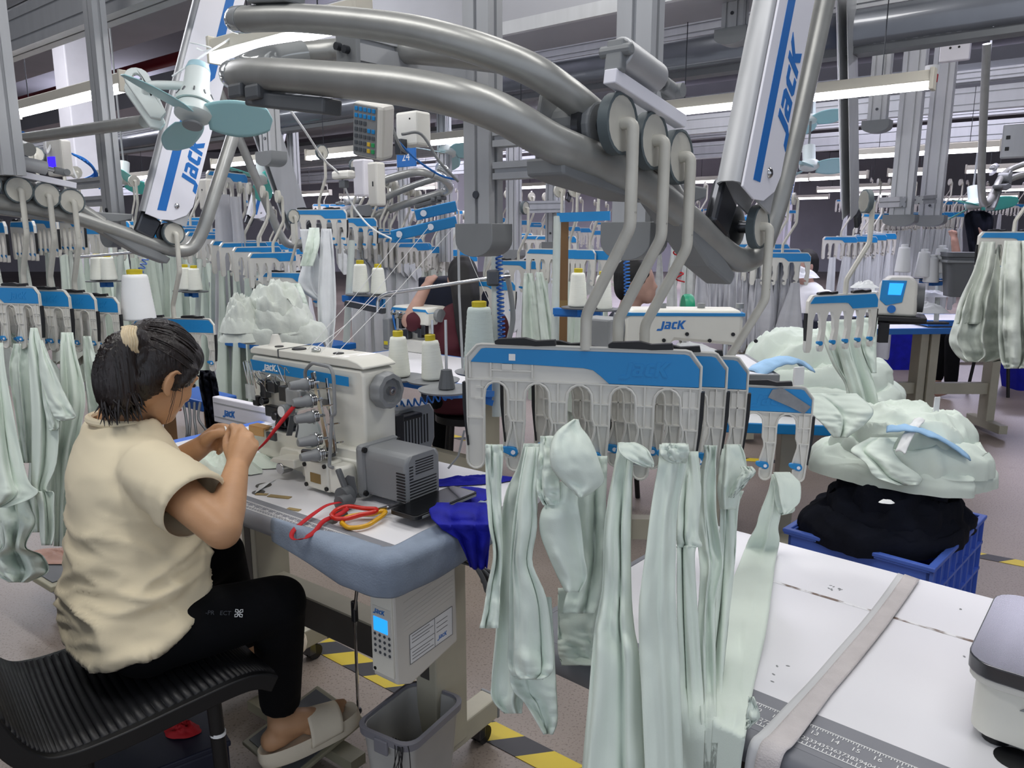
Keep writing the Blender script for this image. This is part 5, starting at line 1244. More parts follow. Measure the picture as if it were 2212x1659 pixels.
# legs inside the trousers, ankles and feet
b.chain([H_R, K_R, A_R], [.06, .045, .033], 16); b.chain([H_L, K_L, A_L], [.06, .045, .033], 16)
b.chain([H_R, H_L], [.07, .07]); b.chain([(H_R + H_L) / 2, rows and P(290, 1250, DT + .06)], [.08, .08])
HE, TO_ = PH(588, 1620, .125), PH(724, 1553, .15)
fa = (TO_ - HE); FL = fa.length; fx = fa.normalized(); fz = Vector((-fx.x * fx.z, -fx.y * fx.z, 1 - fx.z * fx.z)).normalized(); fy = fz.cross(fx)
FM = frame(HE, fx, z=fz)
def fp_(x, y, z): return FM @ Vector((x, y, z))
LN = FL
def foot(FMx, ank):
    f = lambda x, y, z: FMx @ Vector((x, y, z))
    b.chain([f(.005, 0, .028), f(.03, 0, .03)], [.029, .03], 14)
    b.chain([ank, f(.035, 0, .055), f(.08, 0, .045), f(.135, 0, .028)], [.034, .034, .032, .024], 16)
    b.chain([f(.02, 0, .022), f(.10, .012, .02), f(.15, .022, .018)], [.024, .02, .017], 12); b.chain([f(.10, -.012, .02), f(.15, -.018, .017)], [.02, .017], 12)
    for k in range(5):
        y = .030 - .0145 * k; x1 = .205 - .004 * k - .0012 * k * k; r = .0115 if k == 0 else .0085 - .0003 * k
        b.chain([f(.15, y * .85, .018), f((.15 + x1) / 2 + .01, y, .02), f(x1, y, .014)], [.014, r, r * .95], 10)
foot(FM, A_R)
fx2 = Vector((.62, .78, 0)).normalized(); HE2 = A_L - fx2 * .03 - ZZ * .06; FM2 = frame(HE2, fx2, z=ZZ)
foot(FM2, A_L)
bm_ = remesh(b, .0048, 4)
body = bm_.obj('body', 'skin', pr, world=True, smooth=180)
# eyes, brows and mouth
for s in (-1, 1):
    g = G().ball((0, 0, 0), (.008, .013, .006), 12, HM @ Matrix.Translation((.081, s * .031, .004))); g.obj('eye', 'eye', pr, world=True)
    g = G().tube([hp_(.090 - .0, s * .014, .026), hp_(.090, s * .030, .031), hp_(.080, s * .048, .027)], .0022, 6); g.obj('eyebrow', 'hair2', pr, world=True)
G().ball((0, 0, 0), (.009, .021, .006), 12, HM @ Matrix.Translation((.0855, 0, -.059))).obj('mouth', 'lip', pr, world=True)
# hair
tie = P(284, 733, 1.69)
h = G()
h.ball((0, 0, 0), (1, 1, 1), 28, HM @ Matrix.Translation((-.012, 0, .034)) @ Matrix.Diagonal((.101, .083, .096, 1)))
h.ball((0, 0, 0), (1, 1, 1), 20, HM @ Matrix.Translation((-.048, 0, -.012)) @ Matrix.Diagonal((.058, .072, .070, 1)))
h.ball((0, 0, 0), (1, 1, 1), 20, HM @ Matrix.Translation((.028, 0, .058)) @ Matrix.Diagonal((.068, .072, .055, 1)))
for s in (-1, 1): h.chain([hp_(.03, s * .070, .03), hp_(.015, s * .077, .0), hp_(.012, s * .076, -.018)], [.02, .010, .004], 10)
h.chain([hp_(-.05, 0, .04), tie], [.058, .028], 16)
pt = [tie, P(264, 748, 1.685), P(250, 782, 1.68), P(246, 818, 1.68), P(250, 850, 1.685), P(258, 868, 1.69)]
h.chain(bez(pt, 3), [.024, .027, .030, .034, .036, .038, .040, .041, .042, .042, .042, .041, .040, .038, .035, .03], 18)
hm_ = remesh(h, .005, 8)
vv = []; tl_ = HM.inverted() @ tie
for v in hm_.v:
    p = Vector(v); l = HM.inverted() @ p; r = l - tl_; a = math.atan2(r.y, r.z + r.x * .35); ln = r.length
    n = (p - HC); n = n.normalized()
    pony = 1 if (P(243, 815, 1.69) - p).length < .095 and l.x < -.085 else 0
    if pony: a = math.atan2(p.x - pt[3].x, p.y - pt[3].y); d = .003 * math.sin(26 * a + 3 * p.z) + .004 * nz(a * 5, p.z * 6, 1.)
    else: d = .0016 * math.sin(60 * a + 2 * nz(a * 3, ln * 8, 3.) * 3) + .002 * nz(a * 9, ln * 5, 2.)
    vv.append(tuple(p + n * d))
hm_.v = vv
rr = random.Random(5)
for k in range(170):                            # loose ends of the ponytail
    a = rr.random() * 2 * PI; r = .036 * math.sqrt(rr.random()); c = P(254, 845, 1.685) + Vector((math.cos(a) * r, math.sin(a) * r, 0)); e = c + Vector((rr.uniform(-.02, .03), rr.uniform(-.02, .02), -.035 - .035 * rr.random()))
    hm_.tube(bez([c, c.lerp(e, .5) + Vector((rr.uniform(-.006, .006), rr.uniform(-.006, .006), 0)), e], 3), [.0035] * 3 + [.0028] * 2 + [.0016, .0006], 5, False)
for k in range(60):                             # combed strands on the cap
    a0 = rr.uniform(-1.5, 1.5); pts = []
    for j in range(9):
        t = j / 8; x = .085 - .175 * t; yy = -.082 * math.cos(a0 * (1 - .3 * t)) * (1 - .62 * t ** 2); zz = .034 + .096 * math.sin(a0) * (1 - .35 * t) + .03 * t
        pv = Vector((x + .012, yy, zz - .034)); sc_ = (pv.x / .101) ** 2 + (pv.y / .083) ** 2 + (pv.z / .096) ** 2
        pv = pv / math.sqrt(max(sc_, .05)) * 1.012; pts.append(HM @ Vector((pv.x - .012, pv.y, pv.z + .034)))
    if k % 3 == 0: hm_.tube(pts, [.0012] * 8 + [.0008], 5, False)
for k in range(5):
    x = rr.uniform(-.01, .02); p0 = hp_(x, -.075, -.01); e = hp_(x + rr.uniform(.0, .03), -.079, -.055 - rr.random() * .06)
    hm_.tube(bez([p0, p0.lerp(e, .5) + RD * .006, e], 3), [.0006] * 6 + [.0003], 4, False)
hm_.obj('hair', 'hair', pr, world=True, smooth=180)
sg_ = G(); tm_ = frame(tie + (pt[1] - tie) * .1, (0, 0, 1), z=(pt[1] - tie))
for j in range(6):
    R_ = .031 - .001 * abs(j - 2.5); sg_.tube([tm_ @ Vector((R_ * math.cos(a), R_ * math.sin(a), -.012 + .005 * j + .0015 * math.sin(5 * a))) for a in [2 * PI * k / 28 for k in range(29)]], .0032, 7, False)
sg_.obj('hair_tie', 'scrunchie', pr, world=True)
# T-shirt
s_ = G(); loft_rings(s_, torso(0))
s_.chain([NB - ZZ * .075, S_R + ZZ * .002], [.058, .058], 18); s_.chain([NB - ZZ * .075, S_L], [.058, .056], 18)
sl_end = S_R.lerp(E_R, .62); s_.tube([S_R - (E_R - S_R) * .12, S_R.lerp(E_R, .3), sl_end], [.062, .066, .070], 26)
s_.ball(S_R, .064, 18); s_.ball(S_R.lerp(P(300, 1030, 1.76), .45) - ZZ * .01, .075, 18)
sl_l = S_L.lerp(E_L, .68); s_.tube([S_L, sl_l], [.062, .072], 22)
tm2 = remesh(s_, .0075, 7)
me = bpy.data.meshes.new('x'); me.from_pydata(tm2.v, [], tm2.f); me.update(); nrm = [tuple(v.normal) for v in me.vertices]; bpy.data.meshes.remove(me)
sd = (E_R - S_R).normalized(); hem_c = P(290, 1370, DT + .06)
nv = []
def ridge(x): return 1 - 2 * abs(x)
for v, n in zip(tm2.v, nrm):
    p = Vector(v); n = Vector(n); f = (p - NB).dot(FD); r = (p - NB).dot(RD); z = p.z
    low = max(.12, min(1, (.86 - z) / .2)); up = max(0, min(1, (z - .74) / .12))
    d1 = nz(f * 4.0 + r * 2 + z * 3.2, z * 13 - f * 5.5, r * 4 + 1.5); d2 = nz(f * 8 - z * 3, z * 24 + f * 7, r * 6)
    w1 = ridge(d1) * .5 + .5; w2 = ridge(d2)
    d = max(-.006 if z > .66 else -.001, low * (.026 * (max(0, w1) ** 3 - .26) + .010 * (max(0, w2) ** 2 - .2)))
    q_ = (p - S_R).dot(sd); arm = max(0, 1 - ((p - S_R) - sd * q_).length / .11) * (1 if q_ > 0 else 0)
    d += up * (.013 * (ridge(nz(f * 5 - z * 4, z * 6 + f * 5, r * 3 + 4.)) * .5 - .1)) + arm * .009 * ridge(nz(q_ * 16, r * 8 + z * 9, 7.7))
    ap = max(0, 1 - (p - P(305, 1120, 1.66)).length / .13); d += ap * .007 * math.sin(70 * (f * .6 + z * .8))
    nv.append(tuple(p + n * d))
tm2.v = nv
# open the sleeve ends and the hem
keep = []
for fc in tm2.f:
    c = sum((Vector(tm2.v[i]) for i in fc), Vector()) / len(fc)
    qr = (c - sl_end).dot(sd); dr = ((c - sl_end) - sd * qr).length
    if qr > -.006 and dr < .0715: continue
    nn = (Vector(tm2.v[fc[1]]) - Vector(tm2.v[fc[0]])).cross(Vector(tm2.v[fc[2]]) - Vector(tm2.v[fc[1]]))
    if nn.length > 0 and nn.normalized().z < -.85 and c.z < .60: continue
    if Vector((c.x - NB.x - FD.x * .01, c.y - NB.y - FD.y * .01)).length < .072 and c.z > NB.z - .07: continue
    keep.append(fc)
tm2.f = keep
cnt = {}
for fc in tm2.f:
    for i in range(len(fc)):
        e = tuple(sorted((fc[i], fc[(i + 1) % len(fc)]))); cnt[e] = cnt.get(e, 0) + 1
rimv = {i for e, c in cnt.items() if c == 1 for i in e}
for i in rimv:
    p = Vector(tm2.v[i]); qr = (p - sl_end).dot(sd); rd_ = (p - sl_end) - sd * qr
    if abs(qr) < .03 and rd_.length < .10: tm2.v[i] = tuple(sl_end + rd_.normalized() * .069)
tm2.obj('t_shirt', 'tshirt', pr, world=True, smooth=180, solid=.0022)
col = [NB + FD * (.076 * math.cos(a) + .008) + RD * (.080 * math.sin(a)) + ZZ * (-.012 - .045 * math.cos(a) * (1 if math.cos(a) > 0 else .15)) for a in [2 * PI * k / 40 for k in range(41)]]
G().tube(col, .009, 8, False).obj('collar', 'tshirt', pr, world=True)
# trousers
t_ = G(); t_.chain([H_R, H_R.lerp(K_R, .5), K_R], [.078, .076, .066], 22); t_.chain([H_L, H_L.lerp(K_L, .5), K_L], [.08, .076, .064], 22); t_.chain([H_R, H_L], [.085, .085], 20)
t_.chain([(H_R + H_L) / 2 - FD * .03, P(285, 1300, DT + .07)], [.09, .09], 20)
hemR = K_R.lerp(A_R, .90); t_.tube([K_R, K_R.lerp(A_R, .35), hemR], [.064, .059, .051], 24)
hemL = K_L.lerp(A_L, .92); t_.tube([K_L, K_L.lerp(A_L, .35), hemL], [.062, .057, .050], 24)
tm3 = remesh(t_, .0085, 7)
tm3.v = [tuple(Vector(v) + Vector((0, 0, .004)) * ridge(nz(v[0] * 9, v[1] * 9, v[2] * 14)) * .6) for v in tm3.v]
# keep the seat of the trousers on the chair
def seat_clip(v):
    l = CMX.inverted() @ Vector(v)
    if -.06 < l.x < .42 and -.03 < l.y < SW + .05:
        zmin = .452 if l.x > .06 else .455 + (.06 - l.x) * .1
        if l.z < zmin: return (v[0], v[1], zmin)
    return v
tm3.v = [seat_clip(v) for v in tm3.v]
tro = tm3.obj('trousers', 'trousers', pr, world=True, smooth=180)
# small print on the thigh
d_ = (K_R - H_R).normalized(); tn = (RD * .75 + ZZ * .62); tn = (tn - d_ * tn.dot(d_)).normalized(); up_ = tn.cross(d_)
pc_ = P(480, 1329, 1.60); ax = (H_R + d_ * (pc_ - H_R).dot(d_)); k_ = (pc_ - H_R).dot(d_) / (K_R - H_R).length
from mathutils.bvhtree import BVHTree
bv = BVHTree.FromPolygons([Vector(v) for v in tm3.v], [tuple(f) for f in tm3.f])
o_ = Vector((0, 0, CH)); hit = bv.ray_cast(o_, (P(480, 1329, 1.) - o_).normalized())
if hit[0] is not None:
    n = hit[1]; xax = (P(520, 1329, 1.6) - P(440, 1331, 1.6)); xax = (xax - n * xax.dot(n)).normalized(); mm = frame(hit[0] + n * .003, xax, z=n)
    g = text('-PR', .013, mm @ Matrix.Translation((-.026, 0, 0))); text('ECT', .013, mm @ Matrix.Translation((.006, 0, 0)), g)
    g.obj('trouser_print', 'dark_steel', tro, world=True, smooth=0)
    g = G(); xm = mm @ Matrix.Translation((.034, .005, 0))
    for s in (-1, 1):
        for q_ in (-1, 1): g.tube([xm @ Vector((s * .001, q_ * .001, 0)), xm @ Vector((s * .008, q_ * .003, 0)), xm @ Vector((s * .0075, q_ * .008, 0)), xm @ Vector((s * .003, q_ * .0075, 0)), xm @ Vector((s * .0005, q_ * .002, 0))], .0012, 5)
    g.obj('trouser_emblem', 'paper', tro, world=True)
# slides on her feet
def slide(FMx, nm):
    def sole(k, z):
        o = []
        for a in [2 * PI * j / 44 for j in range(44)]:
            x = math.cos(a); y = math.sin(a); w_ = .044 + .009 * max(0, x) - .004 * max(0, -x)
            o.append(FMx @ Vector((.098 + .134 * math.copysign(abs(x) ** .75, x) * k, w_ * math.copysign(abs(y) ** .85, y) * (1 - .55 * (1 - k)), z)))
        return o
    g = loft([sole(.93, -.034), sole(.985, -.030), sole(1.02, -.012), sole(1.0, .006), sole(.985, .012), sole(.94, .010), sole(.90, .002)], True, True)
    so = g.obj('slide_sole', 'slipper', pr, world=True, smooth=60)
    def st_(u, v):
        a = -.25 + (PI + .5) * u; x0 = .085 + .085 * v; x0 += .012 * math.sin(PI * u); r = 1.0 - .05 * v
        return FMx @ Vector((x0, .0515 * math.cos(a) * r, -.004 + (.066 - .022 * v) * max(-.1, math.sin(a))))
    G().sheet(st_, 26, 10).obj('slide_strap', 'slipper', so, world=True, smooth=180, solid=.006)
slide(FM, 'right'); slide(FM2, 'left')
# scrap of white cloth between her fingers
g = G(); sc_p = [P(485, 921, 1.825), P(492, 934, 1.80), P(500, 947, 1.79), P(497, 958, 1.80), P(503, 941, 1.81), P(497, 925, 1.822)]
def scr(u, v): return bez([P(485, 920, 1.822), P(488, 932, 1.805), P(496, 950, 1.795)], 6)[min(12, int(v * 12))].lerp(bez([P(487, 921, 1.825), P(503, 938, 1.808), P(507, 950, 1.80)], 6)[min(12, int(v * 12))], u) + Vector((0, -.004 * math.sin(PI * u), 0))
g.sheet(scr, 6, 12); tag(g.obj('cloth_scrap', 'paper', None, smooth=180, solid=.0012), 'white scrap of cloth pinched between the woman\'s fingers', 'cloth scrap')
# ================================================================ background: rows of hangers and hanging cloth
HA1 = hanger('spare', 1); HA2 = hanger('spare', 2)
bpy.context.view_layer.update()
def free(o):
    for c in list(o.children):
        for d in list(c.children): bpy.data.objects.remove(d)
        bpy.data.objects.remove(c)
    bpy.data.objects.remove(o)
def far_hanger(p, yaw, label, lod=2, group=None, rot=0., s=1.0):
    """p = top centre of the clamp bar"""
    m = Matrix.Translation(Vector(p)) @ Matrix.Rotation(yaw - YAW, 4, 'Z') @ Matrix.Scale(KS * s, 4)
    o = dup(HA1 if lod == 1 else HA2, m @ Matrix.Translation((-ROD_DX, 0, ROD_H)), label, group); return o
def cloth_mesh(w0, w1, L, folds, amp, th, seed, pointed=0.):
    rnd = random.Random(seed); ph = [rnd.random() * 6.28 for _ in range(5)]; nu = 30; hb = [1 + .10 * rnd.uniform(-1, 1) for _ in range(4)]
    def fn(u, v):
        a = 2 * PI * u; x = math.cos(a); x = math.copysign(abs(x) ** .7, x); y = math.sin(a)
        k = v ** 1.15; w = w0 + (w1 - w0) * min(1, k * 1.4) + .012 * math.sin(5 * v + ph[3]); s = folds * PI * x
        rip = amp * (.3 + .9 * v) * (math.sin(s + ph[0] + 1.2 * v) + .5 * math.sin(2.1 * s + ph[1] - 1.5 * v))
        low = L * (1 + .05 * math.sin(2.3 * x + ph[2]) + pointed * x)
        return (x * w / 2 + .02 * v * math.sin(ph[4]), y * th * (.35 + .8 * v) + rip, -low * v)
    return G().sheet(fn, nu, 22, closed=True)
VAR = {}
for mname in ('mintb', 'white_cloth', 'grey_cloth', 'grey_white'):
    VAR[mname] = []
    for k in range(5):
        g = cloth_mesh(.035 + .012 * (k % 3), .085 + .025 * (k % 4), .62 + .05 * k, 1.2 + .4 * (k % 3), .010 + .003 * (k % 2), .016, 31 + k * 7 + len(mname), .08 * ((k % 3) - 1))
        o = g.obj('hanging_cloth', mname, None, smooth=180); VAR[mname].append(o)
SHIRT = []
for k in range(3):                                # collared shirt fronts
    g = cloth_mesh(.09, .15, .62, 1.4, .012, .02, 77 + k)
    for s in (-1, 1): g.add([(0, -.03, .0), (s * .055, -.034, .01), (s * .06, -.036, -.035), (s * .012, -.04, -.075), (0, -.026, 0), (s * .055, -.03, .01), (s * .06, -.03, -.035), (s * .012, -.03, -.075)], [(0, 1, 2, 3) if s > 0 else (3, 2, 1, 0), (4, 7, 6, 5) if s > 0 else (5, 6, 7, 4), (0, 3, 7, 4), (0, 4, 5, 1), (1, 5, 6, 2), (2, 6, 7, 3)])
    SHIRT.append(g.obj('hanging_shirt', 'white_cloth', None, smooth=60))
protos = [HA1, HA2]
RB = random.Random(21)
def put_cloth(src, p, yaw, s, lab, group, zs=1.0, name=None):
    o = src.copy(); COL.objects.link(o); o.matrix_world = Matrix.Translation(p) @ Matrix.Rotation(yaw, 4, 'Z') @ Matrix.Diagonal((s, s, s * zs, 1))
    return tag(o, lab, 'cloth piece' if 'shirt' not in o.name else 'shirt', group)
def row(a, b, n, yaw, mat_, what, lod=2, per=2, L=1.0, shirts=False, sc=1.0, wsc=1.0):
    a, b = Vector(a), Vector(b)
    for i in range(n):
        t = i / max(1, n - 1); p = a.lerp(b, t) + Vector((RB.uniform(-.015, .015), 0, RB.uniform(-.01, .01))); y = yaw + RB.uniform(-.06, .06)
        far_hanger(p, y, 'blue-topped clamp hanger in the row ' + what, lod, 'clamp hangers in the row ' + what, s=sc)
        d = Vector((math.cos(y), math.sin(y), 0)); w_ = .46 * KS * sc
        for j in range(per):
            q_ = p + d * (w_ * ((j + .5) / per - .5) * .9) - ZZ * .175 * sc + Vector((RB.uniform(-.01, .01), -.025, 0))
            if shirts: put_cloth(SHIRT[(i + j) % 3], q_, y, RB.uniform(.95, 1.1) * sc, 'white collared shirt hanging in the row ' + what, 'white shirts in the row ' + what, L)
            else: put_cloth(VAR[mat_][RB.randrange(5)], q_, y + RB.uniform(-.3, .3), RB.uniform(.95, 1.25) * wsc, {'mintb': 'mint', 'white_cloth': 'white', 'grey_cloth': 'grey', 'grey_white': 'pale grey'}[mat_] + ' cloth piece hanging in the row ' + what, 'hanging cloth in the row ' + what, L * RB.uniform(.85, 1.12))
r25 = math.radians(-13)
row(P(172, 488, 4.6), P(330, 500, 5.0), 5, r25, 'mintb', 'behind the left rollers', per=3, L=.95)
row(P(395, 478, 5.0), P(588, 545, 4.3), 9, math.radians(60), 'mintb', 'right of the left lifting arm', per=2, L=.95, wsc=1.1)
row(P(240, 480, 6.2), P(420, 470, 6.6), 5, r25, 'mintb', 'deep behind the left lifting arm', per=3, L=1.2)
row(P(772, 480, 4.9), P(892, 522, 5.1), 9, math.radians(62), 'white_cloth', 'right of the tilted grey arm', per=1, L=1.05, shirts=True)
row(P(888, 525, 5.6), P(990, 548, 6.0), 6, math.radians(30), 'grey_white', 'behind the thread arms', per=2, L=1.0)
row(P(1645, 528, 4.6), P(1690, 548, 4.5), 3, math.radians(-5), 'grey_cloth', 'above the grey sleeves at right', per=2, L=.5)
row(P(1195, 540, 4.2), P(1272, 538, 4.1), 3, math.radians(-35), 'mintb', 'beside the brown board', per=2, L=1.0)
row(P(1820, 512, 6.6), P(1905, 505, 6.8), 5, math.radians(15), 'white_cloth', 'behind the twin posts', per=2, L=1.05)
row(P(1880, 462, 7.6), P(2060, 458, 8.2), 8, math.radians(20), 'white_cloth', 'far behind the twin posts', per=3, L=1.1)
row(P(1060, 470, 8.5), P(1300, 500, 8.8), 10, math.radians(10), 'grey_white', 'far behind the hook rods', per=1, L=.8)
row(P(1310, 480, 9.5), P(1640, 500, 9.8), 10, math.radians(10), 'grey_white', 'far behind the roller bracket', per=1, L=.8)
row(P(560, 520, 7.0), P(640, 540, 7.2), 5, math.radians(30), 'white_cloth', 'far behind the pale bundle', per=2, L=.9)
row(P(1830, 430, 12), P(2200, 440, 12.5), 10, math.radians(10), 'white_cloth', 'at the far right end of the hall', per=1, L=.9)
row(P(700, 440, 12), P(980, 455, 12), 9, math.radians(10), 'grey_white', 'at the far left end of the hall', per=1, L=.9)
row(P(1500, 450, 13), P(1700, 455, 13), 6, math.radians(10), 'white_cloth', 'far beyond the lower guard', per=1, L=.9)
row(P(-10, 475, 3.7), P(150, 470, 4.0), 4, math.radians(-40), 'grey_white', 'at left beyond the roller rods', lod=1, per=1, L=.75)
row(P(1470, 470, 7.4), P(1660, 462, 7.8), 6, math.radians(20), 'grey_white', 'seen past the lower guard', per=2, L=1.0)
row(P(1085, 500, 6.4), P(1200, 512, 6.2), 5, math.radians(-20), 'white_cloth', 'behind the thread stand pole', per=2, L=.9)
# single hangers that can be told apart
far_hanger(P(492, 372, 4.5), math.radians(70), 'clamp hanger seen end-on above the long grey shirts', 1)
for k, (px, w_, yy) in enumerate(((480, 1.35, 420), (508, 1.2, 425))):
    put_cloth(VAR['grey_cloth'][3 + k % 2], P(px, yy, 4.45 - .05 * k), .3, 1.25 * w_, ('long grey shirt piece hanging end-on left of the tilted grey arm', 'second long grey piece overlapping it on the right')[k], None, 1.0)
def hangp(px, py, d, yaw, lab, lod=1, s=1.0): return far_hanger(P(px, py, d), yaw, lab, lod, s=s)
hangp(690, 452, 4.3, r25, 'clamp hanger with blue bar hanging at the foot of the tilted grey arm')
hangp(760, 470, 4.7, r25, 'clamp hanger just behind the one at the foot of the tilted grey arm')
hangp(629, 588, 4.3, r25, 'clamp hanger above the pale cloth bundle')
hangp(1050, 606, 4.2, math.radians(-8), 'empty clamp hanger behind the thread stand clamp')
hangp(1120, 562, 4.6, math.radians(-8), 'clamp hanger with blue bar left of the brown board')
hangp(1826, 634, 2.6, math.radians(28), 'clamp hanger above the mint bundle on the right hand table')
hangp(2190, 500, 3.5, math.radians(10), 'clamp hanger above the grey sleeves at the right picture edge')
bgc = [('white shirt front hanging under the tilted grey arm', [([(495, 648, 672, 5.4), (560, 655, 690, 5.4), (620, 646, 700, 5.4), (660, 700, 716, 5.4)], dict(folds=1.4, amp=.05))], 'white_cloth'),
       ('twisted mint sleeve hanging under the tilted grey arm', [([(492, 668, 690, 5.4), (530, 660, 690, 5.3), (575, 648, 676, 5.3)], dict(folds=1.2, amp=.05))], 'mintb'),
       ('long white trouser leg hanging left of the blue coiled hose', [([(494, 694, 716, 5.3), (560, 690, 722, 5.3), (655, 686, 726, 5.3), (720, 690, 722, 5.3), (756, 705, 715, 5.3)], dict(folds=1.4, amp=.05))], 'white_cloth'),
       ('mint sleeves hanging above the pale bundle', [([(624, 596, 616, 5.4), (660, 600, 640, 5.3), (690, 610, 660, 5.3)], dict(folds=2, amp=.06))], 'mintb'),
       ('crumpled mint piece on the hanger above the pale bundle', [([(612, 622, 648, 5.35), (640, 618, 660, 5.3), (668, 626, 668, 5.3)], dict(folds=2, amp=.06))], 'mintb'),
       ('mint trouser leg left of the brown board', [([(590, 1132, 1150, 5.5), (650, 1128, 1162, 5.5), (740, 1126, 1176, 5.5)], dict(folds=1.6, amp=.05))], 'mintb'),
       ('pale mint trouser leg next to the brown board', [([(588, 1158, 1172, 5.4), (650, 1160, 1186, 5.4), (740, 1168, 1200, 5.4)], dict(folds=1.4, amp=.05))], 'mintb'),
       ('mint sleeve on the hanger above the mint bundle', [([(694, 1766, 1800, 3.85), (740, 1780, 1830, 3.8), (790, 1800, 1850, 3.8), (830, 1825, 1860, 3.8), (870, 1830, 1880, 3.8)], dict(folds=2, amp=.06))], 'mint'),
       ('mint trouser leg hanging at the right of that hanger', [([(686, 1850, 1896, 3.8), (740, 1848, 1893, 3.8), (806, 1876, 1893, 3.8)], dict(folds=1.2, amp=.05))], 'mint'),
       ('long mint panel hanging down beside the mint bundle', [([(690, 1800, 1850, 3.75), (760, 1812, 1862, 3.75), (830, 1830, 1890, 3.75), (890, 1850, 1898, 3.75), (940, 1876, 1892, 3.75)], dict(folds=1.6, amp=.06))], 'mintb')]
for l, s, m in bgc: cloth(l, s, m)
# wide grey sleeves
gl = ['leftmost', 'second', 'third', 'fourth', 'fifth', 'sixth', 'seventh', 'rightmost']
xs = [1498, 1532, 1562, 1588, 1614, 1642, 1668, 1694, 1724]
for i in range(8):
    a, b_ = xs[i] - 2, xs[i + 1] + 3; e = 770 - 9 * abs(i - 4) + RB.randint(-8, 8); d = 4.6 / KS
    cloth(f'{gl[i]} of the eight long grey trouser legs hanging behind the bent rods', [([(550, a + 14, b_ - 4, d), (620, a + 6, b_, d), (700, a, b_, d), (e - 12, a + 4, b_ - 6, d), (e, a + 12, b_ - 12, d)], dict(folds=1.0 + .3 * (i % 3), amp=.07, seed=i, wr=.008))], 'grey_cloth')
big = ['wide ruffled grey-white garment hanging at the right picture edge', 'grey-white garment hanging in front at the far right edge', 'grey-white sleeve hanging left of the ruffled garment']
cloth(big[0], [([(525, 2124, 2200, 4.6), (590, 2100, 2210, 4.5), (650, 2072, 2215, 4.4), (690, 2062, 2216, 4.4), (735, 2050, 2218, 4.4), (765, 2064, 2216, 4.4), (782, 2085, 2150, 4.4)], dict(folds=3.2, amp=.14, wr=.012, nv=44))], 'grey_white')
cloth(big[1], [([(520, 2170, 2240, 4.3), (600, 2160, 2250, 4.2), (700, 2156, 2260, 4.2), (770, 2160, 2260, 4.2), (796, 2170, 2230, 4.2)], dict(folds=2.4, amp=.12, wr=.012))], 'grey_white')
cloth(big[2], [([(522, 2120, 2150, 4.5), (580, 2104, 2146, 4.45), (640, 2080, 2130, 4.4), (700, 2066, 2120, 4.4)], dict(folds=1.5, amp=.08))], 'grey_white')
for o in protos: free(o)
for v in list(VAR.values()) + [SHIRT]:
    for o in v: bpy.data.objects.remove(o)
# far lifting arms
def arm_at(p, lab, rot=PI, loc=(0, .66, -.15)):
    m = SM((0, 0, 0), rot); off = m @ Vector(loc); return dup(A_C, SM(p - off, rot), lab), p - off
_, oB = arm_at(P(628, 500, 4.6), 'dark grey tilted lifting arm with the shirt hanger at its foot')
dup(T_C, SM(oB, PI), 'hanger track leading to the dark grey tilted arm')
_, oC = arm_at(P(1828, 478, 4.0), 'dark lifting arm standing almost edge-on left of the twin posts')
_, oD = arm_at(P(2232, 345, 3.9), 'dark lifting arm slanting out of the picture at upper right')
dup(T_C, SM(P(2150, 385, 5.5), PI), 'curved hanger track at the far right below the slanting arm')
arm_at(P(1695, 475, 6.6), 'small white lifting arm just right of the big arm\'s tube', 0.)
arm_at(P(566, 480, 6.6), 'small white lifting arm between the shirts and the tilted grey arm', 0.)
arm_at(P(1246, 430, 7.5), 'small white lifting arm seen below the roller bracket', 0.)
# ================================================================ fans
def fan(c, axis, R, lab, blades, hub, rot0=0., full=False, nb=3):
    t = thing('fan', lab, 'fan', frame(c, (1, 0, 0) if abs(axis[0]) < .9 else (0, 1, 0), z=axis))
    for k in range(nb):
        a0 = rot0 + 2 * PI * k / nb
        def bl(u, v):
            r = R * (.17 + .83 * v); w_ = (.16 + .34 * math.sin(PI * min(1, .18 + v * .72))) * R * (1 if v < .9 else math.sqrt(max(0, 1 - ((v - .9) / .1) ** 2)) * .9 + .1); o = (u - .5) * w_
            x, y = r, o + .08 * R * v * v; z = -o * .45 + .02 * R * v
            return (x * math.cos(a0) - y * math.sin(a0), x * math.sin(a0) + y * math.cos(a0), z)
        G().sheet(bl, 10, 16).obj('blade', blades, t, smooth=180, solid=.003)
    G().lathe([(0, .05 * R), (.18 * R, .045 * R), (.235 * R, .0), (.235 * R, -.10 * R), (.21 * R, -.14 * R), (0, -.14 * R)][::-1], 28).obj('hub', hub, t, smooth=50)
    return t
fc = P(418, 250, 2.33); ax = Vector((.52, -.34, -.78)).normalized()
fn_ = fan(fc, ax, .235, 'white fan with pale blue blades clamped to the silver tube at upper left', 'fan_blade', 'fan_white', 1.95)
G().lathe([(0, .036), (.028, .036), (.03, .033), (.03, .03)], 22).obj('hub_ring', 'grey_plastic', fn_)
G().lathe([(.0, -.035), (.058, -.035), (.056, -.05), (.045, -.07), (.038, -.10), (.036, -.15), (.03, -.17), (0, -.172)][::-1], 28).obj('motor_housing', 'fan_white', fn_, smooth=50)
G().lathe([(.0365, -.15), (.037, -.152), (.031, -.172), (.0, -.174)][::-1], 24).obj('end_cap', 'fan_cap', fn_, smooth=50)
for k in range(10): a = 2 * PI * k / 10; G().bar((.053 * math.cos(a), .053 * math.sin(a), -.055), (.046 * math.cos(a), .046 * math.sin(a), -.07), .004, .006).obj('vent_slot', 'grey_dark', fn_, smooth=0)
cl_ = [P(*p) for p in ((300, 165, 2.36), (345, 262, 2.36))]
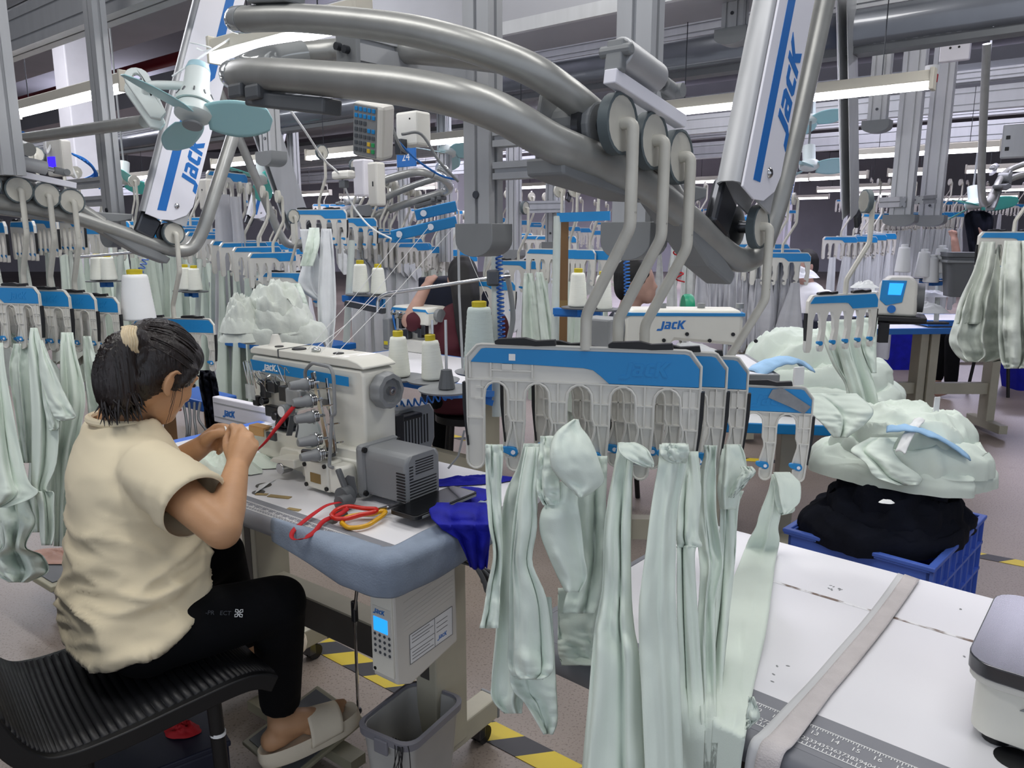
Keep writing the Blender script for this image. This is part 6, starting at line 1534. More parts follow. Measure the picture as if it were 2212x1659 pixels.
ca, cb_ = P(296, 182, 2.36), P(340, 258, 2.36); cd = (cb_ - ca).normalized(); cn = Vector((.55, -.8, .1)).normalized(); cn = (cn - cd * cn.dot(cd)).normalized(); cs = cn.cross(cd)
cm_ = frame(ca, cd, cs, cn)
for dz, nm in ((.022, 'front_jaw'), (-.035, 'rear_jaw')):
    pl = [(-.035 * math.cos(a) - .0, .036 * math.sin(a)) for a in [-PI / 2 + PI * k / 8 for k in range(9)]] + [(.13, .024), (.145, .0), (.13, -.024)]
    hl2 = [(.0 + .016 * math.cos(a), .014 * math.sin(a)) for a in [2 * PI * k / 12 for k in range(12)]]
    G().prism([pl, hl2], dz, dz + .014, cm_).obj(nm, 'fan_white', fn_, world=True, smooth=40, bevel=.004)
G().tube([cm_ @ Vector((.07, 0, -.03)), cm_ @ Vector((.07, 0, .03))], .012, 12).obj('clamp_spring', 'grey_plastic', fn_, world=True)
G().tube(bez([cm_ @ Vector((.05, 0, .03)), cm_ @ Vector((.05, .02, .06)), fn_.matrix_world @ Vector((0, .0, -.10))], 5), .013, 12).obj('swivel_arm', 'fan_white', fn_, world=True)
g = G().tube(bez([P(372, 165, 2.36), P(430, 125, 2.4), P(490, 88, 2.45), P(520, 66, 2.5)], 6), .0035, 6); g.tube(bez([P(410, 92, 2.4), P(430, 96, 2.4), P(456, 104, 2.42), P(440, 110, 2.42), P(424, 104, 2.4)], 6), .0025, 5)
tag(g.obj('power_cord', 'paper', None), 'white fan cord running up to the fluorescent batten', 'cord')
for p, R, lab, r0, ax_ in [((562, 388), .30, 'turquoise fan left of the tilted grey arm', .3, (.1, -.5, -.85)), ((1748, 262), .26, 'pale fan behind the big arm\'s tube at right', .8, (0, -.2, -1)), ((1748, 362), .30, 'turquoise fan below the pale fan at right', .2, (0, -.25, -1)), ((968, 332), .30, 'light blue fan beside the centre post', .5, (0, -.3, -1)), ((265, 392), .28, 'turquoise fan left of the left arm panel', 1., (0, -.3, -1)), ((2105, 445), .3, 'turquoise fan far away at right', .4, (0, -.3, -1))]:
    c = P(*p, 5.6 if p[1] < 380 else 6.2); f_ = fan(c, Vector(ax_).normalized(), R, lab, 'teal' if 'pale' not in lab and 'light' not in lab else 'fan_blade', 'fan_white', r0)
    G().cyl((0, 0, -.04), (0, 0, -.16), .045, 16).obj('motor_housing', 'fan_white', f_); G().tube([f_.matrix_world @ Vector((0, 0, -.15)), Vector((c.x, c.y, 4.25))], .008, 8).obj('hanger_rod', 'grey_plastic', f_, world=True)

# ================================================================ boxes, controllers and cords in the frame
def boxm(c, w_, d_, h_, yaw=HA, roll=0.): return rz(yaw, c) @ Matrix.Rotation(roll, 4, 'Y')
kc = P(800, 285, 1.95); t = thing('keypad', 'white keypad controller with blue, yellow and green keys under the lower rail', 'keypad', rz(math.radians(-20), kc) @ Matrix.Rotation(math.radians(12), 4, 'Y') @ Matrix.Rotation(math.radians(14), 4, 'X'))
G().box((-.045, -.015, -.065), (.045, .045, .07)).obj('casing', 'plastic', t, smooth=0, bevel=.01)
G().box((-.04, -.0175, -.06), (.028, -.013, .066)).obj('face', 'grey_plastic', t, smooth=0, bevel=.003)
for i in range(5):
    for j in range(7):
        m_ = 'blue' if j < 2 or (j == 3 and i > 2) else 'key_yellow' if (i == 3 and j > 4) else 'key_green' if (i == 4 and j > 4) else 'key_grey'
        if j == 2 and i > 2: continue
        G().box((-.035 + .0125 * i, -.02, .05 - .0165 * j), (-.026 + .0125 * i, -.016, .060 - .0165 * j)).obj('key', m_, t, smooth=0, bevel=.001)
t = thing('pendant_cord', 'grey cords hanging from the keypad to the centre post', 'cord', kc)
for pp in ([(845, 235, 2.0), (848, 275, 2.0), (866, 318, 2.02), (880, 330, 2.05)], [(868, 290, 2.02), (910, 290, 2.05), (950, 350, 2.08), (990, 392, 2.12)]): G().tube([p - kc for p in bez([P(*p) for p in pp], 6)], .004, 7).obj('cord', 'grey_plastic', t)
G().tube([p - kc for p in bez([P(*p) for p in [(860, 305, 2.02), (900, 345, 2.05), (950, 378, 2.1), (985, 388, 2.12)]], 6)], .003, 7).obj('cord', 'blue_edge', t)
def simple(name, lab, cat, c, size, m, yaw=HA, bevel=.008, parts=()):
    t = thing(name, lab, cat, rz(yaw, c)); G().cbox((0, 0, 0), size).obj('casing', m, t, smooth=0, bevel=bevel)
    for nm, a, s, mm in parts: G().cbox(a, s).obj(nm, mm, t, smooth=0, bevel=min(.002, bevel))
    return t
simple('control_cabinet', 'white box behind the keypad, above the blue number sign', 'box', P(893, 280, 2.6), (.10, .07, .11), 'powder', parts=[('socket', (-.01, -.05, -.06), (.03, .03, .05), 'dark_steel'), ('screw', (.02, -.036, .03), (.006, .004, .006), 'black')])
t = simple('number_sign', 'small blue sign with number 24 behind the keypad', 'sign', P(878, 338, 4.6), (.16, .01, .12), 'blue_edge', bevel=.002)
text('24', .07, Matrix.Translation((.0, -.006, -.025)) @ Matrix.Rotation(PI / 2, 4, 'X')).obj('numeral', 'paper', t, smooth=0)
simple('router_box', 'white router box hanging beside the left arm tube', 'box', P(448, 420, 3.6), (.07, .05, .14), 'plastic', parts=[('led', (0, -.026, .02), (.008, .004, .008), 'grey_dark')])
simple('adapter', 'left one of two white power adapters hanging right of the roller row', 'adapter', P(786, 385, 3.2), (.07, .06, .15), 'paint_white', parts=[('socket', (-.03, -.032, .03), (.02, .006, .03), 'grey_dark')])
simple('adapter', 'right white power adapter with a small black slot', 'adapter', P(814, 398, 3.1), (.055, .05, .17), 'plastic', parts=[('slot', (.005, -.026, .0), (.006, .004, .02), 'black')])
simple('junction_box', 'white cable junction hanging on a white cord beside the keypad', 'box', P(742, 378, 2.6), (.09, .035, .028), 'plastic', parts=[('plug', (.0, -.0, -.03), (.03, .02, .025), 'grey_dark')])
tag(G().tube(bez([P(613, 218, 2.2), P(660, 285, 2.3), P(700, 345, 2.5), P(735, 380, 2.6), P(760, 440, 2.7), P(800, 490, 2.7), P(850, 518, 2.7)], 6), .0035, 6).obj('hanging_cable', 'paper', None), 'long white cord from the lower rail past the junction box', 'cord')
t = simple('control_terminal', 'white control terminal with a glowing violet display at left', 'terminal', P(128, 342, 3.3), (.10, .05, .15), 'plastic', yaw=HA + .3, parts=[('display', (-.015, -.026, -.02), (.045, .004, .05), 'lcd_purple')])
g = G()
for k in range(6): g.tube(bez([P(150 + 8 * k, 330 + 4 * k, 3.4), P(185 + 5 * k, 345 + 6 * k, 3.5), P(205, 372 + 4 * k, 3.55), P(170 + 9 * k, 392 + 3 * k, 3.5)], 5), .004, 6)
tag(g.obj('cable_tangle', 'blue_edge', None), 'tangle of blue and white cables beside the violet display', 'cable')
tag(G().tube(bez([P(95, 290, 3.2), P(100, 330, 3.25), P(120, 300, 3.3), P(140, 330, 3.35), P(165, 385, 3.4)], 6), .006, 7).obj('white_hose', 'paper', None), 'white hose looping over the control terminal', 'hose')
t = thing('warning_beacon', 'red and white beacon cap between the twin posts', 'beacon', P(2013, 150, 4.4)); G().lathe([(.035, -.07), (.037, -.03)], 18).obj('red_cap', 'red', t); G().lathe([(.037, -.03), (.037, .02)], 18).obj('white_base', 'paper', t)
t = thing('rail_end_cover', 'white perforated end cover on the main rail at upper right', 'cover', rz(HA, P(2068, 110, 4.0))); G().box((-.08, -.02, -.05), (.06, .02, .05)).obj('plate', 'paint_white', t, smooth=0, bevel=.006)
for k in range(2): G().cyl((-.03 + .04 * k, -.022, .015), (-.03 + .04 * k, -.018, .015), .006, 10).obj('bolt', 'black', t)
for (px, py, d, lab) in [(2192, 305, 4.2, 'white bracket plate on the slanting arm at the right edge')]:
    simple('bracket_plate', lab, 'bracket', P(px, py, d), (.12, .04, .18), 'alu', parts=[('hole', (-.03, -.021, .02), (.02, .004, .02), 'black'), ('hole', (-.03, -.021, -.04), (.02, .004, .02), 'black')])

# ================================================================ thread stands and cones
def cone(p, h=.12, r=.034, m='thread', top='cone_y', lab='', group=None, tilt=(0, 0)):
    t = thing('thread_cone', lab, 'thread cone', Matrix.Translation(p) @ Matrix.Rotation(tilt[0], 4, 'X') @ Matrix.Rotation(tilt[1], 4, 'Y'), group)
    n = 26; pr = [(r * .9, 0), (r, .004)] + [(r * (1 - .28 * k / n) + .0007 * (k % 2), .006 + (h - .012) * k / n) for k in range(n + 1)] + [(r * .66, h), (r * .45, h + .002)]
    G().lathe(pr, 24).obj('yarn', m, t, smooth=60)
    G().lathe([(r * .44, h - .002), (r * .46, h + .016), (r * .34, h + .018), (r * .30, h - .002)], 18).obj('cone_core', top, t, smooth=40); return t
ts = thing('thread_stand', 'thread stand with grey trays and blue brackets behind the sewing machine', 'thread stand', P(1072, 860, 2.18))
TZ = P(905, 818, 2.05)
def tsw(g, nm, m, **k): return g.obj(nm, m, ts, world=True, **k)
pb_, pt_ = P(1074, 900, 2.18), P(1072, 505, 2.18); tsw(G().tube([pb_, pt_], .0145, 14), 'pole', 'poly')
base_z = P(1074, 1000, 2.18)
tr_pts = [P(862, 812, 2.06), P(936, 818, 2.02), P(1036, 800, 2.14), P(965, 838, 1.86)]
for i, p in enumerate(tr_pts):
    tsw(G().lathe([(.0, -.002), (.066, -.003), (.07, .002), (.066, .002), (.0, .001)], 28, Matrix.Translation(p - ZZ * .004)), 'tray', 'grey_plastic', smooth=40)
    if i == 3: tsw(G().lathe([(.021, 0), (.013, .045), (.006, .046)], 12, Matrix.Translation(p)), 'spindle_base', 'grey_dark', smooth=0)
    tsw(G().cyl(p, p + ZZ * (.155 if i < 3 else .165), .0035, 8), 'spindle', 'steel')
for a, b in ((tr_pts[0], P(1060, 860, 2.16)), (tr_pts[1], P(1060, 870, 2.16)), (tr_pts[3], P(1060, 850, 2.14))): tsw(G().bar(a - ZZ * .018, b, .022, .016), 'blue_bracket', 'blue_edge', smooth=0)
cone(tr_pts[0], .105, .0305, lab='left one of the two cream thread cones behind the sewing machine')
cone(tr_pts[1], .10, .0305, lab='right one of the two cream thread cones behind the sewing machine', tilt=(0, -.06))
cone(tr_pts[2], .175, .045, 'thread_g', lab='large pale grey-green thread cone left of the front hanger')
g = G(); n = 70
def coil(a, b, r, turns, tr=.0025, n=12):
    d = (b - a); z = d.normalized(); x = z.cross(Vector((0, .3, 1)) if abs(z.z) < .9 else Vector((0, 1, 0))).normalized(); y = z.cross(x); k = int(turns * n)
    return [a + d * (i / k) + x * r * math.cos(2 * PI * i / n) + y * r * math.sin(2 * PI * i / n) for i in range(k + 1)], tr
p_, r_ = coil(P(1076, 500, 2.16), P(1084, 735, 2.16), .009, 26); tag(G().tube(p_, r_, 5).obj('coiled_hose', 'blue_dark', None), 'blue coiled hose wound down the pale pole of the thread stand', 'hose')
p_, r_ = coil(P(858, 876, 2.1), P(985, 852, 2.1), .010, 9); tag(G().tube(p_, r_, 6).obj('coiled_hose', 'blue_edge', None), 'blue coiled hose between the rear motor and the thread stand', 'hose')
p_, r_ = coil(P(1352, 520, 3.2), P(1358, 745, 3.2), .012, 30); tag(G().tube(p_, r_, 5).obj('coiled_hose', 'blue_edge', None), 'blue coiled hose hanging between the hook rods', 'hose')
t = thing('thread_guide_rod', 'chrome thread guide rod clamped to the pale pole', 'rod', P(1065, 600, 2.16)); o0 = P(1065, 600, 2.16)
G().tube([p - o0 for p in fillet([P(1100, 597, 2.2), P(1065, 600, 2.16), P(835, 634, 2.3), P(816, 645, 2.32), P(816, 675, 2.32)], .03, 5)], .0055, 10).obj('rod', 'steel', t)
G().cbox((0, 0, 0), (.035, .03, .045)).obj('clamp', 'dark_steel', t, smooth=0, bevel=.006); G().bar(P(748, 655, 2.4) - o0, P(830, 672, 2.32) - o0, .02, .018).obj('guide_bar', 'dark_steel', t, smooth=0, bevel=.003)
for (a, b, lab) in [((898, 465, 2.15), (985, 445, 2.2), 'upper blue thread arm left of the centre post'), ((846, 510, 2.1), (985, 478, 2.2), 'lower blue thread arm left of the centre post')]:
    a, b = P(*a), P(*b); t = thing('thread_guide', lab, 'thread guide', a); d = b - a
    g = G(); g.bar(Vector(), d, .012, .03); g.obj('arm', 'blue', t, smooth=0, bevel=.003)
    for k in ((.12, .6) if 'lower' in lab else (.2,)): c = d * k; G().cyl(c + Vector((0, -.012, 0)), c + Vector((0, -.005, 0)), .009, 14).obj('eyelet', 'steel', t)
tl = [((867, 512, 2.1), (660, 760, 2.0)), ((925, 492, 2.14), (690, 765, 1.98)), ((985, 485, 2.2), (720, 770, 1.95)), ((985, 482, 2.2), (1058, 655, 2.15)), ((812, 640, 2.32), (668, 762, 2.0))]
for i, (a, b) in enumerate(tl): tag(G().tube([P(*a), P(*a).lerp(P(*b), .5) - ZZ * .008, P(*b)], .0009, 4).obj('thread', 'thread_line', None), ['thread from the tip of the lower blue arm to the machine top', 'thread from the middle eyelet of the lower blue arm', 'thread from the post end of the blue arms', 'thread rising from the large grey-green cone', 'thread from the guide bar to the machine top'][i], 'thread')
g = G().tube(bez([P(1095, 590, 2.25), P(1104, 640, 2.25), P(1108, 690, 2.25), P(1098, 740, 2.25)], 6), .008, 9); tag(g.obj('grey_hose', 'grey_plastic', None), 'grey bent tube right of the coiled hose', 'tube')
tag(G().tube([P(990, 520, 2.3), P(992, 640, 2.3), P(1000, 800, 2.3)], .004, 6).obj('thin_rod', 'alu', None), 'thin pale rod in front of the woman with long hair', 'rod')
# other thread stands further back
def stand(pole0, pole1, trays, lab, d, cones, cm='thread', bar=None, coil_=True):
    a, b = P(*pole0, d), P(*pole1, d); t = thing('thread_stand', lab, 'thread stand', a)
    G().tube([Vector(), b - a], .015, 12).obj('pole', 'poly', t)
    for p in trays: q_ = P(*p, d - .1); G().lathe([(0, -.003), (.07, -.003), (.07, .002), (0, .002)], 22, Matrix.Translation(q_ - a)).obj('tray', 'grey_dark', t, smooth=40); G().bar(q_ - a - ZZ * .02, Vector((0, 0, (q_ - a).z - .02)), .03, .025).obj('blue_bracket', 'blue_edge', t, smooth=0)
    if bar: G().bar(P(*bar[0], d - .05) - a, P(*bar[1], d) - a, .02, .035).obj('blue_bar', 'blue', t, smooth=0)
    for i, (p, h_, r_, m_, l_) in enumerate(cones): cone(P(*p, d - .1), h_, r_, m_, lab=l_)
    return t
stand((1198, 760), (1204, 468), [(1252, 664), (1300, 668)], 'pale thread stand with blue top bar beside the brown board', 3.0, [((1248, 662), .125, .036, 'thread', 'cream cone just right of the brown board'), ((1302, 668), .125, .036, 'thread', 'cream cone partly hidden behind the bent hook rod')], bar=((1318, 466), (1204, 470)))
stand((748, 740), (760, 520), [(782, 636), (820, 638)], 'thread stand with blue base left of the overlock machine', 3.4, [((780, 632), .12, .036, 'thread', 'left cream cone on the stand left of the overlock machine'), ((818, 635), .11, .034, 'thread', 'right cream cone on the stand left of the overlock machine')], bar=((830, 655), (750, 645)))
stand((250, 760), (262, 540), [(216, 607), (238, 607)], 'thread stand half hidden behind the left hook rods', 4.2, [((214, 605), .12, .042, 'thread', 'left cream cone above the left hanger stack'), ((236, 605), .12, .042, 'thread', 'right cream cone above the left hanger stack')])
stand((425, 720), (432, 560), [(402, 628), (422, 630)], 'thread stand with two cream cones behind the woman\'s head', 4.4, [((402, 625), .12, .04, 'thread', 'left cream cone above the woman\'s head'), ((422, 627), .12, .04, 'thread', 'right cream cone above the woman\'s head')])
cone(P(300, 690, 2.6), .15, .055, 'paper', lab='white film-wrapped cone rising behind the woman\'s ponytail')
t = stand((2022, 700), (2030, 560), [(1990, 600), (2012, 606)], 'thread stand with white cones on the far right table', 4.9, [], bar=None)
for i, (px, py) in enumerate(((1949, 588), (1992, 598), (2010, 610), (2030, 590))): cone(P(px, py, 4.7), .15, .045, 'paper', 'paper', ['leftmost', 'second', 'third and frontmost', 'rightmost'][i] + ' of the four white cones on the far right thread stand')
t = thing('brown_board', 'brown cardboard strip standing upright between thread stand and hangers', 'board', frame(P(1216, 770, 3.15), (1, 0, 0), (0, 1, 0))); G().box((-.016, -.004, 0), (.016, .004, .56)).obj('strip', 'wood', t, smooth=0)
G().box((-.0165, -.005, .20), (.0165, -.0035, .23)).obj('tape_wrap', 'tan', t, smooth=0)
t = thing('hose_rod', 'thin chrome rod with a light blue cloth tied to its end behind the left rollers', 'rod', P(165, 556, 3.4)); o0 = P(165, 556, 3.4); G().tube([Vector(), P(318, 543, 3.4) - o0], .006, 9).obj('rod', 'steel', t)
crumple(P(322, 548, 3.4) - ZZ * .01, .045, .04, .05, 'lightblue_cloth', 'light_blue_cloth', 'light blue cloth knotted on the end of the chrome rod', 'cloth', 6, 14, amp=.9)
p_, r_ = coil(P(318, 550, 3.35), P(296, 605, 3.35), .012, 6); tag(G().tube(p_, r_, 5).obj('coiled_hose', 'lid_blue', None), 'light blue coiled cord below the knotted cloth', 'hose')
# red coil
p_, r_ = coil(P(1462, 535, 4.0), P(1470, 610, 4.0), .02, 4, .004); tag(G().tube(p_, r_, 5).obj('coiled_hose', 'red', None), 'small red coiled hose behind the lower guard', 'hose')

# ================================================================ tables and machines further back
def table(name, lab, o, yaw, L, D, h=.78, edge='blue_edge', legs=True):
    t = thing(name, lab, 'table', rz(yaw, (o.x, o.y, 0)))
    slab(0, L, 0, D, h - .035, h, .02).obj('table_top', 'table_white', t, smooth=0)
    for a, b in (((-.012, -.012), (L + .012, .003)), ((-.012, 0), (.003, D)), ((L - .003, 0), (L + .012, D)), ((-.012, D - .003), (L + .012, D + .012))): G().box((*a, h - .04), (*b, h + .001)).obj('edge_strip', edge, t, smooth=0, bevel=.003)
    if legs:
        for x in (.12, L - .18):
            G().box((x, D * .4, .08), (x + .06, D * .4 + .11, h - .035)).obj('column', 'leg', t, smooth=0, bevel=.004); G().box((x, .0, .03), (x + .06, D, .09)).obj('foot', 'leg', t, smooth=0, bevel=.004)
        G().box((.15, D * .45, .28), (L - .15, D * .45 + .05, .36)).obj('crossbar', 'leg', t, smooth=0)
    return t
A_ = PH(1015, 832, .78); table('overlock_table', 'blue-edged white table carrying the small overlock machine', A_ - HX * 1.0, HA, 1.02, .52)
def overlock(c, yaw, lab, s=1.0):
    t = thing('overlock_machine', lab, 'sewing machine', rz(yaw, c) @ Matrix.Scale(s, 4))
    G().box((-.13, -.09, 0), (.15, .12, .07)).obj('base', 'powder', t, smooth=0, bevel=.008)
    G().prism([(-.14, .17), (-.14, .23), (-.12, .245), (.12, .245), (.14, .225), (.14, .15), (.05, .15), (.04, .19), (-.09, .19), (-.10, .17)], -.08, .08, XZ).obj('head', 'cream', t, smooth=35, bevel=.012)
    G().prism([(-.141, .215), (-.125, .235), (.125, .235), (.141, .215), (.13, .222), (.0, .222), (-.13, .222)], -.082, .082, XZ).obj('blue_band', 'blue', t, smooth=0)
    G().box((-.06, -.05, .06), (.12, .10, .18)).obj('body', 'powder', t, smooth=0, bevel=.01)
    g = G(); rr = random.Random(2)
    for k in range(9): g.cbox((-.09 + .025 * k, -.07 - .004 * (k % 2), rr.uniform(.09, .15)), (.028, .03, .05))
    g.obj('looper_unit', 'dark_steel', t, smooth=0, bevel=.003); G().cyl((.14, 0, .2), (.165, 0, .2), .035, 18).obj('handwheel', 'grey_plastic', t)
    for k in range(3): G().cyl((-.1 + .05 * k, -.085, .205), (-.1 + .05 * k, -.11, .205), .01, 10).obj('tension_knob', 'steel', t)
    G().tube(bez([(-.10, -.05, .24), (-.11, -.09, .2), (-.10, -.08, .1)], 5), .006, 6).obj('hose', 'blue_edge', t); return t
overlock(PH(905, 760, .78) + Vector((0, .06, 0)), HA, 'white overlock machine with blue band on the blue-edged table', 1.0)
simple('grey_terminal', 'grey box with a yellow label left of the overlock machine', 'box', PH(843, 755, .78) + ZZ * .09, (.05, .06, .17), 'grey_plastic', parts=[('yellow_label', (0, -.031, -.05), (.03, .002, .02), 'yellow')])
def flatbed(c, yaw, lab, L=.48, logo_=True):
    t = thing('lockstitch_machine', lab, 'sewing machine', rz(yaw, c))
    G().prism([(0, .0), (0, .20), (.02, .225), (L - .01, .225), (L, .20), (L, .13), (L - .02, .115), (.15, .13), (.13, .10), (.13, 0)], -.055, .055, XZ).obj('head', 'cream', t, smooth=35, bevel=.01)
    G().box((-.01, -.058, .205), (L + .004, .058, .215)).obj('blue_band', 'blue', t, smooth=0, bevel=.001)
    G().box((-.02, -.09, -.01), (L + .02, .09, .005)).obj('bed', 'powder', t, smooth=0)
    G().cyl((L - .04, 0, .02), (L - .04, 0, .12), .008, 8).obj('needle_bar', 'steel', t); G().cyl((-.03, 0, .16), (0, 0, .16), .05, 20).obj('handwheel', 'grey_plastic', t)
    for k in range(6): G().cyl((.05 + .07 * k, -.06, .15 - .02 * (k % 2)), (.05 + .07 * k, -.054, .15 - .02 * (k % 2)), .006, 8).obj('bolt', 'black', t)
    if logo_: logo(G(), YP(-.0555) @ Matrix.Translation((.10, .165, 0)), .028, .0006).obj('lettering', 'blue_edge', t, smooth=0)
    for k in range(3): G().cyl((.12 + .12 * k, 0, .225), (.12 + .12 * k, 0, .24), .012, 10).obj('oil_cap', 'grey_plastic', t)
    return t
fb = P(1345, 770, 2.45)
flatbed(Vector((fb.x, fb.y, 1.045 - .09)), math.radians(-3), 'long white sewing machine with blue band and lettering behind the front hanger', .36)
table('lockstitch_table', 'white table under the long lettered machine behind the front hangers', P(1270, 850, 2.6), math.radians(-3), .62, .42, .95, 'grey_plastic')
simple('machine_box', 'grey machine box left of the long lettered machine', 'box', P(1300, 722, 2.7), (.12, .1, .12), 'grey_plastic')
# green spool wheel
t = thing('green_reel', 'green reel beside the bent hook rods', 'reel', frame(P(1485, 665, 3.3), (0, 1, 0), z=(.8, -.6, 0))); G().lathe([(0, -.02), (.055, -.02), (.06, -.012), (.06, .012), (.055, .02), (0, .02)], 24).obj('disc', 'green', t, smooth=40)
# left table with lettered panel
A_ = PH(445, 868, .74); t = thing('blue_table', 'blue-topped table corner with a wooden leg in front of the woman\'s face', 'table', rz(HA, (A_.x, A_.y, 0)))
G().box((-.55, -.02, .70), (.0, .14, .745)).obj('top', 'blue_dark', t, smooth=0, bevel=.006); G().box((-.06, .02, 0), (-.02, .06, .70)).obj('leg', 'wood', t, smooth=0); G().box((-.53, .08, 0), (-.49, .12, .70)).obj('leg', 'wood', t, smooth=0)
lp_ = P(468, 872, 2.85); lp2 = P(600, 905, 2.6); xx = (lp2 - lp_).normalized()
t = thing('lettered_panel', 'white crossbar panel with blue lettering left of the sewing machine', 'panel', frame(P(462, 905, 2.85), (P(600, 938, 2.6) - P(462, 905, 2.85)), ZZ.cross(P(600, 938, 2.6) - P(462, 905, 2.85))))
LL = (P(600, 938, 2.6) - P(462, 905, 2.85)).length
G().box((0, 0, -.01), (LL, .03, .085)).obj('panel', 'paint_white', t, smooth=0, bevel=.004)
for z in (.01, .062): G().box((.01, -.002, z), (LL - .02, .0, z + .004)).obj('groove', 'alu', t, smooth=0)
logo(G(), YP(-.0005) @ Matrix.Translation((LL * .17, .022, 0)), .026, .001).obj('lettering', 'blue_edge', t, smooth=0)
cloth('black fuzzy garment hanging beside the blue table corner', [([(800, 432, 462, 3.9), (830, 430, 470, 3.9), (880, 440, 476, 3.9), (925, 446, 480, 3.9)], dict(folds=2.2, amp=.06, wr=.02))], 'black_cloth')
g = G()
for k in range(4): g.tube(bez([P(396 + 12 * k, 870, 2.95), P(402 + 9 * k, 905, 2.9), P(404 + 5 * k * k, 940, 2.85), P(392 + 14 * k, 985, 2.9)], 5), .005, 6)
tag(g.obj('floor_cable', 'grey_dark', None), 'dark cables hanging below the blue table corner', 'cable')
# left rear sewing stand (behind the woman)
t = thing('rear_stand', 'grey machine stand foot on a castor behind the chair', 'stand', rz(SA, (PH(150, 1310, 0).x, PH(150, 1310, 0).y, 0)))
G().box((-.05, -.05, .07), (.05, .6, .14)).obj('foot', 'alu', t, smooth=0, bevel=.005); G().cyl((0, -.02, .0), (0, -.02, .07), .024, 14).obj('castor', 'steel', t); G().box((-.04, .25, .14), (.04, .35, .75)).obj('column', 'leg', t, smooth=0)
tm_0 = PH(130, 1230, .16); t = thing('rear_treadle', 'dark foot pedal behind the woman at left', 'pedal', rz(SA, tm_0)); G().box((-.16, -.1, -.01), (.16, .13, .012)).obj('pedal_plate', 'khaki', t, smooth=0, bevel=.004); G().box((-.13, -.08, .012), (.13, .1, .016)).obj('rubber_mat', 'grey_dark', t, smooth=0); G().box((-.03, .13, -.13), (.03, .17, .0)).obj('bracket', 'khaki', t, smooth=0)
crumple(PH(130, 1200, .18), .14, .08, .03, 'skin2', 'pink_rag', 'dusty pink rag on the dark pedal behind the woman', 'rag', 4, 12, amp=.9)
# right hand rear table with its machine
tb = PH(1705, 735, .78)
rear = table('rear_table', 'white table with blue end carrying the machine with a lit screen', PH(2050, 700, .78) - HX * 1.75 * 0 + Vector((-1.62, -.36, 0)), math.radians(5), 1.62, .5)
mc = thing('computer_machine', 'grey-white sewing machine head with a lit blue screen', 'sewing machine', rz(math.radians(-25), P(1932, 680, 4.4)))
G().prism([(-.10, 0), (-.09, .18), (-.05, .22), (.07, .22), (.10, .19), (.11, 0)], -.09, .09, XZ).obj('head', 'powder', mc, smooth=35, bevel=.015)
G().prism([(-.085, .09), (-.08, .2), (.045, .2), (.03, .08), (-.05, .06)], .0905, .096, XZ).obj('blue_face', 'blue', mc, smooth=0, bevel=.002)
G().prism([(-.045, .12), (-.042, .185), (.03, .185), (.02, .12)], .0962, .099, XZ).obj('screen', 'screen', mc, smooth=0)
G().cyl((-.02, -.098, .04), (-.02, -.09, .04), .022, 18).obj('dial', 'blue_edge', mc); G().cyl((.10, .0, .1), (.14, .0, .1), .08, 22).obj('side_motor', 'grey_dark', mc); G().box((-.15, -.12, -.03), (.16, .12, .0)).obj('base', 'rubber', mc, smooth=0, bevel=.006)
simple('oil_bottle', 'small white bottle with a yellow label behind the right hand hanger', 'bottle', P(1884, 652, 4.2), (.05, .05, .12), 'paper', parts=[('label', (0, -.026, -.01), (.045, .002, .04), 'yellow'), ('cap', (0, 0, .075), (.02, .02, .03), 'paper')])
crumple(P(1868, 618, 3.0) - ZZ * .006, .055, .03, .035, 'white_cloth', 'paper_scrap', 'crumpled white cloth on top of the hanger above the mint bundle', 'scrap', 9, 12, amp=.9)
crumple(P(2005, 640, 4.9), .14, .08, .05, 'white_cloth', 'cloth_bundle', 'white cloth stacked behind the lit screen machine', 'cloth bundle', 5, 14); crumple(P(2000, 675, 4.6), .13, .07, .07, 'white_cloth', 'cloth_bundle', 'white cloth lying right of the lit screen machine', 'cloth bundle', 8, 14)
t = thing('black_strap', 'black belt draped over the rear table edge', 'strap', P(1970, 700, 4.35)); G().box((-.22, -.02, -.0), (.20, .03, .012)).obj('belt', 'rubber', t, smooth=0, bevel=.003); G().box((-.20, -.05, -.10), (-.15, -.02, .01)).obj('hanging_end', 'rubber', t, smooth=0)
t = thing('grey_bin', 'tall grey bin with folders on its lid at upper right', 'bin', rz(math.radians(-15), P(2078, 640, 4.6)))
loft([bin_ring(.09, .08, 0), bin_ring(.115, .10, .23), bin_ring(.125, .11, .235), bin_ring(.125, .11, .26)], True, True).obj('tub', 'grey_dark', t, smooth=40); G().box((-.127, -.112, .20), (.127, .112, .215)).obj('rim', 'grey_plastic', t, smooth=0, bevel=.004)
tag(G().box((-.10, -.09, 0), (.12, .08, .018), rz(.2, P(2080, 553, 4.6))).obj('folder', 'paint_white', None, smooth=0, bevel=.003), 'white folder lying on the tall grey bin', 'folder')
table('bin_table', 'blue-edged table under the tall grey bin', P(2010, 662, 5.2), math.radians(0), .75, .4, .83)
for c, lab, s in ((PH(1935, 795, .0), 'blue plastic sack under the rear table', .2), (PH(2215, 838, .0), 'blue bin at the right edge behind the grey garments', .22)):
    t = thing('blue_bin', lab, 'bin', Matrix.Translation(c)); loft([bin_ring(s * .7, s * .6, 0), bin_ring(s, s * .85, .40), bin_ring(s * .94, s * .8, .40), bin_ring(s * .66, s * .55, .02)], True, True).obj('tub', 'blue_cloth', t, smooth=40)
t = thing('white_canister', 'white canister under the rear table', 'canister', PH(1995, 830, 0)); G().lathe([(.09, 0), (.1, .02), (.1, .24), (.07, .28), (.03, .29)], 20).obj('body', 'powder', t); G().lathe([(.032, .285), (.032, .32)], 14).obj('cap', 'grey_plastic', t)
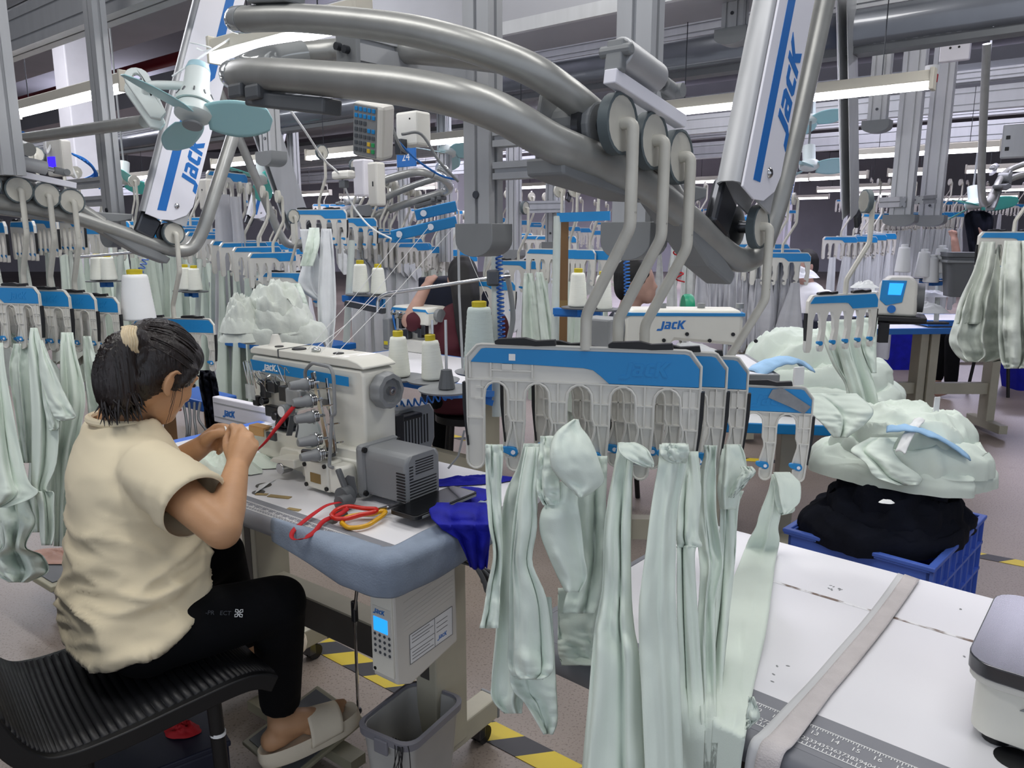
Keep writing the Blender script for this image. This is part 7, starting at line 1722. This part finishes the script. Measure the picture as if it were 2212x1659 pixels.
t = thing('stand_frame', 'low grey stand frame on castors under the grey-white garments', 'stand', rz(0, PH(2010, 780, .0))); G().box((0, 0, .08), (.9, .07, .15)).obj('foot', 'leg', t, smooth=0); G().box((0, .5, .08), (.9, .57, .15)).obj('foot', 'leg', t, smooth=0)
for x in (.05, .85): G().cyl((x, .03, 0), (x, .03, .08), .03, 12).obj('castor', 'black', t)
G().box((.7, -.01, .0), (.76, .03, .55)).obj('column', 'black', t, smooth=0)
# bundles
def bundle(c, sx, sy, sz, m, lab, seed, rot=0., n=34, layers=3, name='cloth_bundle', band=None):
    t = thing(name, lab, 'cloth bundle', rz(rot, c))
    rr = random.Random(seed)
    for k in range(layers):
        f = 1 - .16 * k; o = crumple(Vector((rr.uniform(-.04, .04) * sx, rr.uniform(-.05, .05) * sy, sz * (.0 + .22 * k))), sx * f, sy * f, sz * (.55 + .12 * k), m, 'folded_layer', '', '', seed + 3 * k, n, amp=.62, parent=t, rot=rr.uniform(-.5, .5), power=3.2)
    if band: band(t)
    return t
def band_light(t, pts, w_, m='lightblue_cloth', nm='blue_wrap'):
    g = G(); p = bez(pts, 6); k = len(p)
    def fn(u, v):
        i = min(int(v * (k - 1)), k - 2); a = p[i].lerp(p[i + 1], v * (k - 1) - i); d = (p[i + 1] - p[i]).normalized(); s = d.cross(ZZ).normalized(); o = (u - .5); return a + s * w_ * o + ZZ * (-.6 * w_ * o * o + .006 * nz(u * 3, v * 9, 2.))
    g.sheet(fn, 8, 30); return g.obj(nm, m, t, world=True, smooth=180, solid=.004)
A_ = PH(1780, 905, .62); t = thing('bundle_table', 'blue-edged table under the mint garment bundle at right', 'table', rz(math.radians(-8), (A_.x - .75, A_.y, 0)))
G().box((0, 0, .58), (.76, .5, .615)).obj('top', 'table_white', t, smooth=0); G().box((-.01, -.015, .575), (.77, .0, .618)).obj('edge_strip', 'blue', t, smooth=0, bevel=.003); G().box((.77, -.015, .575), (.785, .5, .618)).obj('edge_strip', 'blue', t, smooth=0)
for x in (.12, .58): G().box((x, .15, 0), (x + .07, .25, .58)).obj('column', 'leg', t, smooth=0, bevel=.004); G().box((x, -.1, .0), (x + .07, .5, .07)).obj('foot', 'leg', t, smooth=0)
bB = bundle(PH(1745, 868, .63), .42, .26, .30, 'mint', 'big mint garment bundle with a light blue wrap on the right hand table', 5, -.35)
band_light(bB, [P(1625, 800, 2.6), P(1668, 776, 2.62), P(1712, 772, 2.65), P(1748, 790, 2.66)], .10)
cloth('corner of the mint bundle hanging over the blue table edge', [([(850, 1700, 1850, 3.35), (885, 1740, 1886, 3.3), (915, 1775, 1870, 3.28), (945, 1800, 1830, 3.28)], dict(folds=1.3, amp=.05))], 'mint')
tag(G().box((-.02, -.004, -.03), (.02, .004, .03), rz(.4, P(1725, 812, 2.55))).obj('bundle_tag', 'paper', None, smooth=0), 'white paper tag on the mint bundle of the right hand table', 'tag')
# crate
cf = PH(2010, 1228, .40); cax = Vector((.69, .72, 0)).normalized(); cay = Vector((-cax.y, cax.x, 0))
W2, D2, H2 = .30, .225, .40
cc = cf + cax * W2 + cay * D2; CRA = math.atan2(cax.y, cax.x)
cr = thing('crate', 'blue plastic crate heaped with black cloth behind the white work table', 'crate', rz(CRA, (cc.x, cc.y, 0)))
for (a, b) in (((-W2, -D2), (W2, -D2 + .012)), ((-W2, D2 - .012), (W2, D2)), ((-W2, -D2), (-W2 + .012, D2)), ((W2 - .012, -D2), (W2, D2))): G().box((*a, .02), (*b, H2)).obj('wall_panel', 'crate', cr, smooth=0, bevel=.002)
G().box((-W2, -D2, .0), (W2, D2, .02)).obj('bottom', 'crate', cr, smooth=0)
g = G()
for z in (.06, .2, .3, H2 - .012): g.box((-W2 - .012, -D2 - .012, z), (W2 + .012, -D2, z + .01)).box((W2, -D2 - .012, z), (W2 + .012, D2 + .012, z + .01)).box((-W2 - .012, -D2 - .012, z), (-W2, D2 + .012, z + .01))
for k in range(8): x = -W2 + 2 * W2 * k / 7; g.box((x - .004, -D2 - .011, .02), (x + .004, -D2, H2))
for k in range(6): y = -D2 + 2 * D2 * k / 5; g.box((W2, y - .004, .02), (W2 + .011, y + .004, H2))
g.obj('ribs', 'crate', cr, smooth=0)
G().box((-W2 - .016, -D2 - .016, H2 - .006), (W2 + .016, -D2 + .006, H2 + .008)).box((-W2 - .016, D2 - .006, H2 - .006), (W2 + .016, D2 + .016, H2 + .008)).box((-W2 - .016, -D2, H2 - .006), (-W2 + .006, D2, H2 + .008)).box((W2 - .006, -D2, H2 - .006), (W2 + .016, D2, H2 + .008)).obj('rim', 'crate', cr, smooth=0, bevel=.003)
bundle(Vector((cc.x - .01, cc.y - .0, .385)), .325, .25, .25, 'black_cloth', 'heap of black cloth filling the blue crate', 9, CRA, layers=3)
bw = cc + Vector((.035, .0, 0))
bT = bundle(Vector((bw.x, bw.y, .585)), .30, .24, .215, 'mint', 'mint garment bundle with light blue roll on top of the black heap', 14, math.radians(-35), layers=3)
band_light(bT, [P(1916, 922, 2.50), P(1965, 920, 2.47), P(2030, 942, 2.46), P(2090, 982, 2.45)], .07)
band_light(bT, [P(1988, 903, 2.5), P(1965, 933, 2.455), P(1945, 975, 2.43)], .03, 'paper', 'paper_band')
tag(G().box((-.011, -.002, 0), (.011, .002, .075), rz(.3, P(2020, 905, 2.56))).obj('bundle_tag', 'paper', None, smooth=0, bevel=.001), 'white care tag standing up from the mint bundle on the crate', 'tag')
cloth('mint sleeve sliding off the bundle over the black heap', [([(945, 1880, 1940, 3.3), (972, 1838, 1930, 3.24), (1000, 1870, 1950, 3.2), (1030, 1890, 1990, 3.18), (1048, 1940, 1985, 3.18)], dict(folds=1.2, amp=.05))], 'mint')
crumple(P(1915, 1085, 2.36), .024, .015, .012, 'paper', 'paper_scrap', 'small white scrap lying on the black cloth heap', 'scrap', 2, 8, amp=.6)
# pale bundle at left middle
A_ = PH(600, 742, .80); t = thing('bundle_stand', 'blue-edged table under the pale cloth bundle left of centre', 'table', rz(HA, (A_.x - .25, A_.y + .1, 0))); G().box((-.3, 0, .76), (.55, .4, .795)).obj('top', 'blue_edge', t, smooth=0, bevel=.004); G().box((0, .1, 0), (.07, .2, .76)).obj('column', 'leg', t, smooth=0); G().box((-.1, .0, .0), (.2, .35, .06)).obj('foot', 'leg', t, smooth=0)
bundle(P(605, 735, 3.95), .24, .18, .26, 'grey_white', 'pale cloth bundle tied in the middle, left of centre', 23, HA)
bundle(P(525, 735, 3.85), .12, .11, .20, 'grey_white', 'smaller pale bundle with a plastic cover beside the tied bundle', 27, HA, n=22)
overlock(P(568, 668, 4.6), HA, 'small white machine with a dark scrap behind the pale bundle', .8)
# dark cupboards and bits at the back
simple('dark_cupboard', 'dark navy cupboard behind the woman with long hair', 'cupboard', P(985, 735, 4.6) , (.32, .3, .75), 'navy', bevel=.01, parts=[('handle', (.05, -.155, .15), (.06, .02, .015), 'dark_steel')])
simple('dark_cupboard', 'dark cabinet under the right hand hanger', 'cupboard', P(1745, 775, 5.0), (.45, .4, .55), 'navy', bevel=.01)
simple('cardboard_box', 'grey carton behind the long grey shirts', 'box', P(475, 665, 5.0), (.25, .2, .32), 'grey_plastic', bevel=.004, parts=[('label', (.04, -.102, -.08), (.06, .003, .05), 'lightblue_cloth')])

# ================================================================ people further back
def far_person(c, yaw, shirt, hairm, lab, arm=None, long_hair=False, skinm='skin2', arm2=None):
    """seated figure, c = seat centre at 0.45 m, facing +X before yaw"""
    m = rz(yaw, (c.x, c.y, 0)); t = thing('person', lab, 'person', m)
    rings = [(0, .45, .13, .18), (.0, .55, .12, .17), (.01, .7, .11, .16), (.03, .85, .115, .175), (.04, .95, .10, .18), (.04, 1.01, .07, .12), (.045, 1.04, .05, .06)]
    def rg(k): return [[(x + (a + k) * math.cos(q), (b_ + k) * math.sin(q), z) for q in [2 * PI * j / 24 for j in range(24)]] for x, z, a, b_ in rings]
    b2 = loft(rg(-.012), True, True); hc_ = Vector((.09, 0, 1.17))
    b2.ball(hc_, (.095, .075, .11)); b2.ball(hc_ + Vector((.06, 0, -.06)), (.04, .045, .05)); b2.ball(hc_ + Vector((.095, 0, -.02)), (.015, .014, .02)); b2.chain([(.05, 0, 1.0), (.075, 0, 1.1)], [.055, .052])
    for s in (-1, 1): b2.ball(hc_ + Vector((0, s * .078, -.01)), (.014, .01, .026), 8)
    aa = {}
    for s in (-1, 1):
        pts = (arm if s < 0 else arm2) or [(.03, s * .18, .93), (.12, s * .24, .74), (.34, s * .12, .82)]
        b2.chain(pts, [.05, .042, .03]); w_ = Vector(pts[-1]); d = (w_ - Vector(pts[-2])).normalized(); side = d.cross(ZZ).normalized()
        for k in range(4): o = side * (.025 - .017 * k); b2.chain([w_, w_ + d * .06 + o, w_ + d * (.105 - .006 * abs(k - 1)) + o * 1.1 - ZZ * .02], [.022, .013, .009], 8)
        b2.chain([w_, w_ + d * .04 + side * .04 + ZZ * .01, w_ + d * .075 + side * .045], [.018, .011, .009], 8); aa[s] = pts
    for s in (-1, 1): b2.chain([(.02, s * .1, .5), (.42, s * .11, .52), (.40, s * .11, .08), (.5, s * .11, .04)], [.075, .055, .04, .035])
    remesh(b2, .011, 3).obj('body', skinm, t, smooth=180)
    s2 = loft(rg(.004), True, True)
    for s in (-1, 1): p0, p1 = Vector(aa[s][0]), Vector(aa[s][1]); s2.chain([p0, p0.lerp(p1, .75)], [.062, .06])
    r = remesh(s2, .012, 5); r.v = [tuple(Vector(v) + Vector((1, 0, 0)) * .012 * nz(v[0] * 9, v[1] * 9, v[2] * 16)) for v in r.v]; r.obj('t_shirt', shirt, t, smooth=180)
    tr_ = G()
    for s in (-1, 1): tr_.chain([(.0, s * .1, .5), (.42, s * .11, .52), (.40, s * .11, .15)], [.09, .068, .055])
    remesh(tr_, .013, 4).obj('trousers', 'trousers', t, smooth=180)
    h2 = G().ball(hc_ + Vector((-.015, 0, .022)), (.1, .084, .105)); h2.ball(hc_ + Vector((-.05, 0, -.02)), (.06, .075, .08))
    if long_hair: h2.chain([hc_ + Vector((-.06, 0, .02)), (-.07, 0, 1.08), (-.11, 0, .92), (-.12, 0, .74)], [.08, .075, .062, .03])
    r = remesh(h2, .009, 5); r.v = [tuple(Vector(v) + Vector((1, 0, 0)) * .004 * math.sin(90 * v[1])) for v in r.v]; r.obj('hair', hairm, t, smooth=180)
    st2 = thing('stool', 'stool under the ' + lab.split(' ')[0] + ' ' + ' '.join(lab.split(' ')[1:8]), 'stool', m); G().cyl((0, 0, .40), (0, 0, .437), .17, 20).obj('seat', 'black', st2)
    for k in range(4): a = PI / 4 + PI / 2 * k; G().tube([(.12 * math.cos(a), .12 * math.sin(a), .4), (.16 * math.cos(a), .16 * math.sin(a), 0)], .014, 8).obj('leg', 'black', st2)
    return t
p = P(1003, 600, 4.1); far_person(Vector((p.x, p.y, 0)), math.radians(100), 'maroon', 'hair2', 'woman with long black hair in a dark red top seen from behind', long_hair=True, arm2=[(.03, .18, .93), (.02, .30, .95), (.10, .20, 1.12)])
p = P(1335, 640, 3.9); far_person(Vector((p.x, p.y, 0)), math.radians(-20), 'navy', 'hair2', 'person with black hair in navy bending over behind the hook rods')
p = P(1757, 590, 6.0); far_person(Vector((p.x, p.y, 0)), math.radians(200), 'paper', 'hair2', 'person in a white T-shirt sewing below the dark lifting arm')
p = P(2168, 560, 6.6); far_person(Vector((p.x, p.y, 0)), math.radians(180), 'navy', 'hair2', 'person raising an arm to a black garment at far right', arm=[(.05, -.18, .95), (.26, -.22, 1.12), (.34, -.18, 1.36)], arm2=[(.03, .18, .93), (.24, .26, 1.16), (.34, .20, 1.40)])
cloth('black garment held up at the far right of the hall', [([(455, 2098, 2126, 8.2), (470, 2084, 2146, 8.2), (520, 2090, 2140, 8.2), (560, 2096, 2138, 8.2)], dict(folds=1.3, amp=.1))], 'black_cloth')
tg = P(1760, 612, 5.9); table('sewing_bench', 'blue-edged bench in front of the person in the white T-shirt', Vector((tg.x - .45, tg.y - .2, 0)), 0., .95, .5, .80)
crumple(P(1728, 600, 5.75), .13, .09, .10, 'white_cloth', 'cloth_bundle', 'white cloth in front of the person in the white T-shirt', 'cloth bundle', 12, 14, amp=.8)
# ---------------------------------------------------------------- light
w = bpy.data.worlds.new('world'); scene.world = w; w.use_nodes = True
w.node_tree.nodes['Background'].inputs[0].default_value = (.82, .88, 1.0, 1); w.node_tree.nodes['Background'].inputs[1].default_value = .85
def area(loc, sx, sy, power, col=(1, .98, .95), rot=HA):
    l = bpy.data.lights.new('lamp', 'AREA'); l.shape = 'RECTANGLE'; l.size = sx; l.size_y = sy; l.energy = power; l.color = col
    o = bpy.data.objects.new('lamp', l); COL.objects.link(o); o.location = loc; o.rotation_euler = (0, 0, rot); return o
for (x, y, z, e) in [(.4, .6, 3.2, 20), (-1.6, 1.2, 3.2, 25), (-.4, 3.0, 3.2, 26), (1.8, 2.6, 3.2, 31)]:
    area((x, y, z), 1.8, .35, e); o = area((x, y, z + .04), 1.8, .35, e * .15); o.rotation_euler = (PI, 0, HA)  # second, upward-facing area light is fill added to brighten the dark ceiling
for (x, y, e, c) in [(-3.5, 5.2, 70, (.97, .97, 1)), (0, 6, 72, (.93, .91, 1)), (3.2, 6, 80, (.87, .84, 1)), (-6, 9, 110, (.9, .9, 1)), (-1, 10, 120, (.86, .84, 1)), (5, 10, 140, (.8, .77, 1)), (0, 16, 220, (.8, .77, 1)), (9, 14, 220, (.78, .75, 1)), (-8, 16, 220, (.84, .82, 1)), (4, 22, 320, (.8, .77, 1))]:
    area((x, y, 3.3), 3.0, .5, e * 1.15, c); o = area((x, y, 3.34), 3.0, .5, e * .45, c); o.rotation_euler = (PI, 0, HA)  # upward copy again is added fill, lifting the ceiling deeper in the hall
